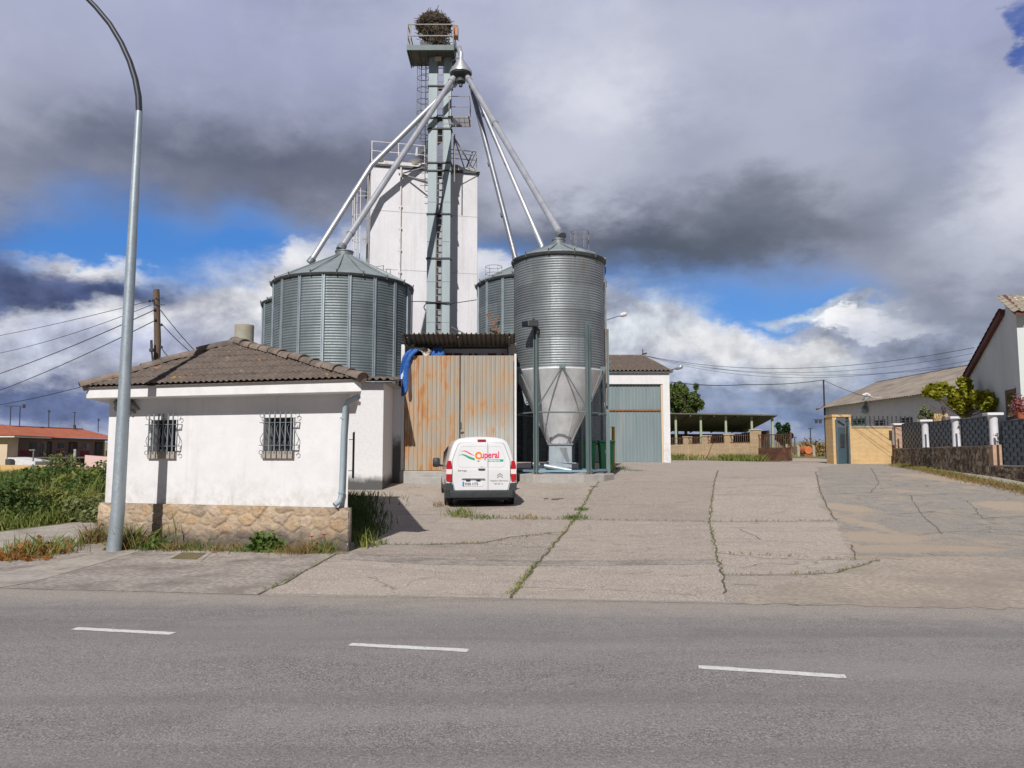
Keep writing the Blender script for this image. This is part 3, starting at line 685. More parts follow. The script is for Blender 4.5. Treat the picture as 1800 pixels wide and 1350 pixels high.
def stone_wall(name, p0, p1, z0a, z0b, z1, out, cell, depth, cols, mortar, mat, parent=None, res=.022, seed=3, thick=.3):
    """rubble wall face between ground points with real relief; per-stone tint in 'tint'"""
    r = np.random.default_rng(seed); p0, p1, out = Vector(p0), Vector(p1), Vector(out)
    L = (p1 - p0).length; H = z1 - min(z0a, z0b); d = (p1 - p0) / L
    nx, nz = int(L / res), max(3, int(H / res))
    cx, cz = int(L / cell[0]) + 2, int(H / cell[1]) + 2
    sx = (np.arange(-1, cx)[:, None] + r.uniform(.1, .9, (cx + 1, cz + 1))) * cell[0]
    sz = (np.arange(-1, cz)[None, :] + r.uniform(.1, .9, (cx + 1, cz + 1))) * cell[1]
    sx = sx + (np.arange(cz + 1)[None, :] % 2) * cell[0] * .5
    S = np.stack([sx.ravel() / cell[0], sz.ravel() / cell[1]], 1)
    gx, gzz = np.meshgrid(np.linspace(0, L, nx + 1), np.linspace(0, H, nz + 1), indexing='ij')
    wob = .10 * np.sin(gx * 21 + gzz * 13) + .10 * np.sin(gzz * 31 - gx * 9)
    G = np.stack([(gx / cell[0] + wob * .6).ravel(), (gzz / cell[1] + wob * .6).ravel()], 1)
    idx = np.zeros(len(G), int); e = np.zeros(len(G))
    for i in range(0, len(G), 4000):
        D = np.linalg.norm(G[i:i + 4000, None] - S[None], axis=2); o = np.argpartition(D, 1, axis=1)[:, :2]
        a = np.take_along_axis(D, o, 1); sw = a[:, 0] > a[:, 1]; o[sw] = o[sw][:, ::-1]; a = np.sort(a, 1)
        idx[i:i + 4000] = o[:, 0]; e[i:i + 4000] = a[:, 1] - a[:, 0]
    sm = np.clip(e / .16, 0, 1); sm = sm * sm * (3 - 2 * sm)
    hs = r.uniform(.45, 1.0, len(S)); h = depth * sm * hs[idx] + r.normal(0, depth * .07, len(G)) + depth * .35 * np.sin(gx.ravel() * 37 + 5 * np.sin(gzz.ravel() * 23)) * np.sin(gzz.ravel() * 41 + 4 * np.sin(gx.ravel() * 19)) * .5
    tc = np.array(cols)[r.integers(0, len(cols), len(S))] * r.uniform(.8, 1.15, (len(S), 1))
    mask = np.clip((e - .05) / .12, 0, 1)[:, None]
    C = tc[idx] * mask + np.array(mortar) * (1 - mask)
    mb = MB(); gxf, gzf = gx.ravel(), gzz.ravel()
    for i in range(len(gxf)):
        zb = z0a + (z0b - z0a) * gxf[i] / L
        z = zb + (z1 - zb) * gzf[i] / H
        q = p0 + d * gxf[i] + out * h[i]; mb.v.append((q.x, q.y, z))
    W = nz + 1
    for i in range(nx):
        for j in range(nz): mb.f.append((i * W + j, (i + 1) * W + j, (i + 1) * W + j + 1, i * W + j + 1))
    b = len(mb.v)   # body behind the relief
    bo = out * -thick
    for (t, z) in ((0, z0a), (L, z0b), (L, z1), (0, z1)):
        q = p0 + d * t; mb.v.append((q.x, q.y, z))
    for (t, z) in ((0, z0a), (L, z0b), (L, z1), (0, z1)):
        q = p0 + d * t + bo; mb.v.append((q.x, q.y, z))
    mb.f += [(b + 5, b + 4, b + 7, b + 6), (b + 1, b + 5, b + 6, b + 2), (b + 4, b, b + 3, b + 7), (b + 3, b + 2, b + 6, b + 7)]
    me = bpy.data.meshes.new(name); me.from_pydata(mb.v, [], mb.f); me.update()
    a = me.color_attributes.new('tint', 'FLOAT_COLOR', 'POINT')
    cc = np.ones((len(mb.v), 4)); cc[:len(C), :3] = C; cc[len(C):, :3] = mortar
    a.data.foreach_set('color', cc.astype(np.float32).ravel())
    return fin(name, me, mat, parent, smooth=True)
def leaves(mb_pts, size, seed=0, aspect=1.6, up=0.3):
    """one small bent leaf quad per point"""
    r = np.random.default_rng(seed); P = np.asarray(mb_pts, float); n = len(P)
    a = r.normal(size=(n, 3)); a[:, 2] += up; a /= np.linalg.norm(a, axis=1)[:, None]
    t = r.normal(size=(n, 3)); t -= a * (t * a).sum(1)[:, None]; t /= np.linalg.norm(t, axis=1)[:, None] + 1e-9
    b = np.cross(a, t); s = size * r.uniform(.6, 1.3, (n, 1))
    V = np.stack([P - t * s * aspect / 2, P + b * s / 2 + a * s * .12, P + t * s * aspect / 2, P - b * s / 2 + a * s * .12], 1).reshape(-1, 3)
    Fc = np.arange(n * 4).reshape(n, 4)
    mb = MB(); mb.v = V.tolist(); mb.f = Fc.tolist(); return mb
def blades(pts, h, w, seed=0, lean=.35):
    r = np.random.default_rng(seed); P = np.asarray(pts, float); n = len(P)
    hh = h * r.uniform(.4, 1.25, (n, 1)) if not hasattr(h, '__len__') else np.asarray(h)[:, None] * r.uniform(.5, 1.2, (n, 1))
    q = r.uniform(0, 2 * math.pi, n); s = np.stack([np.cos(q), np.sin(q), 0 * q], 1)
    l = r.normal(size=(n, 3)) * lean; l[:, 2] = 0
    m = P + np.array([0, 0, .55]) * hh + l * hh * .35; e = P + np.array([0, 0, 1.0]) * hh + l * hh
    ww = w * r.uniform(.6, 1.3, (n, 1))
    V = np.stack([P - s * ww / 2, P + s * ww / 2, m + s * ww * .38, e, m - s * ww * .38], 1).reshape(-1, 3)
    mb = MB(); i = np.arange(n)[:, None] * 5
    mb.v = V.tolist(); mb.f = np.concatenate([i, i + 1, i + 2, i + 3, i + 4], 1).tolist(); return mb
# ================================================================== the ground
def build_ground():
    mb = MB(); xs = [-1500, -400, -120, -40] + [float(k) for k in np.arange(-14, -9.4, .5)] + [0, 40, 120, 400, 1500]
    for y in KY:
        for x in xs: mb.v.append((x, y, fz(y, x)))
    W = len(xs)
    for i in range(len(KY) - 1):
        for j in range(W - 1): mb.f.append((i * W + j, i * W + j + 1, (i + 1) * W + j + 1, (i + 1) * W + j))
    struct(obj('ground', mb, 'soil', recentre=False))
    # road: far edge from the photograph, near side past the camera
    e = pxp((0, 1035), (450, 1047), (900, 1055), (1300, 1062), (1800, 1073))
    left = [(-160, e[0].y + 6.0), (-30, e[0].y + 1.3)]; right = [(12, e[-1].y - .5), (30, e[-1].y - 1.6), (160, e[-1].y - 8)]
    poly = left + [(p.x, p.y) for p in e] + right + [(160, -20), (-160, -20)]
    edge = rough_poly([(p.x, p.y) for p in e], .012, .12, 4)
    poly = left + [q for q in edge if q.y > 7.5 and q.y + .105 * q.x > 8.35] + right + [(160, -20), (-160, -20)]
    road = struct(drape('road', poly, .004, 'asphalt'))
    for a, b in (((130, 1106), (304, 1115)), ((615, 1134), (823, 1145)), ((1228, 1174), (1487, 1191))):
        p, q = pxp(a, b); d = (q - p).normalized(); n = Vector((-d.y, d.x, 0)) * .05
        r = random.Random(int(a[0])); N = 14; top, bot = [], []
        for k in range(N + 1):
            c = p.lerp(q, k / N); top.append(c + n * (1 + r.uniform(-.14, .1))); bot.append(c - n * (1 + r.uniform(-.14, .1)))
        drape('lane_marking', [(v.x, v.y) for v in bot + top[::-1]], .008, 'paint_line', parent=road)
    # old concrete yard, in slabs with slightly different greys
    yard = [(-30, e[0].y + 1.25)] + [(p.x, p.y) for p in e] + [(12, e[-1].y - .5), (30, e[-1].y - 1.6), (34, 18)]
    base = [(p.x, p.y - .35) for p in e]
    bd = [(-30, e[0].y + .9)] + base + [(30, e[-1].y - 2), (26, 16), (17.0, 24.5), (19.9, 40.2), (20.6, 44.5), (15, 46.5), (13, 52), (8, 53), (-3, 46), (-9, 32), (-7.0, 16.5), (-8.4, 13.2), (-10.5, 12.2), (-30, 12.5)]
    yo = struct(drape('yard_pavement', bd, .0015, 'concrete'))
    def slab(px, t, off=.003): drape('pavement_slab', [(q.x, q.y) for q in pxp(*px)], off, 'concrete', (t, t, t * .995, 1), yo)
    slab([(895, 1053), (945, 990), (1258, 987), (1270, 1012), (1275, 1061)], 1.12)
    slab([(945, 989), (1010, 915), (1245, 918), (1256, 986)], 1.03)
    slab([(1010, 913), (1052, 845), (1255, 845), (1246, 916)], .93)
    slab([(1248, 917), (1255, 845), (1432, 838), (1442, 870), (1468, 916)], 1.06)
    slab([(1258, 985), (1248, 919), (1470, 919), (1500, 985), (1420, 1008), (1270, 1011)], 1.10)
    slab([(610, 985), (940, 990), (893, 1053), (455, 1046), (560, 992)], 1.12)
    slab([(640, 960), (840, 955), (985, 936), (945, 987), (618, 972)], .95)
    struct(drape('pavement_strip', rough_poly([(q.x, q.y) for q in pxp((612, 973), (760, 981), (940, 986), (1256, 983), (1258, 992), (945, 996), (760, 993), (600, 984))], .015, .2, 31), .0055, 'sidewalk'))
    # smooth pavement by the hut, with a paler kerb strip
    struct(drape('pavement', [(q.x, q.y) for q in pxp((-300, 1022), (0, 1034), (452, 1046), (590, 975), (612, 972), (170, 952), (90, 975), (-60, 1010))], .006, 'sidewalk'))
    struct(drape('kerb', [(q.x, q.y) for q in pxp((0, 1034), (-60, 1030), (-60, 1020), (150, 978), (250, 962), (262, 964), (60, 1024))], .010, 'pale_conc'))
    # patched asphalt and sandy ground on the right
    pa = [(q.x, q.y) for q in pxp((1440, 822), (1442, 868), (1452, 900), (1470, 918), (1496, 958), (1506, 982), (1620, 985), (1790, 982), (1990, 985), (1990, 905), (1760, 858), (1640, 828), (1572, 817), (1500, 814))]
    struct(drape('asphalt_patch', rough_poly(pa, .16, .2, 3), .005, 'patch'))
    tp = [(q.x, q.y) for q in pxp((1300, 1061), (1340, 1040), (1430, 1015), (1545, 986), (1620, 984), (1830, 980), (2200, 985), (2200, 1078), (1810, 1072))]
    struct(drape('sandy_apron', rough_poly(tp, .09, .16, 5), .007, 'tan'))
    for k, px in enumerate([] and [[(1452, 885), (1520, 882), (1515, 893), (1530, 905), (1490, 903), (1462, 898)], [(1480, 945), (1510, 932), (1555, 934), (1570, 950), (1640, 962), (1700, 975), (1600, 974), (1510, 968)], [(1738, 886), (1830, 880), (1830, 902), (1770, 895)], [(1540, 822), (1610, 826), (1760, 870), (1700, 862)]]):
        struct(drape('sand_patch', rough_poly([(q.x, q.y) for q in pxp(*px)], .13, .16, 20 + k), .009, 'sand'))
    # cracks and joints
    lines = [([(895, 1053), (945, 990), (1010, 913), (1040, 862), (1055, 845)], .035), ([(1275, 1045), (1270, 1012), (1247, 916), (1253, 870), (1262, 828)], .026), ([(625, 958), (760, 958), (850, 955), (900, 944), (985, 936)], .03), ([(760, 957), (880, 957), (965, 965)], .012),
             ([(830, 911), (1010, 914), (1245, 917), (1350, 918), (1468, 916)], .022), ([(1262, 973), (1350, 983), (1505, 985)], .02), ([(1270, 1012), (1400, 1012), (1470, 1008), (1545, 985)], .024), ([(600, 972), (780, 985), (945, 989), (1256, 986)], .010), ([(455, 1047), (520, 1015), (590, 975)], .022),
             ([(910, 1033), (1100, 1039), (1225, 1047)], .012), ([(1045, 862), (1150, 860), (1252, 861)], .012), ([(1470, 916), (1442, 866), (1434, 830)], .03), ([(1496, 958), (1508, 985)], .02), ([(1290, 1028), (1330, 1030)], .03), ([(0, 1036), (120, 1040), (450, 1048), (900, 1056), (1300, 1063)], .006),
             ([(1262, 838), (1330, 842), (1400, 846)], .02), ([(1280, 858), (1340, 852), (1410, 858)], .02), ([(640, 975), (800, 978), (940, 977)], .008), ([(700, 900), (790, 898)], .02), ([(690, 1000), (800, 1008), (900, 1012)], .008), ([(1450, 870), (1530, 866), (1600, 872), (1680, 868), (1760, 874)], .022), ([(1500, 845), (1580, 850), (1660, 846)], .018), ([(1560, 905), (1640, 900), (1720, 912), (1800, 908)], .022), ([(1600, 872), (1620, 905), (1660, 940)], .018), ([(1620, 940), (1700, 934), (1800, 942)], .02), ([(1530, 822), (1545, 850), (1530, 866)], .018), ([(1700, 880), (1730, 912)], .016), ([(1300, 1000), (1350, 990), (1400, 994)], .012), ([(1010, 1005), (1080, 1012), (1150, 1006)], .010), ([(1100, 940), (1160, 950), (1240, 945)], .010), ([(1300, 930), (1340, 950), (1420, 955)], .012)]
    cm = MB()
    for k, (px, w) in enumerate(lines):
        s = strip('c', pxp(*px), w * .62, .0125, 'crack', k, jit=.03); cm.add(s.v, s.f)
    o = obj('pavement_crack', cm, 'crack', yo)
    sm = MB()   # leaf litter, stains, small dark spots
    r = random.Random(5)
    for px in [(975, 878), (960, 877), (985, 877), (1045, 856), (1038, 862)]:
        q = gnd(*px); n = 9; a = r.uniform(.10, .16); bq = r.uniform(.03, .07); i0 = len(sm.v)
        for k in range(n):
            t = 2 * math.pi * k / n; rr = r.uniform(.6, 1.1)
            x, y = q.x + a * rr * math.cos(t), q.y + bq * 2 * rr * math.sin(t); sm.v.append((x, y, fz(y) + .0135))
        sm.f.append(tuple(range(i0, i0 + n)))
    obj('pavement_stain', sm, 'crack', yo)
    # concrete gutter path at the left
    pp = [(q.x, q.y) for q in pxp((-260, 948), (0, 936), (165, 915), (172, 930), (172, 948), (95, 972), (0, 1000), (-260, 1020))]
    struct(drape('path', rough_poly(pp, .05, .3, 8), .009, 'pale_conc'))
    # drain cover with moss
    dc = thing('drain_cover', 'mossy square drain cover set in the pavement before the hut', 'drain cover', gnd(330, 979))
    p = pxp((300, 984), (345, 985), (362, 974), (320, 973)); mb = MB()
    mb.prism([(q.x, q.y, fz(q.y) + .008) for q in p], (0, 0, .012)); obj('cover_plate', mb, pm("moss_plate", c4(.10, .085, .035), c4(.16, .13, .06), 9, .95), dc)
    p = pxp((286, 988), (352, 989), (373, 971), (314, 969)); mb = MB(); mb.prism([(q.x, q.y, fz(q.y) + .002) for q in p], (0, 0, .010)); obj('cover_frame', mb, 'pale_conc', dc)
build_ground()

# ================================================================== the hut with the tiled hip roof
HUT = {}
def build_hut():
    A = gnd(612, 970); B = gnd(172, 950); A.z = B.z = 0
    u = (A - B).normalized(); n = Vector((u.y, -u.x, 0)); w = Vector((-.235, .972, 0)).normalized()
    D = 6.2; A2, B2 = A + w * D, B + w * D
    t = thing('hut', 'small white hut with barred windows, stone base and hipped tile roof', 'building', ((A.x + B.x) / 2, (A.y + B.y) / 2, 0))
    zp = at(390, 888, (A.y + B.y) / 2).z
    top = at(630, 690, A.y - .25).z            # underside of the slab
    ft = at(640, 664, A.y - .25).z
    HUT.update(A=A, B=B, u=u, n=n, w=w, zp=zp, top=top)
    q = n * -.05; 
    def quad(z0, z1, inset):
        c = (A + B + A2 + B2) / 4; P = [A, A2, B2, B]
        i = [Vector((p.x, p.y, z0)) + (c - p).normalized() * inset * 1.4 for p in P]
        m = MB(); m.prism(i, (0, 0, z1 - z0)); return m
    # wall with two window openings in the front
    a, b = A - u * .06 - n * .06, B + u * .06 - n * .06
    L = (a - b).length
    def win_at(pxl, pxr, pyt, pyb):
        # where the pixel columns meet the wall plane
        def s_of(px, py):
            d = ray(px, py); k = (b - EYE).dot(n) / d.dot(n); p = EYE + d * k; return (p - b).dot(u), p.z
        return s_of(pxl, pyt)[0], s_of(pxr, pyt)[0], s_of((pxl + pxr) / 2, pyb)[1], s_of((pxl + pxr) / 2, pyt)[1]
    wins = [win_at(266, 310, 738, 794), win_at(466, 516, 734, 793)]
    wl = MB(); zt = top + .06
    def fq(s0, s1, z0, z1, off=0.0):
        p0, p1 = b + u * s0 - n * off, b + u * s1 - n * off
        wl.add([(p0.x, p0.y, z0), (p1.x, p1.y, z0), (p1.x, p1.y, z1), (p0.x, p0.y, z1)], [(0, 1, 2, 3)])
    xs = [0] + [v for wn in wins for v in wn[:2]] + [L]
    for i in range(0, len(xs) - 1, 2): fq(xs[i], xs[i + 1], zp, zt)
    for s0, s1, z0, z1 in wins:
        fq(s0, s1, zp, z0); fq(s0, s1, z1, zt)
        p0, p1 = b + u * s0, b + u * s1; k = -n * .22
        for c_ in ([(p0, z0), (p0, z1)], [(p1, z1), (p1, z0)]):
            (v, za), (_, zb) = c_; wl.add([(v.x, v.y, za), (v.x, v.y, zb), (v.x + k.x, v.y + k.y, zb), (v.x + k.x, v.y + k.y, za)], [(0, 1, 2, 3)])
        wl.add([(p0.x, p0.y, z1), (p1.x, p1.y, z1), (p1.x + k.x, p1.y + k.y, z1), (p0.x + k.x, p0.y + k.y, z1)], [(0, 1, 2, 3)])
        wl.add([(p0.x, p0.y, z0), (p0.x + k.x, p0.y + k.y, z0), (p1.x + k.x, p1.y + k.y, z0), (p1.x, p1.y, z0)], [(0, 1, 2, 3)])
    P = [a, A2 - u * .06, B2 + u * .06, b]
    for i in range(3):
        p0, p1 = P[i], P[i + 1]; wl.add([(p0.x, p0.y, zp), (p1.x, p1.y, zp), (p1.x, p1.y, zt), (p0.x, p0.y, zt)], [(0, 1, 2, 3)])
    obj('wall', wl, 'white_wall', t)
    # rubble base
    cols = [(.46, .335, .22), (.40, .30, .205), (.50, .38, .26), (.44, .30, .18), (.38, .30, .22), (.47, .36, .27)]
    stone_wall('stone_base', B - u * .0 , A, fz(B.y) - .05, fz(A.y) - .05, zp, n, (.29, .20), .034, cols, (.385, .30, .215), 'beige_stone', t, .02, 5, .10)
    m = MB(); bb = A + w * D
    m.prism([A + Vector((0, 0, -.05)), bb + Vector((0, 0, -.05)), bb - u * .3 + Vector((0, 0, -.05)), A - u * .3 + Vector((0, 0, -.05))], (0, 0, zp + .05))
    m.prism([B + Vector((0, 0, -.05)), B + w * D + Vector((0, 0, -.05)), B + w * D + u * .3 + Vector((0, 0, -.05)), B + u * .3 + Vector((0, 0, -.05))], (0, 0, zp + .048))
    obj('side_base', m, 'bare_conc', t)
    # windows
    for i, (s0, s1, z0, z1) in enumerate(wins):
        f = MB(); o = b - n * .19
        def fb(sa, sb, za, zb, d=.05): 
            p = o + u * sa; f.obox((p.x, p.y, za), u * (sb - sa), -n * d, (0, 0, zb - za))
        fb(s0, s0 + .04, z0, z1); fb(s1 - .04, s1, z0, z1); fb(s0 + .04, s1 - .04, z0, z0 + .04); fb(s0 + .04, s1 - .04, z1 - .04, z1)
        fb((s0 + s1) / 2 - .02, (s0 + s1) / 2 + .02, z0 + .04, z1 - .04)
        wo = obj('window_frame', f, 'dark_steel', t)
        g_ = MB(); p = o + u * (s0 + .04) - n * .03; g_.obox((p.x, p.y, z0 + .04), u * (s1 - s0 - .08), -n * .01, (0, 0, z1 - z0 - .08)); obj('pane', g_, 'glass', wo)
        sl = MB(); p = b + u * (s0 - .02) + n * .05; sl.obox((p.x, p.y, z0 - .13), u * (s1 - s0 + .06), -n * .26, (0, 0, .13)); obj('sill', sl, 'pale_conc', t, bevel=.008)
        # wrought grille standing off the wall
        gr = MB(); o2 = b + n * .13; zlo, zhi = z0 - .05, z1 + .09; ga, gb = s0 + .02, s1 + .09
        N = 6
        for k in range(N):
            s = ga + (gb - ga) * (k + .5) / N; p = o2 + u * s
            gr.bar((p.x, p.y, zlo), (p.x, p.y, zhi), .020, .020)
            gr.tube([(p.x, p.y, zhi - .01), (p.x, p.y, zhi + .012)], .014, 6)
        for zz in (z0 + .10, z1 - .09):
            p, q2 = o2 + u * (ga - .04) - n * .014, o2 + u * (gb + .05) - n * .014
            gr.bar((p.x, p.y, zz), (q2.x, q2.y, zz), .022, .012)
            for sgn, s in ((-1, ga - .03), (1, gb + .04)):
                pp = o2 + u * s; gr.bar((pp.x, pp.y, zz), (pp.x - n.x * .19, pp.y - n.y * .19, zz), .022, .012)
        go = obj('window_grille', gr, 'grille', t)
        sc = MB()
        for sgn, s in ((-1, ga - .01), (1, gb - .0)):
            for (za, zb) in ((z0 + .10, z1 - .09),):
                pts = []
                for k in range(13):
                    q2 = k / 12; off = .045 * math.sin(q2 * 2 * math.pi * 1.0) * sgn
                    pp = o2 + u * (s + off + sgn * .01) - n * .07; pts.append((pp.x, pp.y, za + (zb - za) * q2))
                sc.tube(pts, .006, 5)
            for zc in (z0 - .02, z1 + .04):
                pts = []
                for k in range(12):
                    q2 = k / 11 * 1.6 * math.pi; pp = o2 + u * (s + sgn * (.03 - .035 * math.cos(q2))) - n * .06; pts.append((pp.x, pp.y, zc + .035 * math.sin(q2)))
                sc.tube(pts, .006, 5)
        for k in range(5):   # curls between bars
            s = ga + (gb - ga) * (k + 1) / 6
            pts = []
            for j in range(9):
                q2 = j / 8; pp = o2 + u * (s + .028 * math.sin(q2 * 2 * math.pi)) - n * .012; pts.append((pp.x, pp.y, z0 + .12 + (z1 - z0 - .24) * q2))
            sc.tube(pts, .005, 5)
        obj('grille_scroll', sc, 'grille', go)
    # grille of the side window, seen edge on
    gs = MB(); c = A + w * 2.2 + u * .16
    for k in range(5):
        p = c + w * (.14 * k); gs.bar((p.x, p.y, 1.15), (p.x, p.y, 2.05), .02, .02)
    for zz in (1.3, 1.9):
        p = c - w * .05; q2 = c + w * .65; gs.bar((p.x, p.y, zz), (q2.x, q2.y, zz), .02, .012); gs.bar((p.x, p.y, zz), (p.x - u.x * .17, p.y - u.y * .17, zz), .02, .012)
    obj('side_grille', gs, 'grille_dark', t)
    # roof slab with white edge
    ov = .33; oe = .36
    Er = A + u * oe + n * ov; El = B - u * .10 + n * ov; Br = A2 + u * oe + w * .3; Bl = B2 - u * .10 + w * .3
    sl = MB(); sl.prism([Vector((p.x, p.y, top)) for p in (El, Er, Br, Bl)], (0, 0, ft - .035 - top)); obj('fascia', sl, 'fascia', t, bevel=.01)
    # the tiles overhang the slab a little
    k = .05; ze = ft - .03
    def lift(p): return Vector((p.x, p.y, ze))
    er, el, br, bl = lift(Er + u * k + n * k), lift(El - u * k + n * k), lift(Br + u * k + w * k), lift(Bl - u * k + w * k)
    mid = (A + B) / 2
    best = None
    for s in np.linspace(1.5, 5.5, 200):
        p = mid + w * s
        x, _ = toPx((p.x, p.y, 4.0))
        if best is None or abs(x - 415) < best[0]: best = (abs(x - 415), s)
    s = best[1]; ap = mid + w * s; ap.z = at(415, 602, ap.y).z
    ap2 = mid + w * max(D - 1.8, s + .6); ap2.z = ap.z
    HUT.update(ap=ap, er=er, el=el)
    rm = bpy.data.meshes.new('roof'); bm = roof_sheet([el, er, ap], .115, .030, .34, .016)
    for poly in ([er, br, ap2, ap], [bl, el, ap, ap2], [br, bl, ap2]):
        b2 = roof_sheet(poly, .115, .030, .34, .016); tm = bpy.data.meshes.new('tmp'); b2.to_mesh(tm); b2.free(); bm.from_mesh(tm); bpy.data.meshes.remove(tm)
    roof = bm_obj('roof', bm, 'tile', t, smooth='auto')
    under = MB(); dz = Vector((0, 0, -.02))
    under.add([el + dz, er + dz, br + dz, bl + dz, ap + dz, ap2 + dz], [(0, 1, 4), (1, 2, 5, 4), (3, 0, 4, 5), (2, 3, 5)]); obj('roof_underside', under, 'tile', t)
    # ridge and hip caps: short overlapping half tubes
    def caps(p0, p1, rad, ln=.36):
        m = MB(); d = p1 - p0; L_ = d.length; d = d / L_; N = max(1, round(L_ / ln)); r = random.Random(int(L_ * 100))
        side = d.cross(Vector((0, 0, 1))).normalized(); up = side.cross(d).normalized()
        for i in range(N):
            a0 = p0 + d * (i * L_ / N - .03); b0 = p0 + d * ((i + 1) * L_ / N + .03)
            ra, rb = rad * 1.12, rad * .86; jz = r.uniform(-.012, .02); js = r.uniform(-.015, .015)
            o = len(m.v); K = 8
            for (c, rr) in ((a0, ra), (b0, rb), (b0, rb * .8), (a0, ra * .85)):
                for j in range(K + 1):
                    q2 = math.pi * j / K; m.v.append(tuple(c + side * (rr * math.cos(q2) + js) + up * (rr * math.sin(q2) * .85 + jz)))
            for ring in range(3):
                for j in range(K): m.f.append((o + ring * (K + 1) + j, o + ring * (K + 1) + j + 1, o + (ring + 1) * (K + 1) + j + 1, o + (ring + 1) * (K + 1) + j))
            for j in range(K): m.f.append((o + 3 * (K + 1) + j, o + 3 * (K + 1) + j + 1, o + j + 1, o + j))
        return m
    z = Vector((0, 0, .0))
    cm = merge(caps(er + z, ap + z, .12), caps(el + z, ap + z, .12), caps(ap + z, ap2 + z, .12), caps(br, ap2, .12), caps(bl, ap2, .12))
    # mortar bed under the caps
    obj('ridge_cap', cm, 'tile_cap', roof, smooth='auto')
    mm = MB()
    for p0, p1 in ((er, ap), (el, ap), (ap, ap2)): mm.tube([p0, p1], .085, 8)
    obj('ridge_mortar', mm, 'tile_cap', roof)
    # chimney: a stub of fibre-cement pipe on the ridge
    cp = None
    for ss in np.linspace(0, 2.4, 60):
        p = ap.lerp(ap2, ss / max(.01, (ap2 - ap).length)) if (ap2 - ap).length > .1 else ap + w * ss
        if cp is None: cp = p
    cx = at(429, 598, ap.y + .35); zt_ = at(429, 572, ap.y + .35).z
    rr = 16.5 * (ap.y + .35) / F
    cc = MB(); cc.lathe((cx.x, ap.y + .35, ap.z - .2), [(rr, 0), (rr, zt_ - ap.z + .2), (rr * .82, zt_ - ap.z + .2), (rr * .82, zt_ - ap.z - .1), (0.001, zt_ - ap.z - .1)], 28); obj('chimney', cc, 'chimney', roof, smooth='auto')
    # rainwater pipe at the right corner
    def wp(px, py, off):
        d = ray(px, py); kk = (A - n * .06 + n * off - EYE).dot(n) / d.dot(n); return EYE + d * kk
    dp = MB(); rp = .046
    pts = [wp(630, 697, .22), wp(612, 706, .12), wp(607, 718, .075), wp(604, 760, .075), wp(602, 820, .075), wp(600, 870, .075), wp(597, 881, .10), wp(588, 888, .17)]
    dp.tube(pts, [rp] * len(pts), 14); pipe = obj('downpipe', dp, 'pipe_grey', t, smooth='auto')
    for py in (735, 866):
        bk = MB(); p = wp(604 if py < 800 else 600, py, .075); bk.lathe((p.x, p.y, p.z - .015), [(rp + .001, 0), (rp + .012, 0), (rp + .012, .03), (rp + .001, .03)], 14)
        bk.bar(p, p - n * .075, .02, .02)
        obj('pipe_bracket', bk, 'pipe_grey', pipe)
    # mud nests under the eave
    ns = thing('swallow_nest', 'grey mud swallow nest under the eave at the left hut corner', 'bird nest', (b.x + .35 * u.x + n.x * .08, b.y + .35 * u.y + n.y * .08, top - .2))
    mb = MB(); r = random.Random(3); c0 = b + u * .40 + n * .0
    bm = bmesh.new(); bmesh.ops.create_icosphere(bm, subdivisions=4, radius=1)
    for v in bm.verts:
        k_ = 1 + .16 * math.sin(v.co.x * 9 + v.co.z * 7) + r.uniform(-.06, .06)
        lp = v.co * k_; q2 = c0 + u * lp.x * .25 + n * max(lp.y, 0) * .16
        v.co = Vector((q2.x, q2.y, top - .10 + lp.z * .16 - max(lp.x, 0) * .05))
    bm_obj('nest_cup', bm, pm("mud", c4(.20, .19, .17), c4(.36, .35, .33), 22, .95, bstr=.8, bscale=60), ns, smooth=True)
build_hut()

# ================================================================== street lamp
def build_lamp():
    Y = 12.9; b = at(200, 975, Y); b.z = fz(Y) - .02
    pts = [b] + [at(x, y, Y) for x, y in ((207, 900), (217, 720), (226, 540), (235, 370), (241, 260), (244.5, 196))]
    t = thing('street_lamp', 'tall galvanised lamp post with a dark curved arm beside the hut', 'street lamp', b)
    n = len(pts); mb = MB(); rad = [.112, .108, .098, .086, .074, .064, .058]
    mb.tube(pts, rad, 24); obj('pole', mb, 'galvanised_pole', t, smooth='auto')
    ap = [at(x, y, Y) for x, y in ((244.5, 197), (243.5, 170), (238, 140), (228, 108), (213, 75), (193, 42), (168, 12), (148, -8), (120, -30), (92, -46))]
    mb = MB(); mb.tube([ap[0] - Vector((0, 0, .06))] + ap, [.054, .054] + list(np.linspace(.053, .036, len(ap) - 1)), 18); obj('arm', mb, 'nav_pole', t, smooth='auto')
    e = ap[-1]; d = (ap[-1] - ap[-2]).normalized(); d = Vector((d.x, 0, d.z * .3)).normalized()
    bm = bmesh.new(); bmesh.ops.create_icosphere(bm, subdivisions=3, radius=1)
    for v in bm.verts:
        l = v.co.copy(); v.co = e + d * (.33 + l.x * .36) + Vector((0, 1, 0)) * l.y * .15 + Vector((0, 0, 1)) * (l.z * (.11 if l.z > 0 else .06))
    bm_obj('lamp_head', bm, 'galvanised_pole', t, smooth=True)
build_lamp()

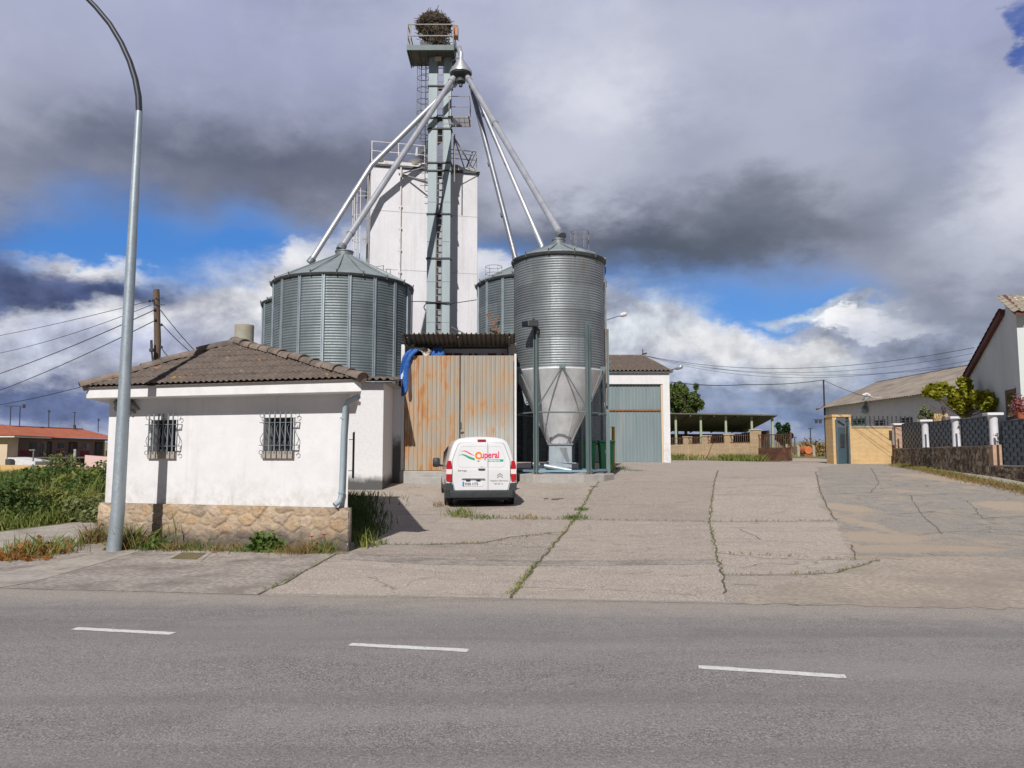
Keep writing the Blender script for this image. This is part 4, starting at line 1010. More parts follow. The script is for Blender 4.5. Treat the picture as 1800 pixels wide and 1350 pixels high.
# ================================================================== silos
def silo_parts(t, r, zb, zr, rise, nribs, wallmat, ribs=True, pitch=.104, a0=0.0, roofmat='galvanised_roof', collar=.36, nseg=72):
    """local coordinates: axis at the origin of t, heights from t.location.z"""
    H = zr - zb; n = int(H / pitch); prof = []
    for i in range(n * 6 + 1):
        z = H * i / (n * 6); prof.append((r + .009 * math.sin(2 * math.pi * i / 6), zb + z))
    mb = MB(); mb.lathe((0, 0, 0), prof, nseg); obj('wall', mb, wallmat, t, smooth=True, world=False)
    # conical roof of folded panels
    R0 = r + .10; np_ = nribs if nribs else 12
    rf = MB(); k = np_ * 4
    rings = [(R0, zr - .02), (R0 * .99, zr + .02), (R0 * .62, zr + .02 + rise * .38), (collar, zr + rise)]
    rf.lathe((0, 0, 0), [(R0 - .02, zr - .05)] + rings + [(.01, zr + rise + .0)], np_ * 2, a0); ro = obj('roof', rf, roofmat, t, world=False)
    rb = MB()
    for i in range(np_):
        q = a0 + 2 * math.pi * i / np_; c, s = math.cos(q), math.sin(q)
        rb.bar((R0 * c, R0 * s, zr + .035), (collar * c, collar * s, zr + rise + .02), .035, .035)
    obj('roof_seam', rb, roofmat, ro, world=False)
    rg = MB(); rg.lathe((0, 0, 0), [(r + .012, zr - .13), (R0 - .03, zr - .10), (R0 + .012, zr - .03), (R0 + .012, zr - .005), (r + .012, zr - .03), (r + .012, zr - .13)], 48, a0); obj('eave_ring', rg, 'dark_rim', t, world=False)
    cb = MB()
    for i in range(np_):
        q = a0 + 2 * math.pi * i / np_; c, s = math.cos(q), math.sin(q); cb.bar((R0 * c, R0 * s, zr - .1), (R0 * c * 1.012, R0 * s * 1.012, zr + .09), .04, .03)
    obj('eave_clip', cb, 'dark_rim', ro, world=False)
    cl = MB(); cl.lathe((0, 0, 0), [(collar, zr + rise - .05), (collar, zr + rise + .17), (collar * 1.06, zr + rise + .17), (collar * 1.06, zr + rise + .21), (collar * .5, zr + rise + .26), (.11, zr + rise + .28)], 28); obj('filling_collar', cl, 'galvanised_pale', ro, smooth='auto', world=False)
    if ribs:
        for i in range(nribs):
            q = a0 + 2 * math.pi * i / nribs + math.pi / nribs; c, s = math.cos(q), math.sin(q); ta = Vector((-s, c, 0)); ou = Vector((c, s, 0))
            m = MB(); p = ou * (r + .012)
            m.obox(Vector((p.x, p.y, zb)) - ta * .058, ta * .030, ou * .05, (0, 0, H - .04)); m.obox(Vector((p.x, p.y, zb)) + ta * .028, ta * .030, ou * .05, (0, 0, H - .04))
            m.obox(Vector((p.x, p.y, zb)) - ta * .029, ta * .058, ou * .018, (0, 0, H - .04))
            obj('stiffener', m, 'galvanised_pole', t, world=False)
def hoop_cage(name, c, rad, z0, z1, mat, t, n=6, tilt=0.0):
    m = MB(); c = Vector(c)
    for z in (z1, (z0 + z1) / 2):
        pts = [(c.x + rad * math.cos(q), c.y + rad * math.sin(q), z + tilt * rad * math.sin(q)) for q in np.linspace(0, 2 * math.pi, 25)]; m.tube(pts, .011, 5)
    for k in range(n):
        q = 2 * math.pi * k / n; x, y = c.x + rad * math.cos(q), c.y + rad * math.sin(q); m.bar((x, y, z0), (x, y, z1), .016, .016)
    return obj(name, m, mat, t)
S = {}
def build_silos():
    Y1 = 31.0; c1 = at(600, 700, Y1); r1 = 120.5 * (Y1 * math.cos(PITCH)) / F; zr1 = at(600, 478, Y1 - r1).z
    zg = fz(Y1) - .05; rise = at(600, 451, Y1).z - zr1
    S['1'] = Vector((c1.x, Y1, zr1 + rise)); S['r'] = r1; S['zr'] = zr1
    t = thing('grain_silo', 'wide ribbed grain silo left of the white tower, behind the hut roof', 'silo', (c1.x, Y1, zg), 0, 'ribbed corrugated grain silos')
    silo_parts(t, r1, 0, zr1 - zg, rise, 18, 'galvanised_wall', a0=R(-90 - 2.8 - 10))
    Y2 = 35.8; x2 = at(462, 600, Y2).x + r1 + .1
    def same(x, y, lab):
        o = dup(t, (x, y, fz(y) - .05), R(7), lab)
        top = zr1 + rise - zg + o.location.z; return o, Vector((x, y, top))
    o2, S['2'] = same(x2, Y2, 'ribbed grain silo mostly hidden at the far left, behind the wide one')
    Y3 = 33.1; x3 = at(951, 600, Y3).x
    zz = at(838, 505, Y3).z
    o3, S['3'] = same(x3, Y3, 'ribbed grain silo between the white tower and the hopper silo')
    o3.location.z += zz - (o3.location.z + zr1 - zg); S['3'].z = o3.location.z + zr1 + rise - zg
    # things that only the right one carries
    XF[o3] = Matrix.Translation(o3.location) @ Matrix.Rotation(R(7), 4, 'Z')
    hoop_cage('ladder_cage', at(868, 480, Y3 - 1.6), .34, at(868, 490, Y3 - 1.6).z - .1, at(868, 469, Y3 - 1.6).z, 'rail_steel', o3)
    m = MB(); Yf = Y3 - r1 - .12
    def P(x, y): return at(x, y, Yf + .55)
    m.bar(P(855, 552), P(877, 581), .06, .05); m.bar(P(855, 552), P(876, 556), .03); m.bar(P(876, 556), P(863, 580), .04); m.bar(P(863, 580), P(877, 580), .05); m.bar(P(877, 580), P(877, 600), .06)
    obj('side_bracket', m, 'rust', o3)
    # ladder hoops on the left silo's roof
    XF[t] = Matrix.Translation(t.location)
    m = MB(); p0 = at(674, 478, Y1 + .4)
    m.bar(p0, at(674, 466, Y1 + .4), .03); m.bar(at(674, 467, Y1 + .4), at(654, 470, Y1 + .4), .022); m.bar(at(654, 470, Y1 + .4), at(654, 478, Y1 + .4), .022)
    m.tube([at(678, 480, Y1 - .1), at(680, 473, Y1 - .1), at(686, 473, Y1 - .1), at(686, 482, Y1 - .1)], .018, 5); obj('roof_rail', m, 'rail_steel', t)
    # the slender hopper silo on legs
    Yh = 27.4; ch = at(983, 640, Yh); rh = 80 * Yh * math.cos(PITCH) / F; slab_z = at(983, 834, Yh - rh).z
    th = thing('hopper_silo', 'tall slim corrugated silo with a steel hopper cone on six legs', 'silo', (ch.x, Yh, slab_z))
    L = lambda z: z - slab_z
    zr = at(983, 441, Yh - rh).z; zb = at(983, 646, Yh - rh).z; ris = at(983, 431, Yh).z - zr
    silo_parts(th, rh, L(zb), L(zr), max(.45, ris), 12, 'galvanised_pale', ribs=False, pitch=.086, collar=.24, a0=R(15), nseg=96)
    S['h'] = Vector((ch.x, Yh, zr + max(.45, ris)))
    zo = at(983, 781, Yh - .3).z; ro = 20.5 * Yh / F
    hc = MB(); hc.lathe((0, 0, 0), [(rh + .013, L(zb) + .025), (rh + .018, L(zb) - .02), (rh + .005, L(zb) - .04), (ro + .02, L(zo) + .05), (ro, L(zo))], 64); obj('hopper_cone', hc, 'galvanised_cone', th, smooth='auto', world=False)
    sb = MB()
    for i in range(10):
        q = 2 * math.pi * (i + .3) / 10; c, s = math.cos(q), math.sin(q)
        sb.bar((c * (rh - .02), s * (rh - .02), L(zb) - .05), (c * (ro + .03), s * (ro + .03), L(zo) + .05), .05, .012)
    obj('cone_seam', sb, 'galvanised_cone', th, world=False)
    # outlet box, curved inspection hood, lower chute
    ob = MB(); zq = at(983, 829, Yh).z; w1 = 19.5 * Yh / F
    ob.obox((-w1, -w1, L(zq) + .15), (2 * w1, 0, 0), (0, 2 * w1, 0), (0, 0, L(zo) - L(zq) - .17)); out = obj('outlet_box', ob, 'galvanised_pole', th, world=False)
    fl = MB(); fl.box(-w1 - .05, w1 + .05, -w1 - .05, w1 + .05, L(zo) - .02, L(zo) + .03); fl.tube([(w1 * math.cos(q), -w1 - .02 - .02 * math.sin(q), L(zo) + .03 + w1 * math.sin(q)) for q in np.linspace(0, math.pi, 17)], .022, 6); obj('outlet_flange', fl, 'spout_dark', th, world=False)
    mk = MB(); mk.prism([(-w1 * .1, -w1 - .006, L(zo) - .12), (w1 * .55, -w1 - .006, L(zo) - .12), (w1 * .8, -w1 - .006, L(zo) - .62), (w1 * .55, -w1 - .006, L(zo) - .62)], (0, -.006, 0)); obj('outlet_plate', mk, 'galvanised_pale', out, world=False)
    au = MB(); au.tube([(-.95, -.2, L(zq) + .28), (.38, -.52, L(zq) + .04)], .075, 12); au.tube([(-.45, -.35, L(zq) + .36), (.55, -.45, L(zq) + .30)], .02, 6); obj('auger_tube', au, 'galvanised_pole', th, smooth='auto', world=False)
    # legs
    lr = rh + .07; ang = [R(-90 + a) for a in (-31, 31, -90, 90, -149, 149)]
    tops = {0: 575, 1: 560}
    for i, q in enumerate(ang):
        c, s = math.cos(q), math.sin(q); ou = Vector((c, s, 0)); ta = Vector((-s, c, 0)); p = ou * lr
        zt_ = L(zb) + (1.55 if i != 0 else 1.3)
        m = MB(); m.obox(p - ta * .068 - ou * .04 + Vector((0, 0, .02)), ta * .136, ou * .035, (0, 0, zt_)); m.obox(p - ta * .068 - ou * .005 + Vector((0, 0, .02)), ta * .03, ou * .10, (0, 0, zt_)); m.obox(p + ta * .038 - ou * .005 + Vector((0, 0, .02)), ta * .03, ou * .10, (0, 0, zt_))
        lg = obj('leg', m, 'leg_paint', th, world=False)
        fp = MB(); fp.obox(p - ta * .15 - ou * .12, ta * .3, ou * .27, (0, 0, .02)); obj('foot_plate', fp, 'rust', lg, world=False)
    # rods: an inverted V from the rim between each pair of legs, tie rods and a foot ring
    zt = L(at(983, 724, Yh - rh).z)
    order = sorted(range(6), key=lambda i: ang[i])
    seq = sorted([a % (2 * math.pi) for a in ang])
    ti = MB()
    for i in range(6):
        a0, a1 = seq[i], seq[(i + 1) % 6] + (2 * math.pi if i == 5 else 0); am = (a0 + a1) / 2
        pt = Vector((math.cos(am) * (rh + .05), math.sin(am) * (rh + .05), L(zb) + .03))
        br = MB()
        for a in (a0, a1): br.tube([pt, Vector((math.cos(a) * lr * .99, math.sin(a) * lr * .99, zt + .12))], .024, 6)
        br.obox(pt + Vector((-.1, -.02, -.05)), (.2, 0, 0), (0, .04, 0), (0, 0, .14))
        obj('brace', br, 'leg_paint', th, world=False)
        p0, p1 = Vector((math.cos(a0) * lr, math.sin(a0) * lr, zt)), Vector((math.cos(a1) * lr, math.sin(a1) * lr, zt)); ti.tube([p0, p1], .026, 6)
    obj('tie_rod', ti, 'leg_paint', th, world=False)
    fr = MB()
    for i in range(6):
        a0, a1 = seq[i], seq[(i + 1) % 6]
        fr.bar((math.cos(a0) * lr, math.sin(a0) * lr, .11), (math.cos(a1) * lr, math.sin(a1) * lr, .11), .07, .07)
    obj('foot_ring', fr, 'blue_steel', th, world=False)
    sl = MB(); sl.lathe((0, 0, 0), [(lr + .26, -.75), (lr + .26, -.02), (lr + .24, 0), (.01, 0)], 14, R(8)); obj('base_slab', sl, 'bare_conc', th, world=False)
    XF[th] = Matrix.Translation(th.location)
    c = at(1017, 425, Yh); hoop_cage('ladder_cage', (c.x, Yh - .5, 0), .32, at(1017, 440, Yh - .5).z, at(1017, 408, Yh - .5).z, 'rail_steel', th, 6)
    # rusty streak strap and ladder stile on the silo side
    m = MB(); q = R(-90 + 84); m.bar((math.cos(q) * (rh + .06), math.sin(q) * (rh + .06), L(zb) - 1.2), (math.cos(q) * (rh + .06), math.sin(q) * (rh + .06), L(zr) - .2), .05, .05); obj('ladder_stile', m, 'rail_steel', th, world=False)
    # flood lamp at the top of the left front leg
    q = ang[0]; p = Vector((ch.x + math.cos(q) * (lr + .1), Yh + math.sin(q) * (lr + .1), 0))
    zl = at(940, 570, p.y).z
    fl = thing('flood_lamp', 'dark box flood lamp on the left front leg of the hopper silo', 'flood lamp', (p.x, p.y, zl - .3))
    m = MB(); d = Vector((-.72, -.68, -.10)).normalized(); sdv = d.cross(Vector((0, 0, 1))).normalized(); up = sdv.cross(d)
    o = p + Vector((.02, -.05, zl)); 
    m.prism([o - sdv * .17 - up * .10, o + sdv * .17 - up * .10, o + sdv * .17 + up * .11, o - sdv * .17 + up * .11], d * .50); obj('lamp_housing', m, 'dark_rim', fl, bevel=.02)
    m = MB(); m.prism([o + d * .502 - sdv * .14 - up * .07, o + d * .502 + sdv * .14 - up * .07, o + d * .502 + sdv * .14 + up * .08, o + d * .502 - sdv * .14 + up * .08], d * .006); obj('lamp_glass', m, 'glass', fl)
    m = MB(); m.bar(o + d * .02, o + d * .02 - up * .30 + Vector((.05, .03, 0)), .12, .08); m.bar(o - d * .05, o + d * .1 + up * .16, .10, .06); obj('lamp_bracket', m, 'dark_steel', fl)
    return
build_silos()

# ================================================================== white concrete tower behind
TW = {}
def build_tower():
    Y = 38.3; c = at(649.5, 480, Y); c.z = fz(Y) - .1; a = R(13); u = Vector((math.cos(a), math.sin(a), 0)); n = Vector((math.sin(a), -math.cos(a), 0))
    # width so that the right edge falls on x = 838.5
    wd = 5.0
    for k in range(60):
        x, _ = toPx(c + u * wd + Vector((0, 0, 6)))
        wd += (838.5 - x) / F * Y * .8
    H = at(651, 291, Y).z - c.z
    t = thing('concrete_tower', 'tall square white tower with a railed flat roof', 'tower', c)
    TW.update(c=c, u=u, n=n, w=wd, H=H, Y=Y)
    m = MB(); dp = 5.2; m.prism([c, c + u * wd, c + u * wd - n * dp, c - n * dp], (0, 0, H)); obj('wall', m, 'tower', t, bevel=.02)
    # roof slab with a thin dark edge
    m = MB(); o = .10; P = [c - u * o + n * o, c + u * (wd + o) + n * o, c + u * (wd + o) - n * (dp + o), c - u * o - n * (dp + o)]
    m.prism([p + Vector((0, 0, H)) for p in P], (0, 0, .11)); obj('roof_edge', m, 'dark_rim', t)
    m = MB(); o = -.02; P2 = [c - u * o + n * o, c + u * (wd + o) + n * o, c + u * (wd + o) - n * (dp + o), c - u * o - n * (dp + o)]
    m.prism([p + Vector((0, 0, H + .11)) for p in P2], (0, 0, .22)); obj('parapet', m, 'white_rail', t)
    # panel joints
    m = MB()
    for py in (369, 472): 
        z = at(651, py, Y).z; p = c + n * .002; m.obox((p.x, p.y, z), u * wd, n * .006, (0, 0, .025))
    obj('panel_joint', m, pm("joint", c4(.46, .45, .46), None, rough=.9), t)
    # railing in bays
    zr = c.z + H + .3
    def rail(s0, s1, h, back=False, mat='white_rail'):
        m = MB(); N = max(1, round((s1 - s0) / 1.25)); off = n * (-.12 if not back else -(dp - .12))
        for k in range(N + 1):
            p = c + u * (s0 + (s1 - s0) * k / N) + off; m.bar((p.x, p.y, zr - .05), (p.x, p.y, zr + h), .04, .04)
        for hh in (h, h * .52):
            p, q = c + u * s0 + off, c + u * s1 + off; m.bar((p.x, p.y, zr + hh), (q.x, q.y, zr + hh), .032, .032)
        return obj('railing', m, mat, t)
    rail(.02, 2.75, 1.05); rail(3.9, wd - .05, .98, mat='rail_steel')
    m = MB()
    for s in (.03, wd - .05):
        for hh in (1.02, .52):
            p, q = c + u * s - n * .12, c + u * s - n * (dp - .12); m.bar((p.x, p.y, zr + hh), (q.x, q.y, zr + hh), .03, .03)
        q = c + u * s - n * (dp - .12); m.bar((q.x, q.y, zr), (q.x, q.y, zr + 1.02), .04)
    obj('side_railing', m, 'rail_steel', t); m = MB()   # hoist frame at the right corner
    p = c + u * (wd - 1.25) - n * .2
    m.bar((p.x, p.y, zr), (p.x, p.y, zr + 1.75), .06); q = p + u * 1.0; m.bar((p.x, p.y, zr + 1.7), (q.x, q.y, zr + .1), .05); m.bar((p.x, p.y, zr + 1.7), ((p + u * .55).x, (p + u * .55).y, zr + .1), .05)
    m.bar((q.x, q.y, zr + 1.0), ((q - u * .35).x, q.y, zr + .05), .07)
    obj('hoist_frame', m, 'rail_steel', t)
    m = MB()
    for s, ww, hh in ((.45, .8, .3), (2.25, .9, .35), (4.4, .75, .25)):
        p = c + u * s - n * .4; m.lathe((p.x, p.y, zr - .05), [(.42, 0), (.42, hh * .5), (.25, hh), (.01, hh)], 14)
    obj('roof_hatch', m, 'rail_steel', t, smooth='auto')
    # ladder with cage up the left side
    m = MB(); k = c - u * .12 - n * .55; k2 = c - u * .12 - n * 1.0
    for kk in (k, k2): m.bar((kk.x, kk.y, c.z + 3), (kk.x, kk.y, c.z + H * .985), .07, .05)
    z = c.z + 3
    while z < c.z + H - .3: m.bar((k.x, k.y, z), (k2.x, k2.y, z), .03); z += .33
    m.bar((k - u * .02), (k - u * .02) + Vector((0, 0, .01)), .02)
    obj('ladder', m, 'rail_steel', t)
    m = MB(); ca = c - u * .48 - n * .78
    for q in np.linspace(R(130), R(280), 4):
        p = ca + Vector((math.cos(q), math.sin(q), 0)) * .40; m.bar((p.x, p.y, c.z + 4.2), (p.x, p.y, c.z + H - 1.0), .03)
    z = c.z + 4.2
    while z < c.z + H - .9:
        m.tube([(ca.x + .40 * math.cos(q), ca.y + .40 * math.sin(q), z) for q in np.linspace(0, 2 * math.pi, 17)], .018, 5); z += 1.25
    obj('ladder_cage', m, 'white_rail', t)
    # pipe run down the face
    m = MB(); s = (701 - 649.5) / 189 * wd; p = c + u * s + n * .07
    m.tube([(p.x, p.y, c.z + 2), (p.x, p.y, c.z + H)], .045, 8); z = c.z + 3
    while z < c.z + H: m.obox((p.x - .08, p.y - .03, z), (.16, 0, 0), (0, .1, 0), (0, 0, .06)); z += 1.15
    obj('wall_conduit', m, 'white_rail', t)
build_tower()

# ================================================================== bucket elevator
EL = {}
def build_elevator():
    Y = 37.9; gz_ = fz(Y)
    t = thing('bucket_elevator', 'tall pale green bucket elevator with two square legs and a top platform', 'grain elevator', (at(770, 600, Y).x, Y, gz_ - .05))
    def leg(x0, x1, name, topy):
        a, b = at(x0, 500, Y), at(x1, 500, Y); m = MB(); m.box(a.x, b.x, Y, Y + .42, gz_ - .05, at(x0, topy, Y).z); return obj(name, m, 'elev_paint', t)
    leg(750, 765.5, 'leg', 96); leg(777, 790.5, 'leg', 96)
    xl, xm0, xm1, xr = at(750, 500, Y).x, at(765.5, 500, Y).x, at(777, 500, Y).x, at(790.5, 500, Y).x
    ztop = at(770, 96, Y).z
    # bands round both legs
    for py in (532, 454, 376, 300, 286, 226, 207, 151):
        m = MB(); z = at(770, py, Y).z; m.box(xl - .05, xr + .06, Y - .05, Y + .47, z - .035, z + .035); obj('leg_clamp', m, 'dark_steel', t)
    # flanged joints in the sheet
    m = MB()
    for z in np.arange(gz_ + 1, ztop, 2.05):
        for a, b in ((xl, xm0), (xm1, xr)): m.box(a - .015, b + .015, Y - .015, Y + .435, z, z + .03)
    obj('leg_flange', m, 'elev_paint', t)
    # ladder in the gap; the dark sheet behind stands in for shade on the tower
    m = MB()
    for x in (xm0 + .03, xm1 - .03): m.bar((x, Y + .02, gz_ + 1.2), (x, Y + .02, ztop), .03, .04)
    z = gz_ + 1.3
    while z < ztop - .1: m.bar((xm0 + .03, Y + .02, z), (xm1 - .03, Y + .02, z), .035, .035); z += .36
    obj('ladder', m, 'rail_steel', t)
    m = MB(); m.box(xm0 + .004, xm1 - .004, Y + .30, Y + .34, gz_ + .5, at(770, 296, Y).z); obj('shade_sheet', m, 'spout_dark', t)
    # caged ladder on the left near the top
    m = MB(); lx0, lx1 = at(739.5, 200, Y + .2).x, at(748, 200, Y + .2).x; z0, z1 = at(740, 330, Y).z, at(740, 108, Y).z
    for x in (lx0, lx1): m.bar((x, Y + .25, z0 + (2.6 if x == lx0 else 0)), (x, Y + .25, z1), .035)
    z = z0 + .2
    while z < z1: m.bar((lx0, Y + .25, z), (xl, Y + .25, z), .022); z += .33
    for k in range(7):
        z = z1 - .25 - k * .62
        m.tube([((lx0 + lx1) / 2 + .30 * math.cos(q), Y + .05 + .30 * math.sin(q), z) for q in np.linspace(0, 2 * math.pi, 15)], .014, 5)
    for q in (R(180), R(235), R(300)): m.bar(((lx0 + lx1) / 2 + .3 * math.cos(q), Y + .05 + .3 * math.sin(q), z1 - .25 - 6 * .62), ((lx0 + lx1) / 2 + .3 * math.cos(q), Y + .05 + .3 * math.sin(q), z1), .02)
    obj('ladder_cage', m, 'dark_steel', t)
    # top platform with railing
    zp = at(756, 83, Y - .85).z; yf, yb = Y - .85, Y + .95; x0, x1 = at(716.5, 80, yf).x, at(796.5, 84, yf).x
    pl = MB(); pl.box(x0, x1, yf, yb, zp - .06, zp); 
    for xx in np.linspace(x0 + .05, x1 - .09, 6): pl.box(xx, xx + .05, yf + .05, yb - .05, zp - .15, zp - .06)
    po = obj('platform', pl, 'shed_dark', t)
    m = MB(); m.box(x0 - .03, x1 + .03, yf - .05, yf - .002, zp - .17, zp + .10); m.box(x0 - .05, x0 - .002, yf, yb, zp - .17, zp + .10); m.box(x1 + .002, x1 + .05, yf, yb, zp - .17, zp + .10); obj('kick_plate', m, 'leg_paint', po)
    rl = MB(); h = at(756, 43, yf).z - zp
    for (x, y) in ((x0, yf), (x1, yf), (x0, yb), (x1, yb), (x0 + (x1 - x0) * .06, yf)): rl.bar((x, y, zp), (x, y, zp + h), .05)
    for hh in (h, h * .5):
        rl.bar((x0, yf, zp + hh), (x1, yf, zp + hh), .045); rl.bar((x0, yf, zp + hh), (x0, yb, zp + hh), .045); rl.bar((x1, yf, zp + hh), (x1, yb, zp + hh), .045)
    obj('railing', rl, 'rail_steel', po)
    # elevator head, motor, outlet
    hx0, hx1 = at(738, 60, Y).x, at(797, 60, Y).x
    m = MB(); m.prism([(xl, Y + .02, ztop - .05), (xr, Y + .02, ztop - .05), (xr + .12, Y + .02, zp + .75), (xr - .1, Y + .02, zp + 1.05), (xl + .1, Y + .02, zp + 1.05), (xl - .12, Y + .02, zp + .75)], (0, .40, 0)); obj('head', m, 'elev_paint', t)
    m = MB(); m.box(hx0 + .05, xl + .2, Y - .25, Y + .1, zp + .35, zp + .62); m.bar((hx0, Y - .3, zp + .95), (xr - .3, Y - .3, zp + .55), .12, .2); obj('motor', m, 'dark_steel', t)
    m = MB(); m.box(at(797, 60, Y).x, at(805, 60, Y).x, Y - .1, Y + .35, at(800, 64, Y).z, at(800, 46, Y).z); obj('head_cover', m, pm("rust_speckled", c4(.55, .34, .22), c4(.35, .12, .05), 14, .9), t)
    m = MB(); q = at(770, 104, Y - .3); m.box(q.x - .16, q.x + .16, Y - .34, Y - .3, q.z - .1, q.z + .12); m.bar((q.x, Y - .3, q.z), (q.x, Y, q.z + .1), .05); obj('inspection_lamp', m, 'cream', t)
    # distributor: cone with an outlet ring
    Yd = 37.0; c = at(810, 127, Yd); zt = at(808, 104, Yd).z; rr = 20 * 38 / F
    EL['d'] = Vector((c.x, Yd, c.z))
    m = MB(); m.lathe((c.x, Yd, 0), [(.10, zt + .35), (.12, zt), (rr, c.z + .02), (rr, c.z - .10), (rr * .8, c.z - .10)], 26); di = obj('distributor', m, 'spout_metal', t, smooth='auto')
    m = MB(); m.lathe((c.x, Yd, 0), [(rr * .92, c.z - .10), (rr * .92, c.z - .16), (.26, c.z - .22), (.24, c.z - .52), (.10, c.z - .54), (.09, c.z - .75), (.01, c.z - .75)], 20); obj('distributor_base', m, 'dark_rim', di, smooth='auto')
    m = MB(); m.tube([(xr + .02, Y + .2, zp + .35), (c.x - .12, Yd + .3, zt + .75), (c.x, Yd, zt + .2)], [.16, .14, .12], 12); m.bar((xr - .1, Y, zp - .3), (c.x - .05, Yd, zt + .1), .05); obj('feed_spout', m, 'spout_metal', t, smooth='auto')
    # side landing
    Yl = Y - .2; z = at(810, 214, Yl).z; a, b = at(789, 214, Yl).x, at(826, 214, Yl).x
    m = MB(); m.box(a, b, Yl - .55, Yl - .5, z - .04, z + .06); m.box(a, b, Yl + .5, Yl + .55, z - .04, z + .06); m.box(b - .05, b, Yl - .55, Yl + .55, z - .04, z + .05)
    for yy in np.linspace(Yl - .5, Yl + .5, 12): m.bar((a, yy, z), (b, yy, z), .02)
    for xx in np.linspace(a, b, 5): m.bar((xx, Yl - .5, z - .01), (xx, Yl + .5, z - .01), .02)
    la = obj('side_landing', m, 'rail_steel', t)
    m = MB()
    for (x, y) in ((a + .05, Yl - .5), (b, Yl - .5), (b, Yl + .5)): m.bar((x, y, z), (x, y, z + 1.1), .035)
    for hh in (1.1, .55): m.bar((a, Yl - .5, z + hh), (b, Yl - .5, z + hh), .028); m.bar((b, Yl - .5, z + hh), (b, Yl + .5, z + hh), .028)
    m.bar((xr + .2, Y, at(800, 236, Y).z), (xr + .2, Y, at(800, 320, Y).z), .05); m.bar((xr, Y, at(800, 270, Y).z), (xr + 1.2, Y + .8, at(800, 262, Y).z), .03)
    obj('landing_rail', m, 'rail_steel', la)
    # chute across to the tower roof with its own cone
    m = MB(); p0 = at(789, 228, Y + .6); p1 = at(737, 270, Y + 1.9); m.bar(p0, p1, .36, .42); cn = at(744, 287, Y + 2.0)
    m.bar(p1 + Vector((.1, 0, .25)), p1 + Vector((.05, 0, -.2)), .5, .35); obj('tower_chute', m, 'spout_dark', t)
    m = MB(); m.lathe((cn.x, Y + 2.4, cn.z - .15), [(.5, 0), (.2, .55), (.12, .75), (.01, .75)], 18); obj('chute_cone', m, 'white_rail', t, smooth='auto')
    # braces to the tower
    tw = TW; zb = tw['c'].z + tw['H']
    m = MB(); pl_ = tw['c'] + tw['u'] * 1.4
    m.bar((pl_.x, pl_.y, at(703, 297, 38).z), (xl, Y + .3, at(750, 316, Y).z), .06); m.bar((pl_.x, pl_.y, at(703, 299, 38).z), (xl, Y + .3, at(750, 288, Y).z), .05)
    obj('stay', m, 'rail_steel', t); m = MB(); m.bar((xr, Y + .2, at(790, 572, Y).z), at(838, 598, Y + .9), .05); obj('stay', m, 'rail_steel', t)
    # cable strung from silo to silo past the legs
    m = MB(); m.tube([at(722, 530, 35.9), at(748, 530, Y - .06), at(792, 534, Y - .06), at(838, 527, 36)], .02, 5); m.tube([at(748, 535, Y - .1), at(745, 540, Y - .1), at(748, 546, Y - .1)], .03, 5); obj('stay_cable', m, 'wire', t)
    # stork nest on top
    z0 = at(762, 62, Y).z; c = at(762, 48, Y); c.y = Y + .05
    ns = thing('stork_nest', 'big round stork nest of dark sticks on top of the elevator', 'bird nest', (c.x, c.y, zp + 1.0))
    r = np.random.default_rng(4); m = MB(); rx = .86; zt_ = at(762, 27, Y).z; zb_ = zp + 1.0
    for k in range(1500):
        q = r.uniform(0, 2 * math.pi); f = r.uniform(0, 1); z = zb_ + (zt_ - zb_) * f - .05
        rad = rx * (.56 + .50 * math.sin(min(1, f * 1.15) * math.pi * .62)) * (1 if f < .7 else 1 - (f - .7) * 1.35) * r.uniform(.72, 1.0)
        p = Vector((c.x + rad * math.cos(q), c.y + rad * math.sin(q) * .85, z))
        d = Vector((-math.sin(q) + r.normal() * .7, math.cos(q) + r.normal() * .7, r.normal() * .55)).normalized(); l = r.uniform(.10, .30) * (1.7 if r.random() < .12 else 1)
        m.bar(p - d * l, p + d * l, .022, .018)
    for k in range(220):   # loose twigs hanging down at the front right
        p = Vector((c.x + .25 + r.normal() * .3, c.y - .55 + r.normal() * .1, zb_ - abs(r.normal()) * .35 + .2)); d = Vector((r.normal() * .6, r.normal() * .3, r.normal())).normalized(); l = r.uniform(.1, .3); m.bar(p - d * l, p + d * l, .02, .016)
    obj('nest_bowl', m, 'sticks', ns)
    bm = bmesh.new(); bmesh.ops.create_icosphere(bm, subdivisions=3, radius=1)
    for v in bm.verts: v.co = Vector((c.x + v.co.x * rx * .80, c.y + v.co.y * rx * .68, (zb_ + zt_) / 2 - .02 + v.co.z * (zt_ - zb_) * .44))
    bm_obj('nest_core', bm, 'sticks', ns, smooth=True)
    # spouts
    d = EL['d']
    def spout(pts, rad, lab, mat='spout_metal', col=True, drop=None):
        tt = thing('spout_pipe', lab, 'grain pipe', pts[-1], 0, 'grain pipes fanning out from the distributor')
        m = MB(); m.tube(pts, rad, 14); po = obj('pipe', m, mat, tt, smooth='auto')
        a, b = Vector(pts[0]), Vector(pts[-1]); dd = (b - a).normalized(); m = MB()
        for f in col: q = a.lerp(b, f); m.tube([q - dd * .09, q + dd * .09], rad * 1.22, 14)
        if col: obj('pipe_collar', m, mat, tt, smooth='auto')
        if drop is not None:
            m = MB(); m.tube([b, drop], rad * .8, 12); m.tube([b - dd * .1, b + dd * .18], rad * 1.3, 14); obj('drop_pipe', m, 'galvanised_pale', tt, smooth='auto')
    r0 = .40
    def st(px, py, y): return at(px, py, y)
    s1 = S['1']; spout([st(797, 137, 36.7), st(601, 434, 31.0)], .135, 'bright pipe from the distributor down to the wide left silo', col=(.02, .93), drop=s1 + Vector((0, 0, .2)))
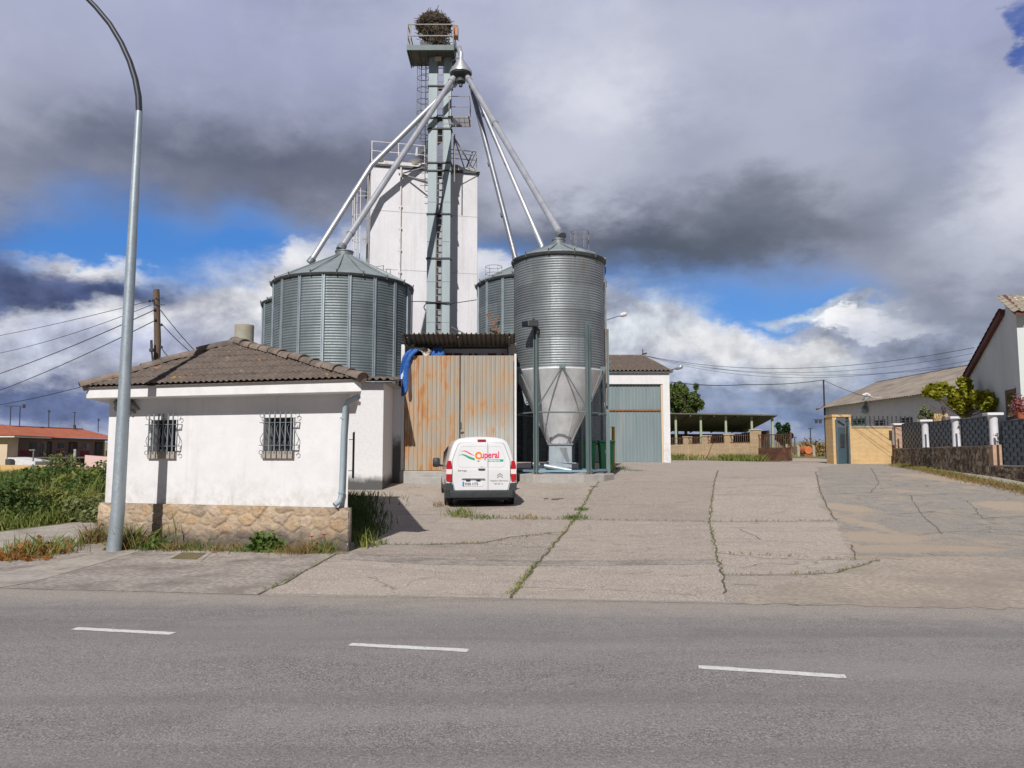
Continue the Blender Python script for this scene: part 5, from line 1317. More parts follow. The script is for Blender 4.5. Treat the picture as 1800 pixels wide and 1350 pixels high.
    s2 = S['2']; e2 = at(548, 457, s2.y); spout([st(803, 142, 37.4), st(653, 291, 36.95), e2], .135, 'bright pipe passing behind the elevator to the far left silo', col=(.02,), drop=Vector((e2.x + .1, s2.y, s2.z + .1)))
    sh = S['h']; e3 = at(985, 411, 27.4); spout([st(822, 136, 36.6), e3], .13, 'bright pipe down to the hopper silo, rightmost of the fan', col=(.02, .36), drop=Vector((sh.x, sh.y, sh.z + .15)))
    s3 = S['3']; spout([st(829, 147, 37.0), at(953, 433, 33.1), s3 + Vector((0, 0, .2))], .105, 'thinner grey pipe ending behind the hopper silo roof', 'spout_metal', col=(.02, .2,))
    spout([st(828, 150, 37.4), at(906, 453, 34.4), at(910, 476, 34.3)], .125, 'dark grey pipe, left of the pipes on the right side', 'spout_dark', col=(.45, .72))
build_elevator()
# ================================================================== loading bay with the rusty gates
def build_bay():
    Y = 25.6; zg = at(805, 827, Y).z; zt = at(805, 625, Y).z; xl, xm, xr = at(712, 700, Y).x, at(808.5, 700, Y).x, at(903, 700, Y).x
    x0, x1 = at(704.5, 700, Y).x, at(908, 700, Y).x; gy = fz(Y)
    t = thing('loading_bay', 'white loading bay closed by two tall rust-streaked gates under a sheet canopy', 'building', ((x0 + x1) / 2, Y, gy - .1))
    zc = at(710, 606, Y).z
    m = MB(); m.box(x0, xl - .02, Y - .05, Y + 6, gy - .1, zc); m.box(xr + .02, x1, Y - .02, Y + 3.2, gy - .1, zt + .06); obj('wall', m, 'damp', t, bevel=.01)
    m = MB(); m.box(x0 + .006, xl + .26, Y + .25, Y + .45, zt, zc + .05); m.box(xr - .18, x1 - .02, Y + .25, Y + .45, zt - .5, at(890, 606, Y).z + .1); obj('gate_pier', m, 'bare_conc', t)
    # sill and step
    m = MB(); m.box(x0, x1, Y - .12, Y + .4, gy - .3, zg - .015); m.box(x0 + .5, x1, Y - .5, Y - .125, gy - .3, (zg + gy) / 2); obj('sill', m, 'bare_conc', t, bevel=.02)
    # gates; mats use their own coordinates
    for a, b, lab in ((xl, xm - .012, 'left gate leaf heavily streaked with orange rust'), (xm + .012, xr, 'right gate leaf, grey-blue at the bottom with fewer rust stains')):
        g = thing_part('gate_leaf', ribbed((a, Y - .0, 0), (b, Y, 0), zg, zt, .15, .028, (0, -1, 0)), 'gate', t); g['label'] = lab
        fr = MB(); fr.box(a, b, Y + .035, Y + .07, zt - .06, zt - .005); fr.box(a, b, Y + .035, Y + .07, zg, zg + .06); obj('gate_frame', fr, 'rust', g)
    m = MB(); m.box(xm - .02, xm + .02, Y - .04, Y - .022, zg, zt); m.box(xm + .03, xm + .14, Y - .06, Y - .02, zg + 1.25, zg + 1.28); m.box(xm + .02, xm + .05, Y - .06, Y - .02, zg + 1.4, zg + 1.6); obj('gate_bolt', m, 'dark_steel', t)
    # sheet canopy, rising towards the front
    ya, yb = Y - .5, Y + .45; za, zb = at(805, 587.5, ya).z, at(805, 609, yb).z; c0, c1 = at(704.5, 590, ya).x, at(905.5, 592, ya).x
    bm = bmesh.new(); N = 24; L = c1 - c0; ring = []
    prof = []
    for i in range(N):
        for q, h in ((0, 0), (.62, 0), (.70, .045), (.92, .045)): prof.append((c0 + (i + q) * L / N, h))
    prof.append((c1, 0)); m = MB(); k = len(prof)
    for (yy, zz) in ((ya, za), (yb, zb)):
        for x, h in prof: m.v.append((x, yy, zz + h))
    for (yy, zz) in ((ya, za), (yb, zb)):
        for x, h in prof: m.v.append((x, yy, zz + h + .012))
    for i in range(k - 1):
        m.f += [(i + 1, i, k + i, k + i + 1), (2 * k + i, 2 * k + i + 1, 3 * k + i + 1, 3 * k + i), (i, i + 1, 2 * k + i + 1, 2 * k + i)]
    bm.free(); obj('canopy', m, 'canopy', t)
    m = MB()
    for x in (c0 + .2, (c0 + c1) / 2, c1 - .2): m.bar((x, ya + .1, za - .06), (x, yb, zb - .06), .06, .08)
    m.box(c0, c1, yb + .002, yb + 5.5, zb - .02, zb + .08); obj('canopy_beam', m, 'canopy', t)
    # panel behind the gates whose red lettering is cut off by the gates
    yp = Y + .55; m = MB(); sx0, sx1 = at(776, 615, yp).x, at(892, 615, yp).x; m.box(sx0, sx1, yp, yp + .04, zt - 1.2, at(830, 613, yp).z); sp = obj('sign_panel', m, 'sign_white', t)
    m = MB()
    for a, b in ((783, 795), (798, 812), (824, 829), (834, 840), (858, 872), (882, 886)): m.box(at(a, 615, yp).x, at(b, 615, yp).x, yp - .008, yp - .001, zt - .7, at(a, 621, yp).z)
    obj('sign_lettering', m, 'red_paint', sp)
    m = MB(); m.box(xl, xr, Y + 2.2, Y + 2.3, gy, zt + .8); obj('back_wall', m, 'shed_dark', t)
    # blue tarpaulin over the corner of the gate
    tp = thing('tarpaulin', 'crumpled blue tarpaulin hanging over the left gate corner', 'tarpaulin', at(715, 690, Y - .2))
    def cloth(outline, dy, amp, seed, name, mat):
        r = random.Random(seed); m = MB(); nn = 7
        for i, (lx, rx, y) in enumerate(outline):
            for j in range(nn):
                f = j / (nn - 1); w = at(lx + (rx - lx) * f, y, Y - dy - .05 * math.sin(i * .6)); m.v.append((w.x + r.uniform(-.008, .008), w.y - amp * math.sin(f * 9 + i * .35) - amp * .6 * math.sin(f * 17 - i * .5) + r.uniform(-.012, .012), w.z))
        n0 = len(m.v); m.v += [(x, y + .035, z) for x, y, z in m.v]; ni = len(outline)
        for i in range(ni - 1):
            for j in range(nn - 1):
                a = i * nn + j; m.f += [(a, a + 1, a + nn + 1, a + nn), (n0 + a + 1, n0 + a, n0 + a + nn, n0 + a + nn + 1)]
            m.f += [(i * nn, (i + 1) * nn, n0 + (i + 1) * nn, n0 + i * nn), ((i + 1) * nn + nn - 1, i * nn + nn - 1, n0 + i * nn + nn - 1, n0 + (i + 1) * nn + nn - 1)]
        o = obj(name, m, mat, tp, smooth=True); 
        return o
    cloth([(722, 737, 613.5), (716, 736, 617), (711, 729, 622), (708, 724, 628), (706, 721, 636), (704.5, 719.5, 646), (703, 718.5, 656), (702, 718, 666), (701.5, 717, 676), (702, 716, 684), (704, 713, 690), (706.5, 709, 696)], .10, .05, 1, 'hanging_sheet', 'tarp')
    cloth([(760, 778, 611), (758, 781, 616), (757, 782, 622), (758, 780, 627)], -.16, .03, 2, 'sheet_corner', 'tarp')
    cloth([(719, 724, 622), (718, 722, 640), (718, 722, 660), (717.5, 722.5, 680), (718, 723.5, 697), (719, 723, 704)], .04, .015, 5, 'dark_strap', 'dark_wood')
    tp = thing('plastic_sheeting', 'torn pale sheeting stuffed between the gate top and canopy', 'sheeting', at(745, 616, Y + .15))
    cloth([(728, 748, 611), (727, 758, 613.5), (737, 760, 617), (742, 759, 620), (744, 754, 626)], -.12, .06, 3, 'torn_sheet', 'rag')
    # wall lamp on a rod beyond the hopper silo
def thing_part(name, mb, mat, parent): return obj(name, mb, mat, parent)
build_bay()

# ================================================================== low white annex between the hut and the gates
def build_annex():
    Ya, Yb = 23.6, 25.5; g = fz(Ya)
    xa0, xa1 = at(540, 760, Ya).x, at(673.5, 760, Ya).x; xb1 = at(705, 760, Yb).x - .01
    zt = at(650, 672, Ya).z
    t = thing('annex', 'low white annex with a damp black foot and tiled roof behind the hut', 'building', ((xa0 + xa1) / 2, Ya, g - .1))
    m = MB(); m.box(xa0, xa1, Ya, Ya + 4.2, g - .2, zt); obj('wall', m, 'damp', t, bevel=.012); m = MB(); m.box(xa1 + .002, xb1, Yb, Ya + 4.0, g - .2, zt - .002); obj('recessed_wall', m, 'damp_high', t)
    e0 = Vector((xa0, Ya - .28, zt + .02)); e1 = Vector((xb1 + .02, Ya - .28, zt + .02)); r1 = e1 + Vector((0, 4.0, .45)); r0 = e0 + Vector((0, 4.0, .45))
    bm_obj('roof', roof_sheet([e0, e1, r1, r0], .22, .075, .36, .02), 'tile_cap', t, smooth='auto')
    m = MB(); dz = Vector((0, 0, -.025)); m.prism([e0 + dz, e1 + dz, r1 + dz, r0 + dz], (0, 0, .014)); m.box(xa1 + .002, xb1, Ya - .1, Yb, zt - .03, zt + .0); obj('roof_board', m, 'bare_conc', t)
build_annex()

# ================================================================== the van
def build_van():
    hd = R(7.0); q = gnd(846, 893)
    t = thing('delivery_van', 'white delivery van seen from behind with a red and green logo on its doors', 'van', (q.x, q.y, q.z), hd)
    LT = 4.38
    # half profile (x, z) of the full section, from sill to roof middle
    base = [(.70, .26), (.84, .30), (.885, .42), (.90, .62), (.90, .85), (.885, 1.02), (.862, 1.14), (.83, 1.28), (.79, 1.44), (.742, 1.58), (.68, 1.695), (.58, 1.762), (.40, 1.80), (.20, 1.815), (0, 1.82)]
    def Htop(y):
        ks = [(0, 1.80), (.3, 1.815), (1.8, 1.83), (2.35, 1.80), (2.7, 1.70), (3.35, 1.18), (3.5, 1.10), (4.0, 1.0), (4.25, .86), (4.38, .66)]
        return float(np.interp(y, [a for a, _ in ks], [b for _, b in ks]))
    def lean(z): return .0 if z < .95 else (z - .95) * .17 + max(0, z - 1.6) ** 2 * 1.6
    def section(y, inset, first):
        H = Htop(y); out = []
        for (x, z) in base:
            zz = z
            if H < 1.79:
                zb = min(1.02, H - .06)
                zz = z if z <= .62 else (.62 + (z - .62) / (1.82 - .62) * (H - .62) if H < 1.0 else (z if z <= 1.02 else 1.02 + (z - 1.02) / (.80) * (H - 1.02)))
            xx = x * (1 - (0 if y < 3.5 else (y - 3.5) ** 2 * .22)); xx = max(0, xx - inset) if x > 0 else 0
            yy = y + lean(zz) * max(0, 1 - y / .9); out.append((xx, yy, zz - inset * .6 * (z / 1.82 if z > 1.5 else 0) + (inset * .3 if z < .4 else 0)))
        return out
    st = [(0, .055), (.012, .030), (.04, .010), (.09, 0), (.35, 0), (.9, 0), (1.4, 0), (1.9, 0), (2.35, 0), (2.7, 0), (3.0, 0), (3.35, 0), (3.5, 0), (3.8, 0), (4.05, 0), (4.25, .01), (4.34, .04), (4.38, .10)]
    m = MB(); rings = []
    for (y, ins) in st:
        s = section(y, ins, False); ring = [(-x, yy, z) for x, yy, z in s] + [(x, yy, z) for x, yy, z in s[::-1][1:]]
        o = len(m.v); m.v += ring; rings.append((o, len(ring)))
    for (a, n), (b, _) in zip(rings, rings[1:]):
        for k in range(n - 1): m.f.append((a + k, b + k, b + k + 1, a + k + 1))
        m.f.append((a + n - 1, b + n - 1, b, a))
    a, n = rings[0]; m.f.append(tuple(a + k for k in range(n))); a, n = rings[-1]; m.f.append(tuple(a + k for k in range(n))[::-1])
    # wheel arches are cut by dark liners standing proud
    obj('body', m, 'van_white', t, smooth='auto', world=False)
    def P(x, z, off=0.0): return Vector((x, lean(z) - off, z))          # a point on the rear face
    def panel(name, pts, off, th, mat, par, sub=0):
        # follow the lean of the rear face: fan split into horizontal strips
        zs = sorted(set([p[1] for p in pts])); bm = bmesh.new()
        f = bm.faces.new([bm.verts.new((x, 0, z)) for x, z in pts])
        zmn, zmx = min(p[1] for p in pts), max(p[1] for p in pts); z = math.floor(zmn / .06) * .06
        while z < zmx:
            if z > zmn: bmesh.ops.bisect_plane(bm, geom=bm.verts[:] + bm.edges[:] + bm.faces[:], plane_co=(0, 0, z), plane_no=(0, 0, 1))
            z += .06
        bm.normal_update(); up = [f for f in bm.faces]
        for f in up:
            if f.normal.y > 0: f.normal_flip()
        r_ = bmesh.ops.extrude_face_region(bm, geom=bm.faces[:]); vs = [v for v in r_['geom'] if isinstance(v, bmesh.types.BMVert)]
        for v in vs: v.co.y -= th
        for v in bm.verts: v.co.y += lean(v.co.z) - off
        bmesh.ops.recalc_face_normals(bm, faces=bm.faces[:])
        return bm_obj(name, bm, mat, par, world=False)
    def arcs(pts, rad, n=5):
        out = []; L = len(pts)
        for i, (p, r) in enumerate(zip(pts, rad if hasattr(rad, '__len__') else [rad] * L)):
            a, b, c = Vector(pts[i - 1]), Vector(p), Vector(pts[(i + 1) % L])
            if r <= 0: out.append(tuple(b)); continue
            d0, d1 = (a - b).normalized(), (c - b).normalized(); ang = math.acos(max(-1, min(1, d0.dot(d1)))); l = r / math.tan(ang / 2)
            p0, p1 = b + d0 * l, b + d1 * l
            for k in range(n + 1):
                s = k / n; out.append(tuple(p0 * (1 - s) ** 2 + b * 2 * s * (1 - s) + p1 * s ** 2))
        return out
    seam = .17
    # two unequal rear doors
    top = 1.66
    dl = arcs([(seam - .006, .43), (seam - .006, top), (-.58, top - .01), (-.735, 1.20), (-.735, .70), (-.66, .43)], [0, 0, .12, .1, .04, .03])
    dr = arcs([(seam + .006, .43), (.66, .43), (.735, .70), (.735, 1.20), (.58, top - .01), (seam + .006, top)], [0, .03, .04, .1, .12, 0])
    gap = arcs([(-.672, .42), (.672, .42), (.747, .70), (.747, 1.20), (.592, top + .002), (-.592, top + .002), (-.747, 1.20), (-.747, .70)], [.03, .03, .04, .1, .12, .12, .1, .04])
    panel('door_seam', gap, .001, .001, 'dec_grey', t)
    D1 = panel('rear_door', dl, .002, .012, 'van_white', t); D2 = panel('rear_door', dr, .002, .012, 'van_white', t)
    # blanked windows: a raised sheet panel on each door
    wl_ = arcs([(seam - .02, 1.03), (seam - .02, 1.575), (-.50, 1.565), (-.60, 1.30), (-.60, 1.03)], [0, .0, .10, .16, .10]); wr_ = arcs([(seam + .02, 1.03), (.60, 1.03), (.60, 1.30), (.50, 1.565), (seam + .02, 1.575)], [0, .10, .16, .10, .0])
    wg = pm("panel_groove", c4(.40, .41, .43), None, rough=.5)
    def ring(name, pts, w, par):
        c = Vector((sum(p[0] for p in pts) / len(pts), sum(p[1] for p in pts) / len(pts))); mb = MB(); n = len(pts)
        for p in pts:
            p = Vector(p); q2 = p + (c - p).normalized() * w; mb.v += [tuple(P(p.x, p.y, .0165)), tuple(P(q2.x, q2.y, .0165))]
        for k in range(n): k2 = (k + 1) % n; mb.f.append((2 * k, 2 * k + 1, 2 * k2 + 1, 2 * k2))
        obj(name, mb, wg, par, world=False)
    ring('panel_groove', wl_, .008, D1); ring('panel_groove', wr_, .008, D2)
    # lamps
    for s in (-1, 1):
        pts = arcs([(s * .762, .66), (s * .898, .70), (s * .893, 1.06), (s * .862, 1.20), (s * .775, 1.20), (s * .752, .98)], [.05, .03, .03, .03, .03, .03])
        lm = MB(); n = len(pts)
        def lens(name, z0, z1, mat, par):
            pp = [p for p in pts]; bm = bmesh.new(); f = bm.faces.new([bm.verts.new((x, 0, z)) for x, z in pp])
            bmesh.ops.bisect_plane(bm, geom=bm.verts[:] + bm.edges[:] + bm.faces[:], plane_co=(0, 0, z0), plane_no=(0, 0, -1), clear_outer=True)
            bmesh.ops.bisect_plane(bm, geom=bm.verts[:] + bm.edges[:] + bm.faces[:], plane_co=(0, 0, z1), plane_no=(0, 0, 1), clear_outer=True)
            r_ = bmesh.ops.extrude_face_region(bm, geom=bm.faces[:]); vs = [v for v in r_['geom'] if isinstance(v, bmesh.types.BMVert)]
            for v in vs: v.co.y -= .075
            for v in bm.verts: v.co.y += lean(v.co.z) + .05
            bmesh.ops.recalc_face_normals(bm, faces=bm.faces[:]); return bm_obj(name, bm, mat, par, world=False)
        tl = lens('tail_light', .66, .855, 'lens_red', t); lens('clear_lens', .86, .985, 'lens_clear', tl); lens('upper_lens', .99, 1.2, 'lens_red', tl)
    panel('stop_lamp', arcs([(-.10, 1.715), (.13, 1.715), (.12, 1.745), (-.09, 1.745)], .008), -.015, .05, 'lens_red', t)
    # bumper with raised corners
    b = MB()
    def bl(x, z, y): return (x, y, z)
    prof = [(.25, .05), (.27, -.035), (.40, -.06), (.45, -.05), (.46, .02)]
    xs = [-.91, -.88, -.80, -.5, 0, .5, .80, .88, .91]; dy = [.34, .10, .02, 0, 0, 0, .02, .10, .34]
    for x, d in zip(xs, dy):
        for z, y in prof: b.v.append((x, y + d, z))
    K = len(prof)
    for i in range(len(xs) - 1):
        for j in range(K - 1): b.f.append((i * K + j, (i + 1) * K + j, (i + 1) * K + j + 1, i * K + j + 1))
    b.f.append(tuple(range(K))); b.f.append(tuple((len(xs) - 1) * K + j for j in range(K))[::-1])
    bu = obj('bumper', b, 'bumper', t, smooth='auto', world=False)
    for s in (-1, 1):
        pts = arcs([(s * .70, .44), (s * .905, .44), (s * .908, .635), (s * .735, .635)], [.0, .0, .03, .05])
        bm = bmesh.new(); bm.faces.new([bm.verts.new((x, 0, z)) for x, z in pts]); r_ = bmesh.ops.extrude_face_region(bm, geom=bm.faces[:])
        for v in r_['geom']:
            if isinstance(v, bmesh.types.BMVert): v.co.y -= .18
        for v in bm.verts: v.co.y += .145
        bmesh.ops.recalc_face_normals(bm, faces=bm.faces[:]); bm_obj('bumper_corner', bm, 'bumper', bu, world=False, bevel=.012)
    m = MB(); m.box(-.70, .70, .05, 3.9, .20, .27); obj('underside', m, 'black', t, world=False)
    # wheels
    for y in (.83, 3.50):
        for s in (-1, 1):
            m = MB(); R_ = .315; o = (s * .80, y, R_)
            prof2 = [(.19, -.10), (.27, -.105), (.305, -.085), (.315, -.05), (.315, .05), (.305, .085), (.27, .105), (.19, .10)]
            n = 36
            for r_, dx in prof2:
                for k in range(n): a = 2 * math.pi * k / n; m.v.append((s * .80 + dx, y + r_ * math.cos(a), R_ + r_ * math.sin(a)))
            for i in range(len(prof2) - 1):
                for k in range(n): k2 = (k + 1) % n; m.f.append((i * n + k, i * n + k2, (i + 1) * n + k2, (i + 1) * n + k))
            wh = obj('wheel', m, 'tyre', t, smooth='auto', world=False)
            m = MB(); m.tube([(s * .80 - .09, y, R_), (s * .80 + .09, y, R_)], .192, 24); obj('rim', m, 'rim', wh, world=False)
            m = MB(); m.tube([(s * .895, y, R_ + .02), (s * .904, y, R_ + .02)], .375, 28); obj('wheel_arch', m, 'black', t, world=False)
    # left side: lower trim, door glass, handle, mirror
    for s in (-1, 1):
        m = MB(); m.box(s * .899 - .006, s * .899 + .006, 1.25, 3.05, .42, .52); obj('side_moulding', m, 'bumper', t, world=False)
        m = MB(); m.add([(s * .882, 2.0, 1.06), (s * .882, 3.05, 1.06), (s * .868, 2.78, 1.42), (s * .762, 2.5, 1.60), (s * .762, 2.05, 1.60)], [(0, 1, 2, 3, 4)]); gl = obj('side_glass', m, 'glass', t, world=False); sol = gl.modifiers.new('s', 'SOLIDIFY'); sol.thickness = .012; sol.offset = 0
        m = MB(); m.box(s * .91 - .012, s * .91 + .012, 1.72, 1.90, .97, 1.0); obj('door_handle', m, 'black', t, world=False)
        bm = bmesh.new(); bmesh.ops.create_icosphere(bm, subdivisions=3, radius=1)
        for v in bm.verts: l = v.co; v.co = Vector((s * 1.075 + max(-1, min(1, l.x * 1.25)) * .105, 3.02 + l.y * .075, 1.13 + max(-1, min(1, l.z * 1.2)) * .135))
        mi = bm_obj('wing_mirror', bm, 'bumper', t, smooth=True, world=False)
        m = MB(); m.bar((s * .87, 3.05, 1.03), (s * 1.02, 3.03, 1.05), .05, .06); obj('mirror_arm', m, 'black', mi, world=False)
    # handle, plate recess and number plate
    panel('door_handle', arcs([(-.09, .985), (-.06, .965), (.06, .965), (.10, .985), (.09, 1.0), (-.08, 1.0)], .008), .016, .03, 'black', D1)
    panel('key_badge', arcs([(-.03, 1.035), (.05, 1.035), (.04, 1.05), (-.02, 1.05)], .004), .016, .005, 'rim', D1)
    panel('plate_garnish', arcs([(-.52, .735), (.10, .725), (.08, .752), (-.46, .758)], .006), .015, .035, 'rim', D1)
    for x in (-.345, -.085): panel('plate_lamp', arcs([(x - .05, .685), (x + .05, .685), (x + .065, .735), (x - .065, .735)], .01), .015, .03, 'black', D1)
    npz = .555; pl = panel('number_plate', [(-.485, npz), (.035, npz), (.035, npz + .115), (-.485, npz + .115)], .015, .008, 'plate', D1)
    panel('plate_band', [(-.485, npz), (-.440, npz), (-.440, npz + .115), (-.485, npz + .115)], .024, .003, 'plate_blue', D1)
    def text(name, s, x, z, size, mat, par, off=.0165, sx=1.0, align='LEFT', bold=0.0, shear=0):
        cu = bpy.data.curves.new('t', 'FONT'); cu.body = s; cu.size = size; cu.align_x = align; cu.offset = bold; cu.resolution_u = 3; cu.extrude = .001; cu.shear = shear
        to = bpy.data.objects.new('t', cu); COL.objects.link(to); dg = bpy.context.evaluated_depsgraph_get(); dg.update()
        me = bpy.data.meshes.new_from_object(to.evaluated_get(dg)); bpy.data.objects.remove(to); bpy.data.curves.remove(cu)
        for v in me.vertices:
            X, Z = v.co.x * sx + x, v.co.y + z; v.co = Vector((X, lean(Z) - off - .002 - v.co.z, Z))
        me.name = name; return fin(name, me, mat, par, world=False)
    text('plate_number', '9086 HTB', -.425, npz + .022, .098, 'dec_grey', D1, .024, .84, bold=.002)
    text('lettering', 'Berlingo', -.60, .93, .065, 'dec_grey', D1, sx=1.05)
    text('lettering', 'Vitigudino (Salamanca)', .215, .675, .052, 'dec_grey', D2, sx=1.0)
    text('lettering', '923 50 12', .325, .595, .055, 'dec_grey', D2, sx=1.0)
    # the company name with its swooshes
    text('logo_lettering', 'uperal', -.025, 1.27, .235, 'dec_red', D1, .0175, .83, bold=.006)
    text('logo_initial', 'C', -.165, 1.245, .245, 'dec_yellow', D1, .0168, .92, bold=.022); text('logo_initial', 'C', -.160, 1.25, .235, 'dec_red', D1, .0188, .90, bold=.004)
    panel('logo_banner', arcs([(.165, 1.175), (.565, 1.175), (.57, 1.232), (.17, 1.232)], .006), .0168, .001, 'dec_green', D2)
    text('banner_lettering', 'PIENSOS', .185, 1.183, .054, 'plate', D2, .0182, 1.45, bold=.002)
    def swoosh(pts, mat, name):
        mb = MB(); n = 14; up = [];lo = []
        for k in range(n + 1):
            f = k / n; up.append((np.interp(f, [0, .35, .7, 1], [p[0] for p in pts[:4]]), np.interp(f, [0, .2, .35, .55, .75, 1], pts[4]), np.interp(f, [0, .2, .35, .55, .75, 1], pts[5])))
        for x, z0, z1 in up: mb.v += [tuple(P(x, z0, .0178)), tuple(P(x, z1, .0178))]
        for k in range(n): mb.f.append((2 * k, 2 * k + 2, 2 * k + 3, 2 * k + 1))
        obj(name, mb, mat, D1, world=False)
    swoosh([(-.53, 0), (-.44, 0), (-.33, 0), (-.165, 0), [1.415, 1.440, 1.442, 1.415, 1.37, 1.315], [1.417, 1.452, 1.462, 1.447, 1.405, 1.32]], 'dec_red', 'logo_swoosh')
    swoosh([(-.58, 0), (-.46, 0), (-.33, 0), (-.17, 0), [1.335, 1.345, 1.335, 1.295, 1.245, 1.205], [1.338, 1.362, 1.365, 1.345, 1.305, 1.258]], 'dec_green', 'logo_swoosh')
    panel('logo_tip', arcs([(-.075, 1.165), (-.03, 1.20), (-.12, 1.20)], 0), .0168, .001, 'dec_green', D1)
    # two chevrons
    mb = MB()
    for z in (.775, .83):
        for s in (-1, 1):
            p = [(.475, z + .055), (.475, z + .035), (.475 + s * .075, z - .02), (.475 + s * .075, z + .0)]
            o = len(mb.v); mb.v += [tuple(P(x, zz, .022)) for x, zz in p]; mb.f.append((o, o + 1, o + 2, o + 3) if s < 0 else (o + 3, o + 2, o + 1, o))
    obj('chevron_badge', mb, 'rim', D2, world=False)
build_van()

# ================================================================== bins and yellow frame by the hopper silo
def build_bins():
    q = gnd(1062, 833)
    t = thing('waste_bin', 'dark green wheeled bin with a white sticker, standing in the sun by the silo leg', 'waste bin', (q.x + .12, q.y + .35, q.z), R(6), 'green wheeled bins by the hopper silo')
    W, D, H = .56, .50, 1.22
    m = MB(); a = .8
    m.v = [(-W / 2 * a, -D / 2 * a, .10), (W / 2 * a, -D / 2 * a, .10), (W / 2 * a, D / 2 * a, .10), (-W / 2 * a, D / 2 * a, .10), (-W / 2, -D / 2, H), (W / 2, -D / 2, H), (W / 2, D / 2, H), (-W / 2, D / 2, H)]
    m.f = [(3, 2, 1, 0), (4, 5, 6, 7), (0, 1, 5, 4), (1, 2, 6, 5), (2, 3, 7, 6), (3, 0, 4, 7)]; obj('bin_body', m, 'bin_green', t, world=False, bevel=.02, seg=2)
    m = MB(); m.box(-W / 2 - .03, W / 2 + .03, -D / 2 - .03, D / 2 + .03, H - .09, H - .02); obj('bin_rim', m, 'bin_green', t, world=False, bevel=.012)
    m = MB(); m.prism([(-W / 2 - .05, -D / 2 - .05, H + .01), (-W / 2 - .05, -D / 2 - .05, H + .05), (-W / 2 - .05, 0, H + .10), (-W / 2 - .05, D / 2 + .05, H + .06), (-W / 2 - .05, D / 2 + .05, H + .01)], (W + .10, 0, 0)); lid = obj('lid', m, 'bin_green', t, world=False, bevel=.012)
    m = MB(); m.tube([(-W / 2, D / 2 + .08, H - .02), (W / 2, D / 2 + .08, H - .02)], .02, 8); obj('handle', m, 'bin_green', lid, world=False)
    for s in (-1, 1):
        m = MB(); m.tube([(s * W * .42 - .03, D * .36, .10), (s * W * .42 + .03, D * .36, .10)], .10, 18); obj('wheel', m, 'tyre', t, world=False)
    m = MB(); m.box(-.10, .02, -D / 2 - .012, -D / 2 + .05, .78, .95); obj('sticker', m, 'plate', t, world=False)
    o = dup(t, (q.x - .56, q.y + .42, q.z), R(-3), 'green wheeled bin in shade, left of the one with the sticker')
    y = thing('pipe_frame', 'small yellow pipe frame in front of the grey barn door', 'frame', gnd(1074, 826))
    Y = 33.0; m = MB(); a, b, c = at(1062, 750.5, Y), at(1078, 750.5, Y), at(1078, 818, Y); c.z = fz(Y); a2 = Vector((a.x, Y, fz(Y))); m.tube([a2, a, b, c], .07, 8); obj('frame_pipe', m, 'yellow_paint', y, smooth='auto')
build_bins()

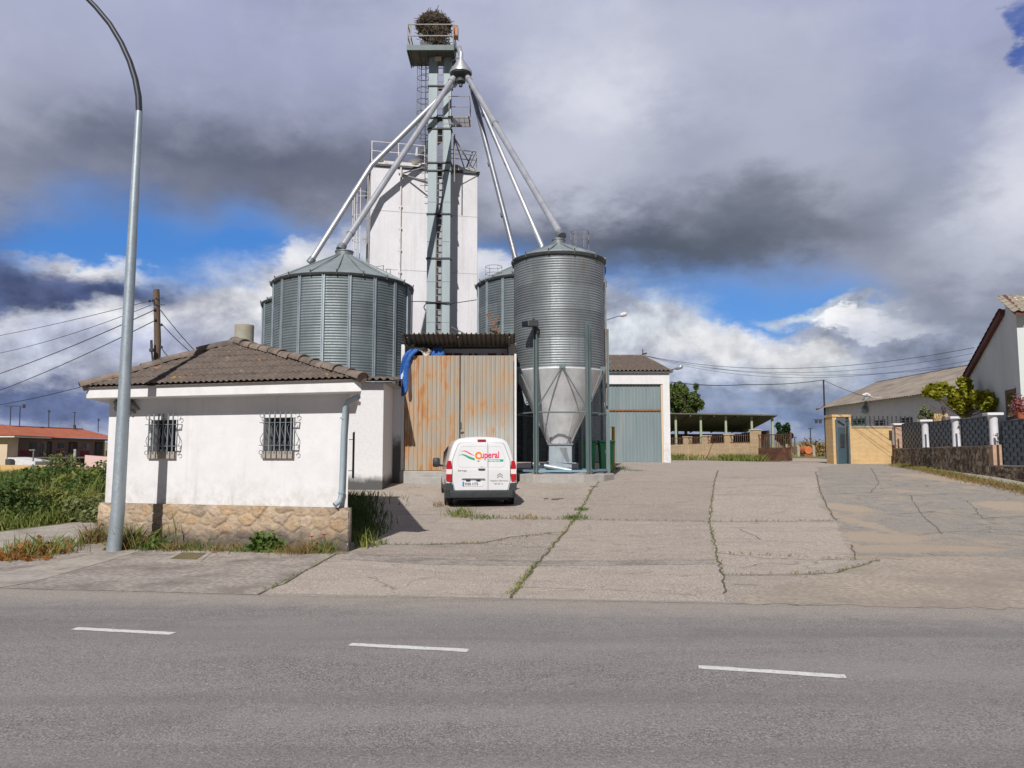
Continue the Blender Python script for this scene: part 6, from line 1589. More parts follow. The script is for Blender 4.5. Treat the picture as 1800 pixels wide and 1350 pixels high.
# ================================================================== barn with the big sheet door
def build_barn():
    Y = 44.0; g = fz(Y); xr = at(1178, 740, Y).x; xl = at(962, 740, Y).x; ze = at(1100, 655, Y).z
    t = thing('barn', 'white barn with a tall grey-blue sheet door right of the silos', 'building', ((xl + xr) / 2, Y, g))
    dx0, dx1, zd = at(1000, 740, Y).x, at(1166, 740, Y).x, at(1100, 675, Y).z
    m = MB(); m.box(xl, dx0, Y, Y + 10, g - .2, ze); m.box(dx1, xr, Y, Y + 10, g - .2, ze); m.box(dx0 - .001, dx1 + .001, Y + .003, Y + .4, zd, ze); m.box(dx0, dx1, Y + 1, Y + 10, g, ze - .01); obj('wall', m, 'white_wall', t)
    d = obj('barn_door', ribbed((dx0, Y + .18, 0), (dx1 - .1, Y + .18, 0), g + .03, zd, .20, .03, (0, -1, 0)), 'barn_door', t)
    zr_ = at(1100, 721, Y).z; m = MB(); m.box(dx0, dx1 - .1, Y + .10, Y + .145, zr_ - .04, zr_ + .04); obj('door_rail', m, 'rust', d)
    m = MB(); m.box(dx1 - .10, dx1 - .004, Y + .05, Y + .2, g, zd); obj('door_post', m, 'cream', t)
    m = MB(); m.box(dx0, dx1, Y - .8, Y + .3, g - .1, g + .02); obj('threshold', m, 'bare_conc', t)
    # roof rises to a ridge behind
    e0, e1 = Vector((xl - .1, Y - .14, ze + .06)), Vector((xr + .12, Y - .14, ze + .06)); zk = at(1100, 626, Y + 5).z
    r1 = Vector((at(1130, 627, Y + 5).x, Y + 5, zk)); r0 = Vector((xl - .1, Y + 5, zk)); bk1 = Vector((xr + .12, Y + 10.3, ze + .06)); bk0 = Vector((xl - .1, Y + 10.3, ze + .06))
    rf = bm_obj('roof', roof_sheet([e0, e1, r1, r0], .24, .08, .42, .02), 'tile', t, smooth='auto')
    m = MB(); m.add([e1, bk1, r1, bk0, r0], [(0, 1, 2), (1, 3, 4, 2)]); obj('roof_side', m, 'tile', t)
    m = MB(); m.box(xl - .1, xr + .1, Y - .13, Y - .03, ze - .04, ze + .05); obj('gutter', m, 'dark_rim', t)
    m = MB(); m.tube([r0, r1], .10, 8); m.tube([r1, e1], .09, 8); obj('ridge_cap', m, 'tile_cap', rf)
    # cable bracket on the ridge
    br = Vector((at(1130, 624, Y + 5).x, Y + 5, zk)); m = MB(); m.bar(br, br + Vector((0, 0, .45)), .06); m.bar(br + Vector((-.05, 0, .12)), br + Vector((.25, 0, .18)), .16, .1); obj('cable_bracket', m, 'dark_steel', t)
    lm = thing('wall_lamp', 'grey bulkhead lamp on a short arm at the barn corner', 'lamp', at(1180, 650, Y))
    m = MB(); m.bar(at(1177, 651, Y), at(1188, 648, Y - .3), .045); obj('lamp_arm', m, 'dark_steel', lm)
    m = MB(); p, q = at(1187, 648.5, Y - .3), at(1200, 643.5, Y - .5); m.tube([p, p.lerp(q, .25), p.lerp(q, .8), q], [.05, .11, .13, .06], 10); obj('lamp_head', m, 'galvanised_pole', lm, smooth=True)
    lm = thing('yard_lamp', 'white street lamp head on a thin rod beside the hopper silo', 'lamp', at(1064, 563, 33.0))
    m = MB(); m.bar(at(1062, 564, 33.0), at(1091, 554.5, 33.0), .03); obj('lamp_arm', m, 'dark_steel', lm)
    m = MB(); p, q = at(1089, 555, 33), at(1102, 551, 33); m.tube([p, p.lerp(q, .3), p.lerp(q, .8), q], [.04, .09, .10, .04], 10); obj('lamp_head', m, 'white_rail', lm, smooth=True)
build_barn()

# ================================================================== open shed, brick wall with railings, rusty gate
def build_shed():
    Y = 63.0; g = fz(Y); x0, x1 = at(1150, 760, Y).x, at(1356, 760, Y).x; dp = 8.0
    t = thing('open_shed', 'long dark open-fronted shed on thin green posts behind the brick wall', 'shed', ((x0 + x1) / 2, Y, g))
    zf0, zf1 = at(1180, 728, Y).z, at(1362, 731.5, Y).z; zb0 = at(1180, 728, Y).z - 1.1
    P = [Vector((x0, Y - .6, zf0)), Vector((x1 + .35, Y - .6, zf1)), Vector((x1 + .35, Y + dp, zf1 - 1.1)), Vector((x0, Y + dp, zf0 - 1.1))]
    m = MB(); m.prism(P, (0, 0, .09)); obj('roof', m, 'shed_dark', t)
    m = MB(); m.box(x0, x1, Y + dp - .3, Y + dp - .2, g, zf1 - 1.25); m.box(x1 - .1, x1, Y + .3, Y + dp, g, zf1 - 1.15); obj('wall', m, 'shed_dark', t)
    for px in (1188, 1232, 1276, 1321.5, 1358):
        q = at(px, 760, Y); m = MB(); m.bar((q.x, Y, g), (q.x, Y, zf0 - .05), .16); obj('post', m, 'pipe_green', t)
    m = MB(); m.box(x0, at(1300, 760, Y + 7).x, Y + dp - .5, Y + dp - .42, at(1200, 752, Y + dp).z, at(1200, 748, Y + dp).z); obj('light_strip', m, 'awning', t)
    for k in range(5):
        x = x0 + (x1 - x0) * (k + .5) / 5; m = MB(); m.bar((x, Y - .5, zf0 - .1), (x, Y + dp, zf0 - 1.2), .12, .2); obj('rafter', m, 'shed_dark', t)
    # brick wall in front
    Ya, Yb = 57.0, 49.5; a = at(1160, 806, Ya); b = at(1328, 808, Yb); a.z, b.z = fz(Ya), fz(Yb); d = (b - a); L = d.length; d = d / L; n = Vector((d.y, -d.x, 0)); 
    if n.y > 0: n = -n
    w = thing('brick_wall', 'low yellow brick wall with piers and rusty railings before the shed', 'wall', (a + b) / 2)
    zt = at(1240, 781, 53).z; m = MB(); m.prism([a, b, b - n * .25, a - n * .25], (0, 0, .01)); m = MB()
    for k in range(12):
        p, q = a + d * L * k / 12, a + d * L * (k + 1) / 12; z = fz(p.y); zz = zt + .12 * (k / 12)
        m.add([(p.x, p.y, z - .3), (q.x, q.y, z - .3), (q.x, q.y, zz), (p.x, p.y, zz), (p.x - n.x * .25, p.y - n.y * .25, z - .3), (q.x - n.x * .25, q.y - n.y * .25, z - .3), (q.x - n.x * .25, q.y - n.y * .25, zz), (p.x - n.x * .25, p.y - n.y * .25, zz)], [(0, 1, 2, 3), (5, 4, 7, 6), (3, 2, 6, 7)])
    obj('wall_course', m, 'shed_brick', w)
    pr = []
    for px, h in ((1165, .50), (1206, .52), (1239, .56), (1279, .60), (1326, .85)):
        best = min(np.linspace(0, 1, 400), key=lambda s: abs(toPx(a + d * L * s + Vector((0, 0, 1)))[0] - px)); p = a + d * L * best
        m = MB(); hw = .22 if px < 1300 else .28; m.obox(p - d * hw + n * .06 + Vector((0, 0, -.3)), d * 2 * hw, -n * .42, (0, 0, zt - p.z + .3 + h)); pi_ = obj('pier', m, 'shed_brick', w)
        m = MB(); m.obox(p - d * (hw + .04) + n * .1 + Vector((0, 0, zt - p.z + h + .002)), d * 2 * (hw + .04), -n * .5, (0, 0, .06)); obj('pier_cap', m, 'cream', pi_); pr.append((best, h))
    for (s0, h0), (s1, h1) in zip(pr, pr[1:]):
        m = MB(); p, q = a + d * L * s0, a + d * L * s1; N = int((q - p).length / .16)
        for k in range(1, N):
            r_ = p.lerp(q, k / N); m.bar((r_.x, r_.y, zt + .03), (r_.x, r_.y, zt + h0 + .06), .03)
        for zz in (.10, h0 - .06): m.bar((p.x, p.y, zt + zz), (q.x, q.y, zt + zz), .035)
        obj('railing', m, 'rust_brown', w)
    # rusty sheet gate standing open
    Yc, Yd = 49.4, 46.8; p, q = at(1333, 800, Yc), at(1391, 800, Yd); p.z = q.z = fz(Yd) + .05; e = (q - p); l = e.length; e /= l; n2 = Vector((e.y, -e.x, 0))
    gt = thing('yard_gate', 'open rusty brown gate with sheet foot and bars beside the brick wall', 'gate', (p + q) / 2)
    zt2 = at(1391, 763, Yd).z; zm = at(1391, 788, Yd).z
    m = MB(); m.obox(p, e * l, n2 * .04, (0, 0, zm - p.z)); obj('gate_panel', m, 'rust_brown', gt)
    m = MB(); m.bar(p, (p.x, p.y, zt2 + .15), .08); m.bar(q, (q.x, q.y, zt2 + .12), .09); m.bar((p.x, p.y, zt2), (q.x, q.y, zt2), .05); m.bar((p.x, p.y, zm + .03), (q.x, q.y, zm + .03), .05); obj('gate_frame', m, 'rust_brown', gt)
    m = MB()
    for k in range(1, 19): r_ = p.lerp(q, k / 19); m.bar((r_.x, r_.y, zm), (r_.x, r_.y, zt2 + .02), .028)
    obj('gate_bar', m, 'rust_brown', gt)
    m = MB(); r_ = p.lerp(q, .82); m.obox((r_.x + n2.x * -.02, r_.y + n2.y * -.02, zm + .02), e * .22, -n2 * .03, (0, 0, .25)); obj('gate_sign', m, 'cream', gt)
build_shed()

# ================================================================== long white building at the right rear
def build_long():
    pa = at(1449, 717, 61.0); pb_dir = None
    ze = pa.z; a = Vector((pa.x, 61.0, fz(60)))
    # where the eave line of the same height meets pixel column 1629
    Yb = (ze - 1.6) / (at(1629, 692, 1.0).z - 1.6); b = at(1629, 692, Yb); b.z = fz(Yb)
    u = Vector((b.x - a.x, b.y - a.y, 0)).normalized(); n = Vector((-u.y, u.x, 0)); n = n if n.x < 0 else -n
    L = (Vector((b.x, b.y, 0)) - Vector((a.x, a.y, 0))).length + 7
    t = thing('long_building', 'long low white building with a grey corrugated roof at the right rear', 'building', a)
    g = min(fz(a.y), fz(b.y)) - .3; dp = 9.0
    e = a + u * L
    m = MB(); P = [Vector((p.x, p.y, g)) for p in (a, e, e - n * dp, a - n * dp)]
    # gable end
    zr_ = ze + 2.0
    mid = (P[0] + P[3]) / 2; mid2 = (P[1] + P[2]) / 2
    top = [Vector((p.x, p.y, ze)) for p in P]; ra, rb = Vector((mid.x, mid.y, zr_)), Vector((mid2.x, mid2.y, zr_))
    m.add(P + top + [ra, rb], [(0, 1, 5, 4), (1, 2, 6, 9, 5), (2, 3, 7, 6), (3, 0, 4, 8, 7)]); obj('wall', m, 'white_wall', t)
    m = MB(); q = P[0] + n * .006; q.z = fz(a.y) - .1; m.obox(q, u * L, n * .01, (0, 0, at(1456, 785, a.y).z - q.z)); q2 = P[0] - u * .012; m.obox(Vector((q2.x, q2.y, q.z)), -n * dp, u * .006, (0, 0, at(1456, 785, a.y).z - q.z)); obj('wall_base', m, 'red_base', t)
    o = .55; E0, E1 = top[0] + n * o - u * .25 + Vector((0, 0, -.08)), top[1] + n * o + Vector((0, 0, -.08)); R0_, R1_ = ra - u * .25 + Vector((0, 0, .06)), rb + Vector((0, 0, .06))
    bm = roof_sheet([E0, E1, R1_, R0_], .30, .05, 1.2, .012, 5); bm_obj('roof', bm, 'fibro', t, smooth='auto')
    m = MB(); F0, F1 = top[3] - n * o - u * .25, top[2] - n * o; m.add([F0, F1, R1_, R0_], [(0, 1, 2, 3)]); m.bar(R0_, R1_, .25, .12); m.bar(E0 + Vector((0, 0, -.03)), R0_, .1, .12); obj('roof_back', m, 'fibro', t)
    # openings: two dark windows and a green shutter
    def on(px, py):
        d = ray(px, py); k = (P[0] + n * .0 - EYE).dot(n) / d.dot(n); return EYE + d * k
    for x0, x1, y0, y1, mat in ((1497, 1521, 737, 748, 'weed_leaf'), (1537, 1556, 739, 749, 'glass'), (1582, 1604, 735, 745, 'glass')):
        p, q = on(x0, y0), on(x1, y0); z0 = on(x0, y1).z; m = MB(); s0, s1 = (p - P[0]).dot(u), (q - P[0]).dot(u); w = P[0] + u * s0 + n * -.05
        m.obox((w.x, w.y, z0), u * (s1 - s0), n * .07, (0, 0, p.z - z0)); wf = obj('window', m, 'dark_wood' if mat == 'glass' else 'bin_green', t)
        m = MB(); w = P[0] + u * (s0 + .1) + n * .021; m.obox((w.x, w.y, z0 + .1), u * (s1 - s0 - .2), n * .012, (0, 0, p.z - z0 - .2)); obj('pane', m, 'glass', wf)
    m = MB(); p = on(1523, 715); m.lathe((p.x + n.x * .15, p.y + n.y * .15, p.z - .5), [(.02, 0), (.28, .1), (.3, .3), (.12, .55), (.02, .6)], 12); m.bar(p + Vector((0, 0, .1)), p + Vector((0, 0, 1.0)), .25, .15); obj('meter_box', m, 'galvanised_pole', t)
    m = MB(); p = on(1565, 702); m.bar(p, on(1546, 697) + n * .6, .05); p2 = on(1541, 694) + n * .7; m.tube([p2 - Vector((.3, 0, 0)), p2, p2 + Vector((.25, 0, -.05))], [.05, .16, .08], 8); obj('wall_lamp', m, 'white_rail', t)
    # thin pole and cable bracket at its left corner
    k = thing('cable_pole', 'thin dark pole standing at the left end of the long white building', 'pole', (a.x - .2, a.y - .6, fz(60)))
    tp = at(1447.5, 668, a.y - .6); m = MB(); m.bar((tp.x, tp.y, fz(60)), tp, .10); obj('pole', m, 'wire', k)
    m = MB(); q = at(1443, 716, a.y - .6); m.bar(q, at(1450, 716, a.y - .6), .05); q2 = at(1430, 738, a.y - .6); m.bar(q2, at(1447, 738, a.y - .6), .06); 
    for px in (1435, 1442): m.bar(at(px, 738, a.y - .6), at(px, 744, a.y - .6), .16)
    obj('insulator', m, 'ceramic', k)
    return tp
CABLE_TOP = build_long()

# ================================================================== portal, yellow wall and panel fence
def build_right():
    # yellow brick wall
    Y = 41.5; xa, xb = at(1497, 780, Y).x, at(1569, 780, Y).x; g = fz(Y) - .1; zt = at(1530, 752, Y).z
    w = thing('garden_wall', 'yellow brick garden wall with spiked railing on top, beside the steel door', 'wall', ((xa + xb) / 2, Y, g))
    m = MB(); m.box(xa, xb, Y, Y + .25, g, zt); obj('wall_face', m, 'yellow_brick', w)
    m = MB(); m.box(xa, xb + .02, Y - .04, Y + .29, zt + .002, zt + .10); obj('coping', m, 'pale_conc', w)
    m = MB(); zr_ = at(1530, 731, Y).z
    N = 14; x1 = at(1604, 740, Y).x
    for k in range(N):
        x = xa + .15 + (x1 - xa) * k / N; m.bar((x, Y + .12, zt + .1), (x, Y + .12, zr_), .055); 
    for zz in (zt + .28, zr_ - .25): m.bar((xa, Y + .12, zz), (x1, Y + .12, zz), .03)
    obj('spike_railing', m, 'dark_steel', w)
    # portal with an open steel door
    p0, p1 = at(1464, 780, Y).x, at(1497, 780, Y).x; zp = at(1480, 733, Y).z
    t = thing('gateway', 'yellow brick gateway with a blue-grey steel door standing ajar', 'gateway', ((p0 + p1) / 2, Y, g))
    m = MB(); m.box(p0, at(1471, 780, Y).x, Y - .05, Y + .9, g, zp); m.box(at(1493, 780, Y).x, p1 - .004, Y - .05, Y + .35, g, zp); obj('pier', m, 'yellow_brick', t)
    m = MB(); m.box(p0 - .03, p1 - .002, Y - .08, Y + .95, zp + .002, zp + .13); obj('lintel', m, 'yellow_brick', t)
    m = MB(); d0, d1 = at(1471.5, 780, Y - .1), at(1492.5, 780, Y - .1); zd = at(1480, 738, Y).z
    for x in (d0.x, d1.x): m.bar((x, Y - .1, g + .1), (x, Y - .1, zd), .09)
    m.bar((d0.x, Y - .1, zd), (d1.x, Y - .1, zd), .09); fr = obj('door_frame', m, 'door_blue', t)
    m = MB(); zl = at(1480, 751, Y).z; e = Vector((.86, .5, 0)); o = Vector((d0.x + .08, Y - .02, g + .12)); m.obox(o, e * .56, Vector((.5, -.86, 0)) * .05, (0, 0, zl - o.z)); m.obox(o + e * .56, e * .10, Vector((.5, -.86, 0)) * .05, (0, 0, zl - o.z - .3)); dl = obj('door', m, 'door_blue', t)
    m = MB(); o2 = o + e * .12 + Vector((.5, -.86, 0)) * .052; m.obox(o2 + Vector((0, 0, .85)), e * .36, Vector((.5, -.86, 0)) * .02, (0, 0, .75)); obj('door_panel', m, 'dark_steel', dl)
    m = MB(); m.bar((d0.x + .05, Y - .05, zd - .05), (d0.x + .55, Y + .2, zl + .1), .08); m.bar((d1.x - .02, Y - .05, zd), (d1.x - .12, Y - .1, zl), .05); obj('door_stay', m, 'door_blue', t)
    # panel fence on a dark stone base
    A = gnd(1573, 816); B = gnd(1990, 893); u = Vector((B.x - A.x, B.y - A.y, 0)); L = u.length; u /= L; n = Vector((u.y, -u.x, 0)); n = n if n.x < 0 else -n
    f = thing('panel_fence', 'boundary fence of dark slate-like panels and white piers on rough dark stone', 'fence', A)
    def s_at(px):
        return min(np.linspace(0, L, 900), key=lambda s: abs(toPx(Vector((A.x, A.y, 1.6)) + u * s)[0] - px))
    sm = s_at(1742); zt1 = at(1600, 789, (A + u * s_at(1600)).y).z; zt2 = at(1775, 821, (A + u * s_at(1775)).y).z
    cols = [(.36, .28, .19), (.20, .155, .11), (.46, .37, .26), (.14, .11, .085), (.38, .27, .165), (.55, .46, .34)]
    M_ = A + u * sm
    stone_wall('stone_base', A, M_, fz(A.y) - .1, fz(M_.y) - .1, zt1, n, (.20, .22), .055, cols, (.035, .03, .026), 'dark_stone', f, .05, 11, .3)
    stone_wall('stone_base', M_ + u * .005, B, fz(M_.y) - .1, fz(B.y) - .1, zt2, n, (.24, .2), .055, cols, (.035, .03, .026), 'dark_stone', f, .05, 12, .3)
    m = MB(); k = n * .05
    m.obox(Vector((A.x, A.y, zt1 + .002)) + k, u * sm, -n * .42, (0, 0, .045)); q = M_ + u * .03; m.obox(Vector((q.x, q.y, zt2 + .002)) + k, u * (L - sm - .03), -n * .42, (0, 0, .045)); obj('coping', m, 'pale_conc', f)
    def pier(pxa, pxb, z0, ytop, mat, cap, name='pier', rnd=False, cy=None):
        s0, s1 = s_at(pxa), s_at(pxb); p = A + u * s0; Yp = p.y; zt = at(pxa, ytop, Yp).z; wdt = max(.2, s1 - s0)
        c = A + u * (s0 + .15) - n * .16
        m = MB()
        if rnd: m.lathe((c.x, c.y, z0), [(.155, 0), (.145, (zt - z0) * .9), (.20, zt - z0)], 20)
        else: m.obox(Vector((c.x, c.y, z0)) - u * .15 + n * .15, u * .30, -n * .30, (0, 0, zt - z0))
        po = obj(name, m, mat, f, smooth='auto' if rnd else False, bevel=0 if rnd else .01)
        if cap:
            m = MB(); m.obox(Vector((c.x, c.y, zt + .001)) - u * .27 + n * .27, u * .54, -n * .54, (0, 0, .10)); obj('pier_cap', m, 'pier_white', po, bevel=.012)
        return s0, s1
    pier(1573, 1583, zt1 + .05, 748, 'pink_brick', True)
    spans = []
    for (xa_, xb_, yt, cap, rnd) in ((1620, 1630, 742, True, True), (1673, 1686, 737, True, True), (1738, 1757, 731, True, True)): pier(xa_, xb_, zt1 + .05 if xa_ < 1735 else zt2 + .05, yt, 'pier_white', cap, rnd=rnd)
    pb = A + u * (s_at(1744)) - n * .16; m = MB(); m.obox(Vector((pb.x, pb.y, zt2 + .05)) - u * .2 + n * .2, u * .4, -n * .4, (0, 0, zt1 - zt2 + .02)); obj('pier_plinth', m, 'pink_brick', f)
    def slats(pxa, pxb, z0, ya, yb, name='fence_panel'):
        s0, s1 = s_at(pxa) , s_at(pxb); p0, p1 = A + u * s0 - n * .12, A + u * s1 - n * .12; zA, zB = at(pxa, ya, p0.y).z, at(pxb, yb, p1.y).z; zt = (zA + zB) / 2
        r = random.Random(int(pxa)); m = MB(); W = s1 - s0
        m.obox(Vector((p0.x, p0.y, z0)) - n * .02, u * W, -n * .03, (0, 0, zt - z0)); po = obj(name, m, 'fence_slat', f)
        # basket weave of overlapping slats
        m = MB(); nz = max(4, round((zt - z0) / .15)); nx = max(4, round(W / .30)); hz = (zt - z0) / nz; wx = W / nx
        for i in range(nx):
            for j in range(nz):
                fr = (i + j) % 2; pp = Vector((p0.x, p0.y, 0)) + u * (i * wx + .012); o = n * (.0 if fr else -.012)
                tl = .024 if fr else .008
                P4 = [pp + o, pp + u * (wx * (1.0 if fr else .93)) + o]
                zz0, zz1 = z0 + j * hz + .008, z0 + (j + 1) * hz - .008
                m.add([(P4[0].x, P4[0].y, zz0), (P4[1].x, P4[1].y, zz0), (P4[1].x + n.x * tl, P4[1].y + n.y * tl, zz0), (P4[0].x + n.x * .01, P4[0].y + n.y * .01, zz0), (P4[0].x, P4[0].y, zz1), (P4[1].x, P4[1].y, zz1), (P4[1].x + n.x * tl, P4[1].y + n.y * tl, zz1), (P4[0].x + n.x * .01, P4[0].y + n.y * .01, zz1)],
                      [(3, 2, 1, 0), (4, 5, 6, 7), (0, 1, 5, 4), (1, 2, 6, 5), (2, 3, 7, 6), (3, 0, 4, 7)])
        obj('weave', m, 'fence_slat', po)
        m = MB(); m.bar((p0.x, p0.y, zt), (p1.x, p1.y, zt), .05, .05); m.bar((p0.x, p0.y, z0), (p0.x, p0.y, zt), .05); m.bar((p1.x, p1.y, z0), (p1.x, p1.y, zt), .05); obj('panel_frame', m, 'dark_steel', po)
    slats(1584, 1619, zt1 + .06, 745, 742); slats(1631, 1672, zt1 + .06, 742, 739); slats(1687, 1737, zt1 + .06, 738, 733); slats(1757, 1880, zt2 + .06, 738, 734)
    # yellow brick box with a small lamp behind the fence
    bx = thing('brick_pillar', 'yellow brick pillar with a dark lantern showing above the panel fence', 'pillar', at(1655, 745, 37.5)); c = at(1655, 745, 37.5); m = MB(); m.box(c.x - .34, c.x + .34, 37.5, 38.1, fz(37), at(1655, 727, 37.5).z); obj('pillar', m, 'yellow_brick', bx)
    m = MB(); q = at(1661, 723, 37.3); m.lathe((q.x, 37.4, q.z - .1), [(.02, 0), (.1, .1), (.12, .3), (.02, .42)], 8); q = at(1661, 735, 37.3); m.lathe((q.x, 37.4, q.z - .1), [(.04, -.1), (.1, 0), (.06, .2)], 8); obj('lantern', m, 'dark_steel', bx)
    # white house: gable wall facing the yard, in shade
    C = at(1795, 700, 27.2); C.z = fz(27.2); Bk = at(1704, 700, 33.2); u2 = Vector((Bk.x - C.x, Bk.y - C.y, 0)); Lh = u2.length; u2 /= Lh; nh = Vector((u2.y, -u2.x, 0)); nh = nh if nh.x < 0 else -nh
    def sz(px, py):
        d = ray(px, py); k = (C - EYE).dot(nh) / d.dot(nh); p = EYE + d * k; return (p - C).dot(u2), p.z
    h = thing('white_house', 'white house at the right edge with dark red gable trim', 'house', C)
    s_r, z_r = sz(1768, 524); s_a, z_a = sz(1766, 553); s_b, z_b = sz(1703, 664); z_e = sz(1796, 543)[1]; g = fz(27) - .3
    prof = [(0, g), (Lh + .02, g), (Lh + .02, z_b), (s_a, z_a), (s_r, z_r), (0, z_e)]
    back = -nh * 7
    w0, w1 = sz(1768, 700)[0], sz(1787, 700)[0]; wz0, wz1 = sz(1778, 737)[1], sz(1778, 684)[1]
    m = MB(); m.prism([(C.x + u2.x * s, C.y + u2.y * s, z) for s, z in prof], back); obj('wall', m, 'house_wall', h)
    def edge(s0, z0, s1, z1, w, dz, name='verge'):
        m = MB(); p, q = C + u2 * s0 + nh * .15, C + u2 * s1 + nh * .15; m.add([(p.x, p.y, z0), (q.x, q.y, z1), (q.x - nh.x * .4, q.y - nh.y * .4, z1), (p.x - nh.x * .4, p.y - nh.y * .4, z0), (p.x, p.y, z0 + dz), (q.x, q.y, z1 + dz), (q.x - nh.x * .4, q.y - nh.y * .4, z1 + dz), (p.x - nh.x * .4, p.y - nh.y * .4, z0 + dz)], [(3, 2, 1, 0), (4, 5, 6, 7), (0, 1, 5, 4), (1, 2, 6, 5), (2, 3, 7, 6), (3, 0, 4, 7)]); return obj(name, m, 'verge', h)
    edge(s_a - .0, z_a - .02, Lh + .25, z_b - .16, .2, .22); 
    edge(s_r + .35, z_r + .05, -.45, z_e - .20, .2, .14)
    # roofs
    def rp(s, z, off): p = C + u2 * s + nh * off; return Vector((p.x, p.y, z))
    bm = roof_sheet([rp(-.5, z_e - .10, -7), rp(-.5, z_e - .10, .25), rp(s_r + .35, z_r + .14, .25), rp(s_r + .35, z_r + .14, -7)], .26, .06, .38, .03); bm_obj('roof', bm, 'pale_tile', h, smooth='auto')
    bm = roof_sheet([rp(Lh + .3, z_b + .02, .2), rp(Lh + .3, z_b + .02, -7), rp(s_a, z_a + .18, -7), rp(s_a, z_a + .18, .2)], .26, .06, .38, .03); bm_obj('lean_roof', bm, 'verge', h, smooth='auto')
    s0, s1 = min(w0, w1), max(w0, w1); m = MB(); p = C + u2 * s0 + nh * .004; m.obox((p.x, p.y, wz0), u2 * (s1 - s0), nh * .012, (0, 0, wz1 - wz0)); wf = obj('window_shutter', m, 'dark_wood', h)
    m = MB(); p = C + u2 * (s0 + .12) + nh * .017; m.obox((p.x, p.y, wz0 + .1), u2 * (s1 - s0 - .3), nh * .01, (0, 0, wz1 - wz0 - .25)); obj('pane', m, 'glass', wf)
    m = MB(); p = C + u2 * (s1) + nh * .0; m.obox((p.x, p.y, wz0), u2 * .14, nh * .02, (0, 0, wz1 - wz0)); m.obox((C + u2 * s0 + nh * .0)[:2] + (wz1,), u2 * (s1 - s0 + .14), nh * .03, (0, 0, .06)); obj('window_reveal', m, 'house_wall', h)
    fb = thing('flower_basket', 'red flowers in a terracotta wall pot by the house window', 'flower pot', at(1793, 735, 27.0)); c = at(1793, 716, 26.9)
    r = np.random.default_rng(8); m = MB(); m.lathe((c.x, 26.9, at(1793, 737, 26.9).z), [(.01, 0), (.10, .02), (.16, .25), (.13, .25)], 14); obj('pot', m, 'red_tile', fb)
    pts = r.normal(size=(420, 3)) * np.array([.14, .12, .16]) + np.array([c.x, 26.9, c.z + .02]); obj('flowers', leaves(pts, .06, 3), 'terracotta', fb)
build_right()
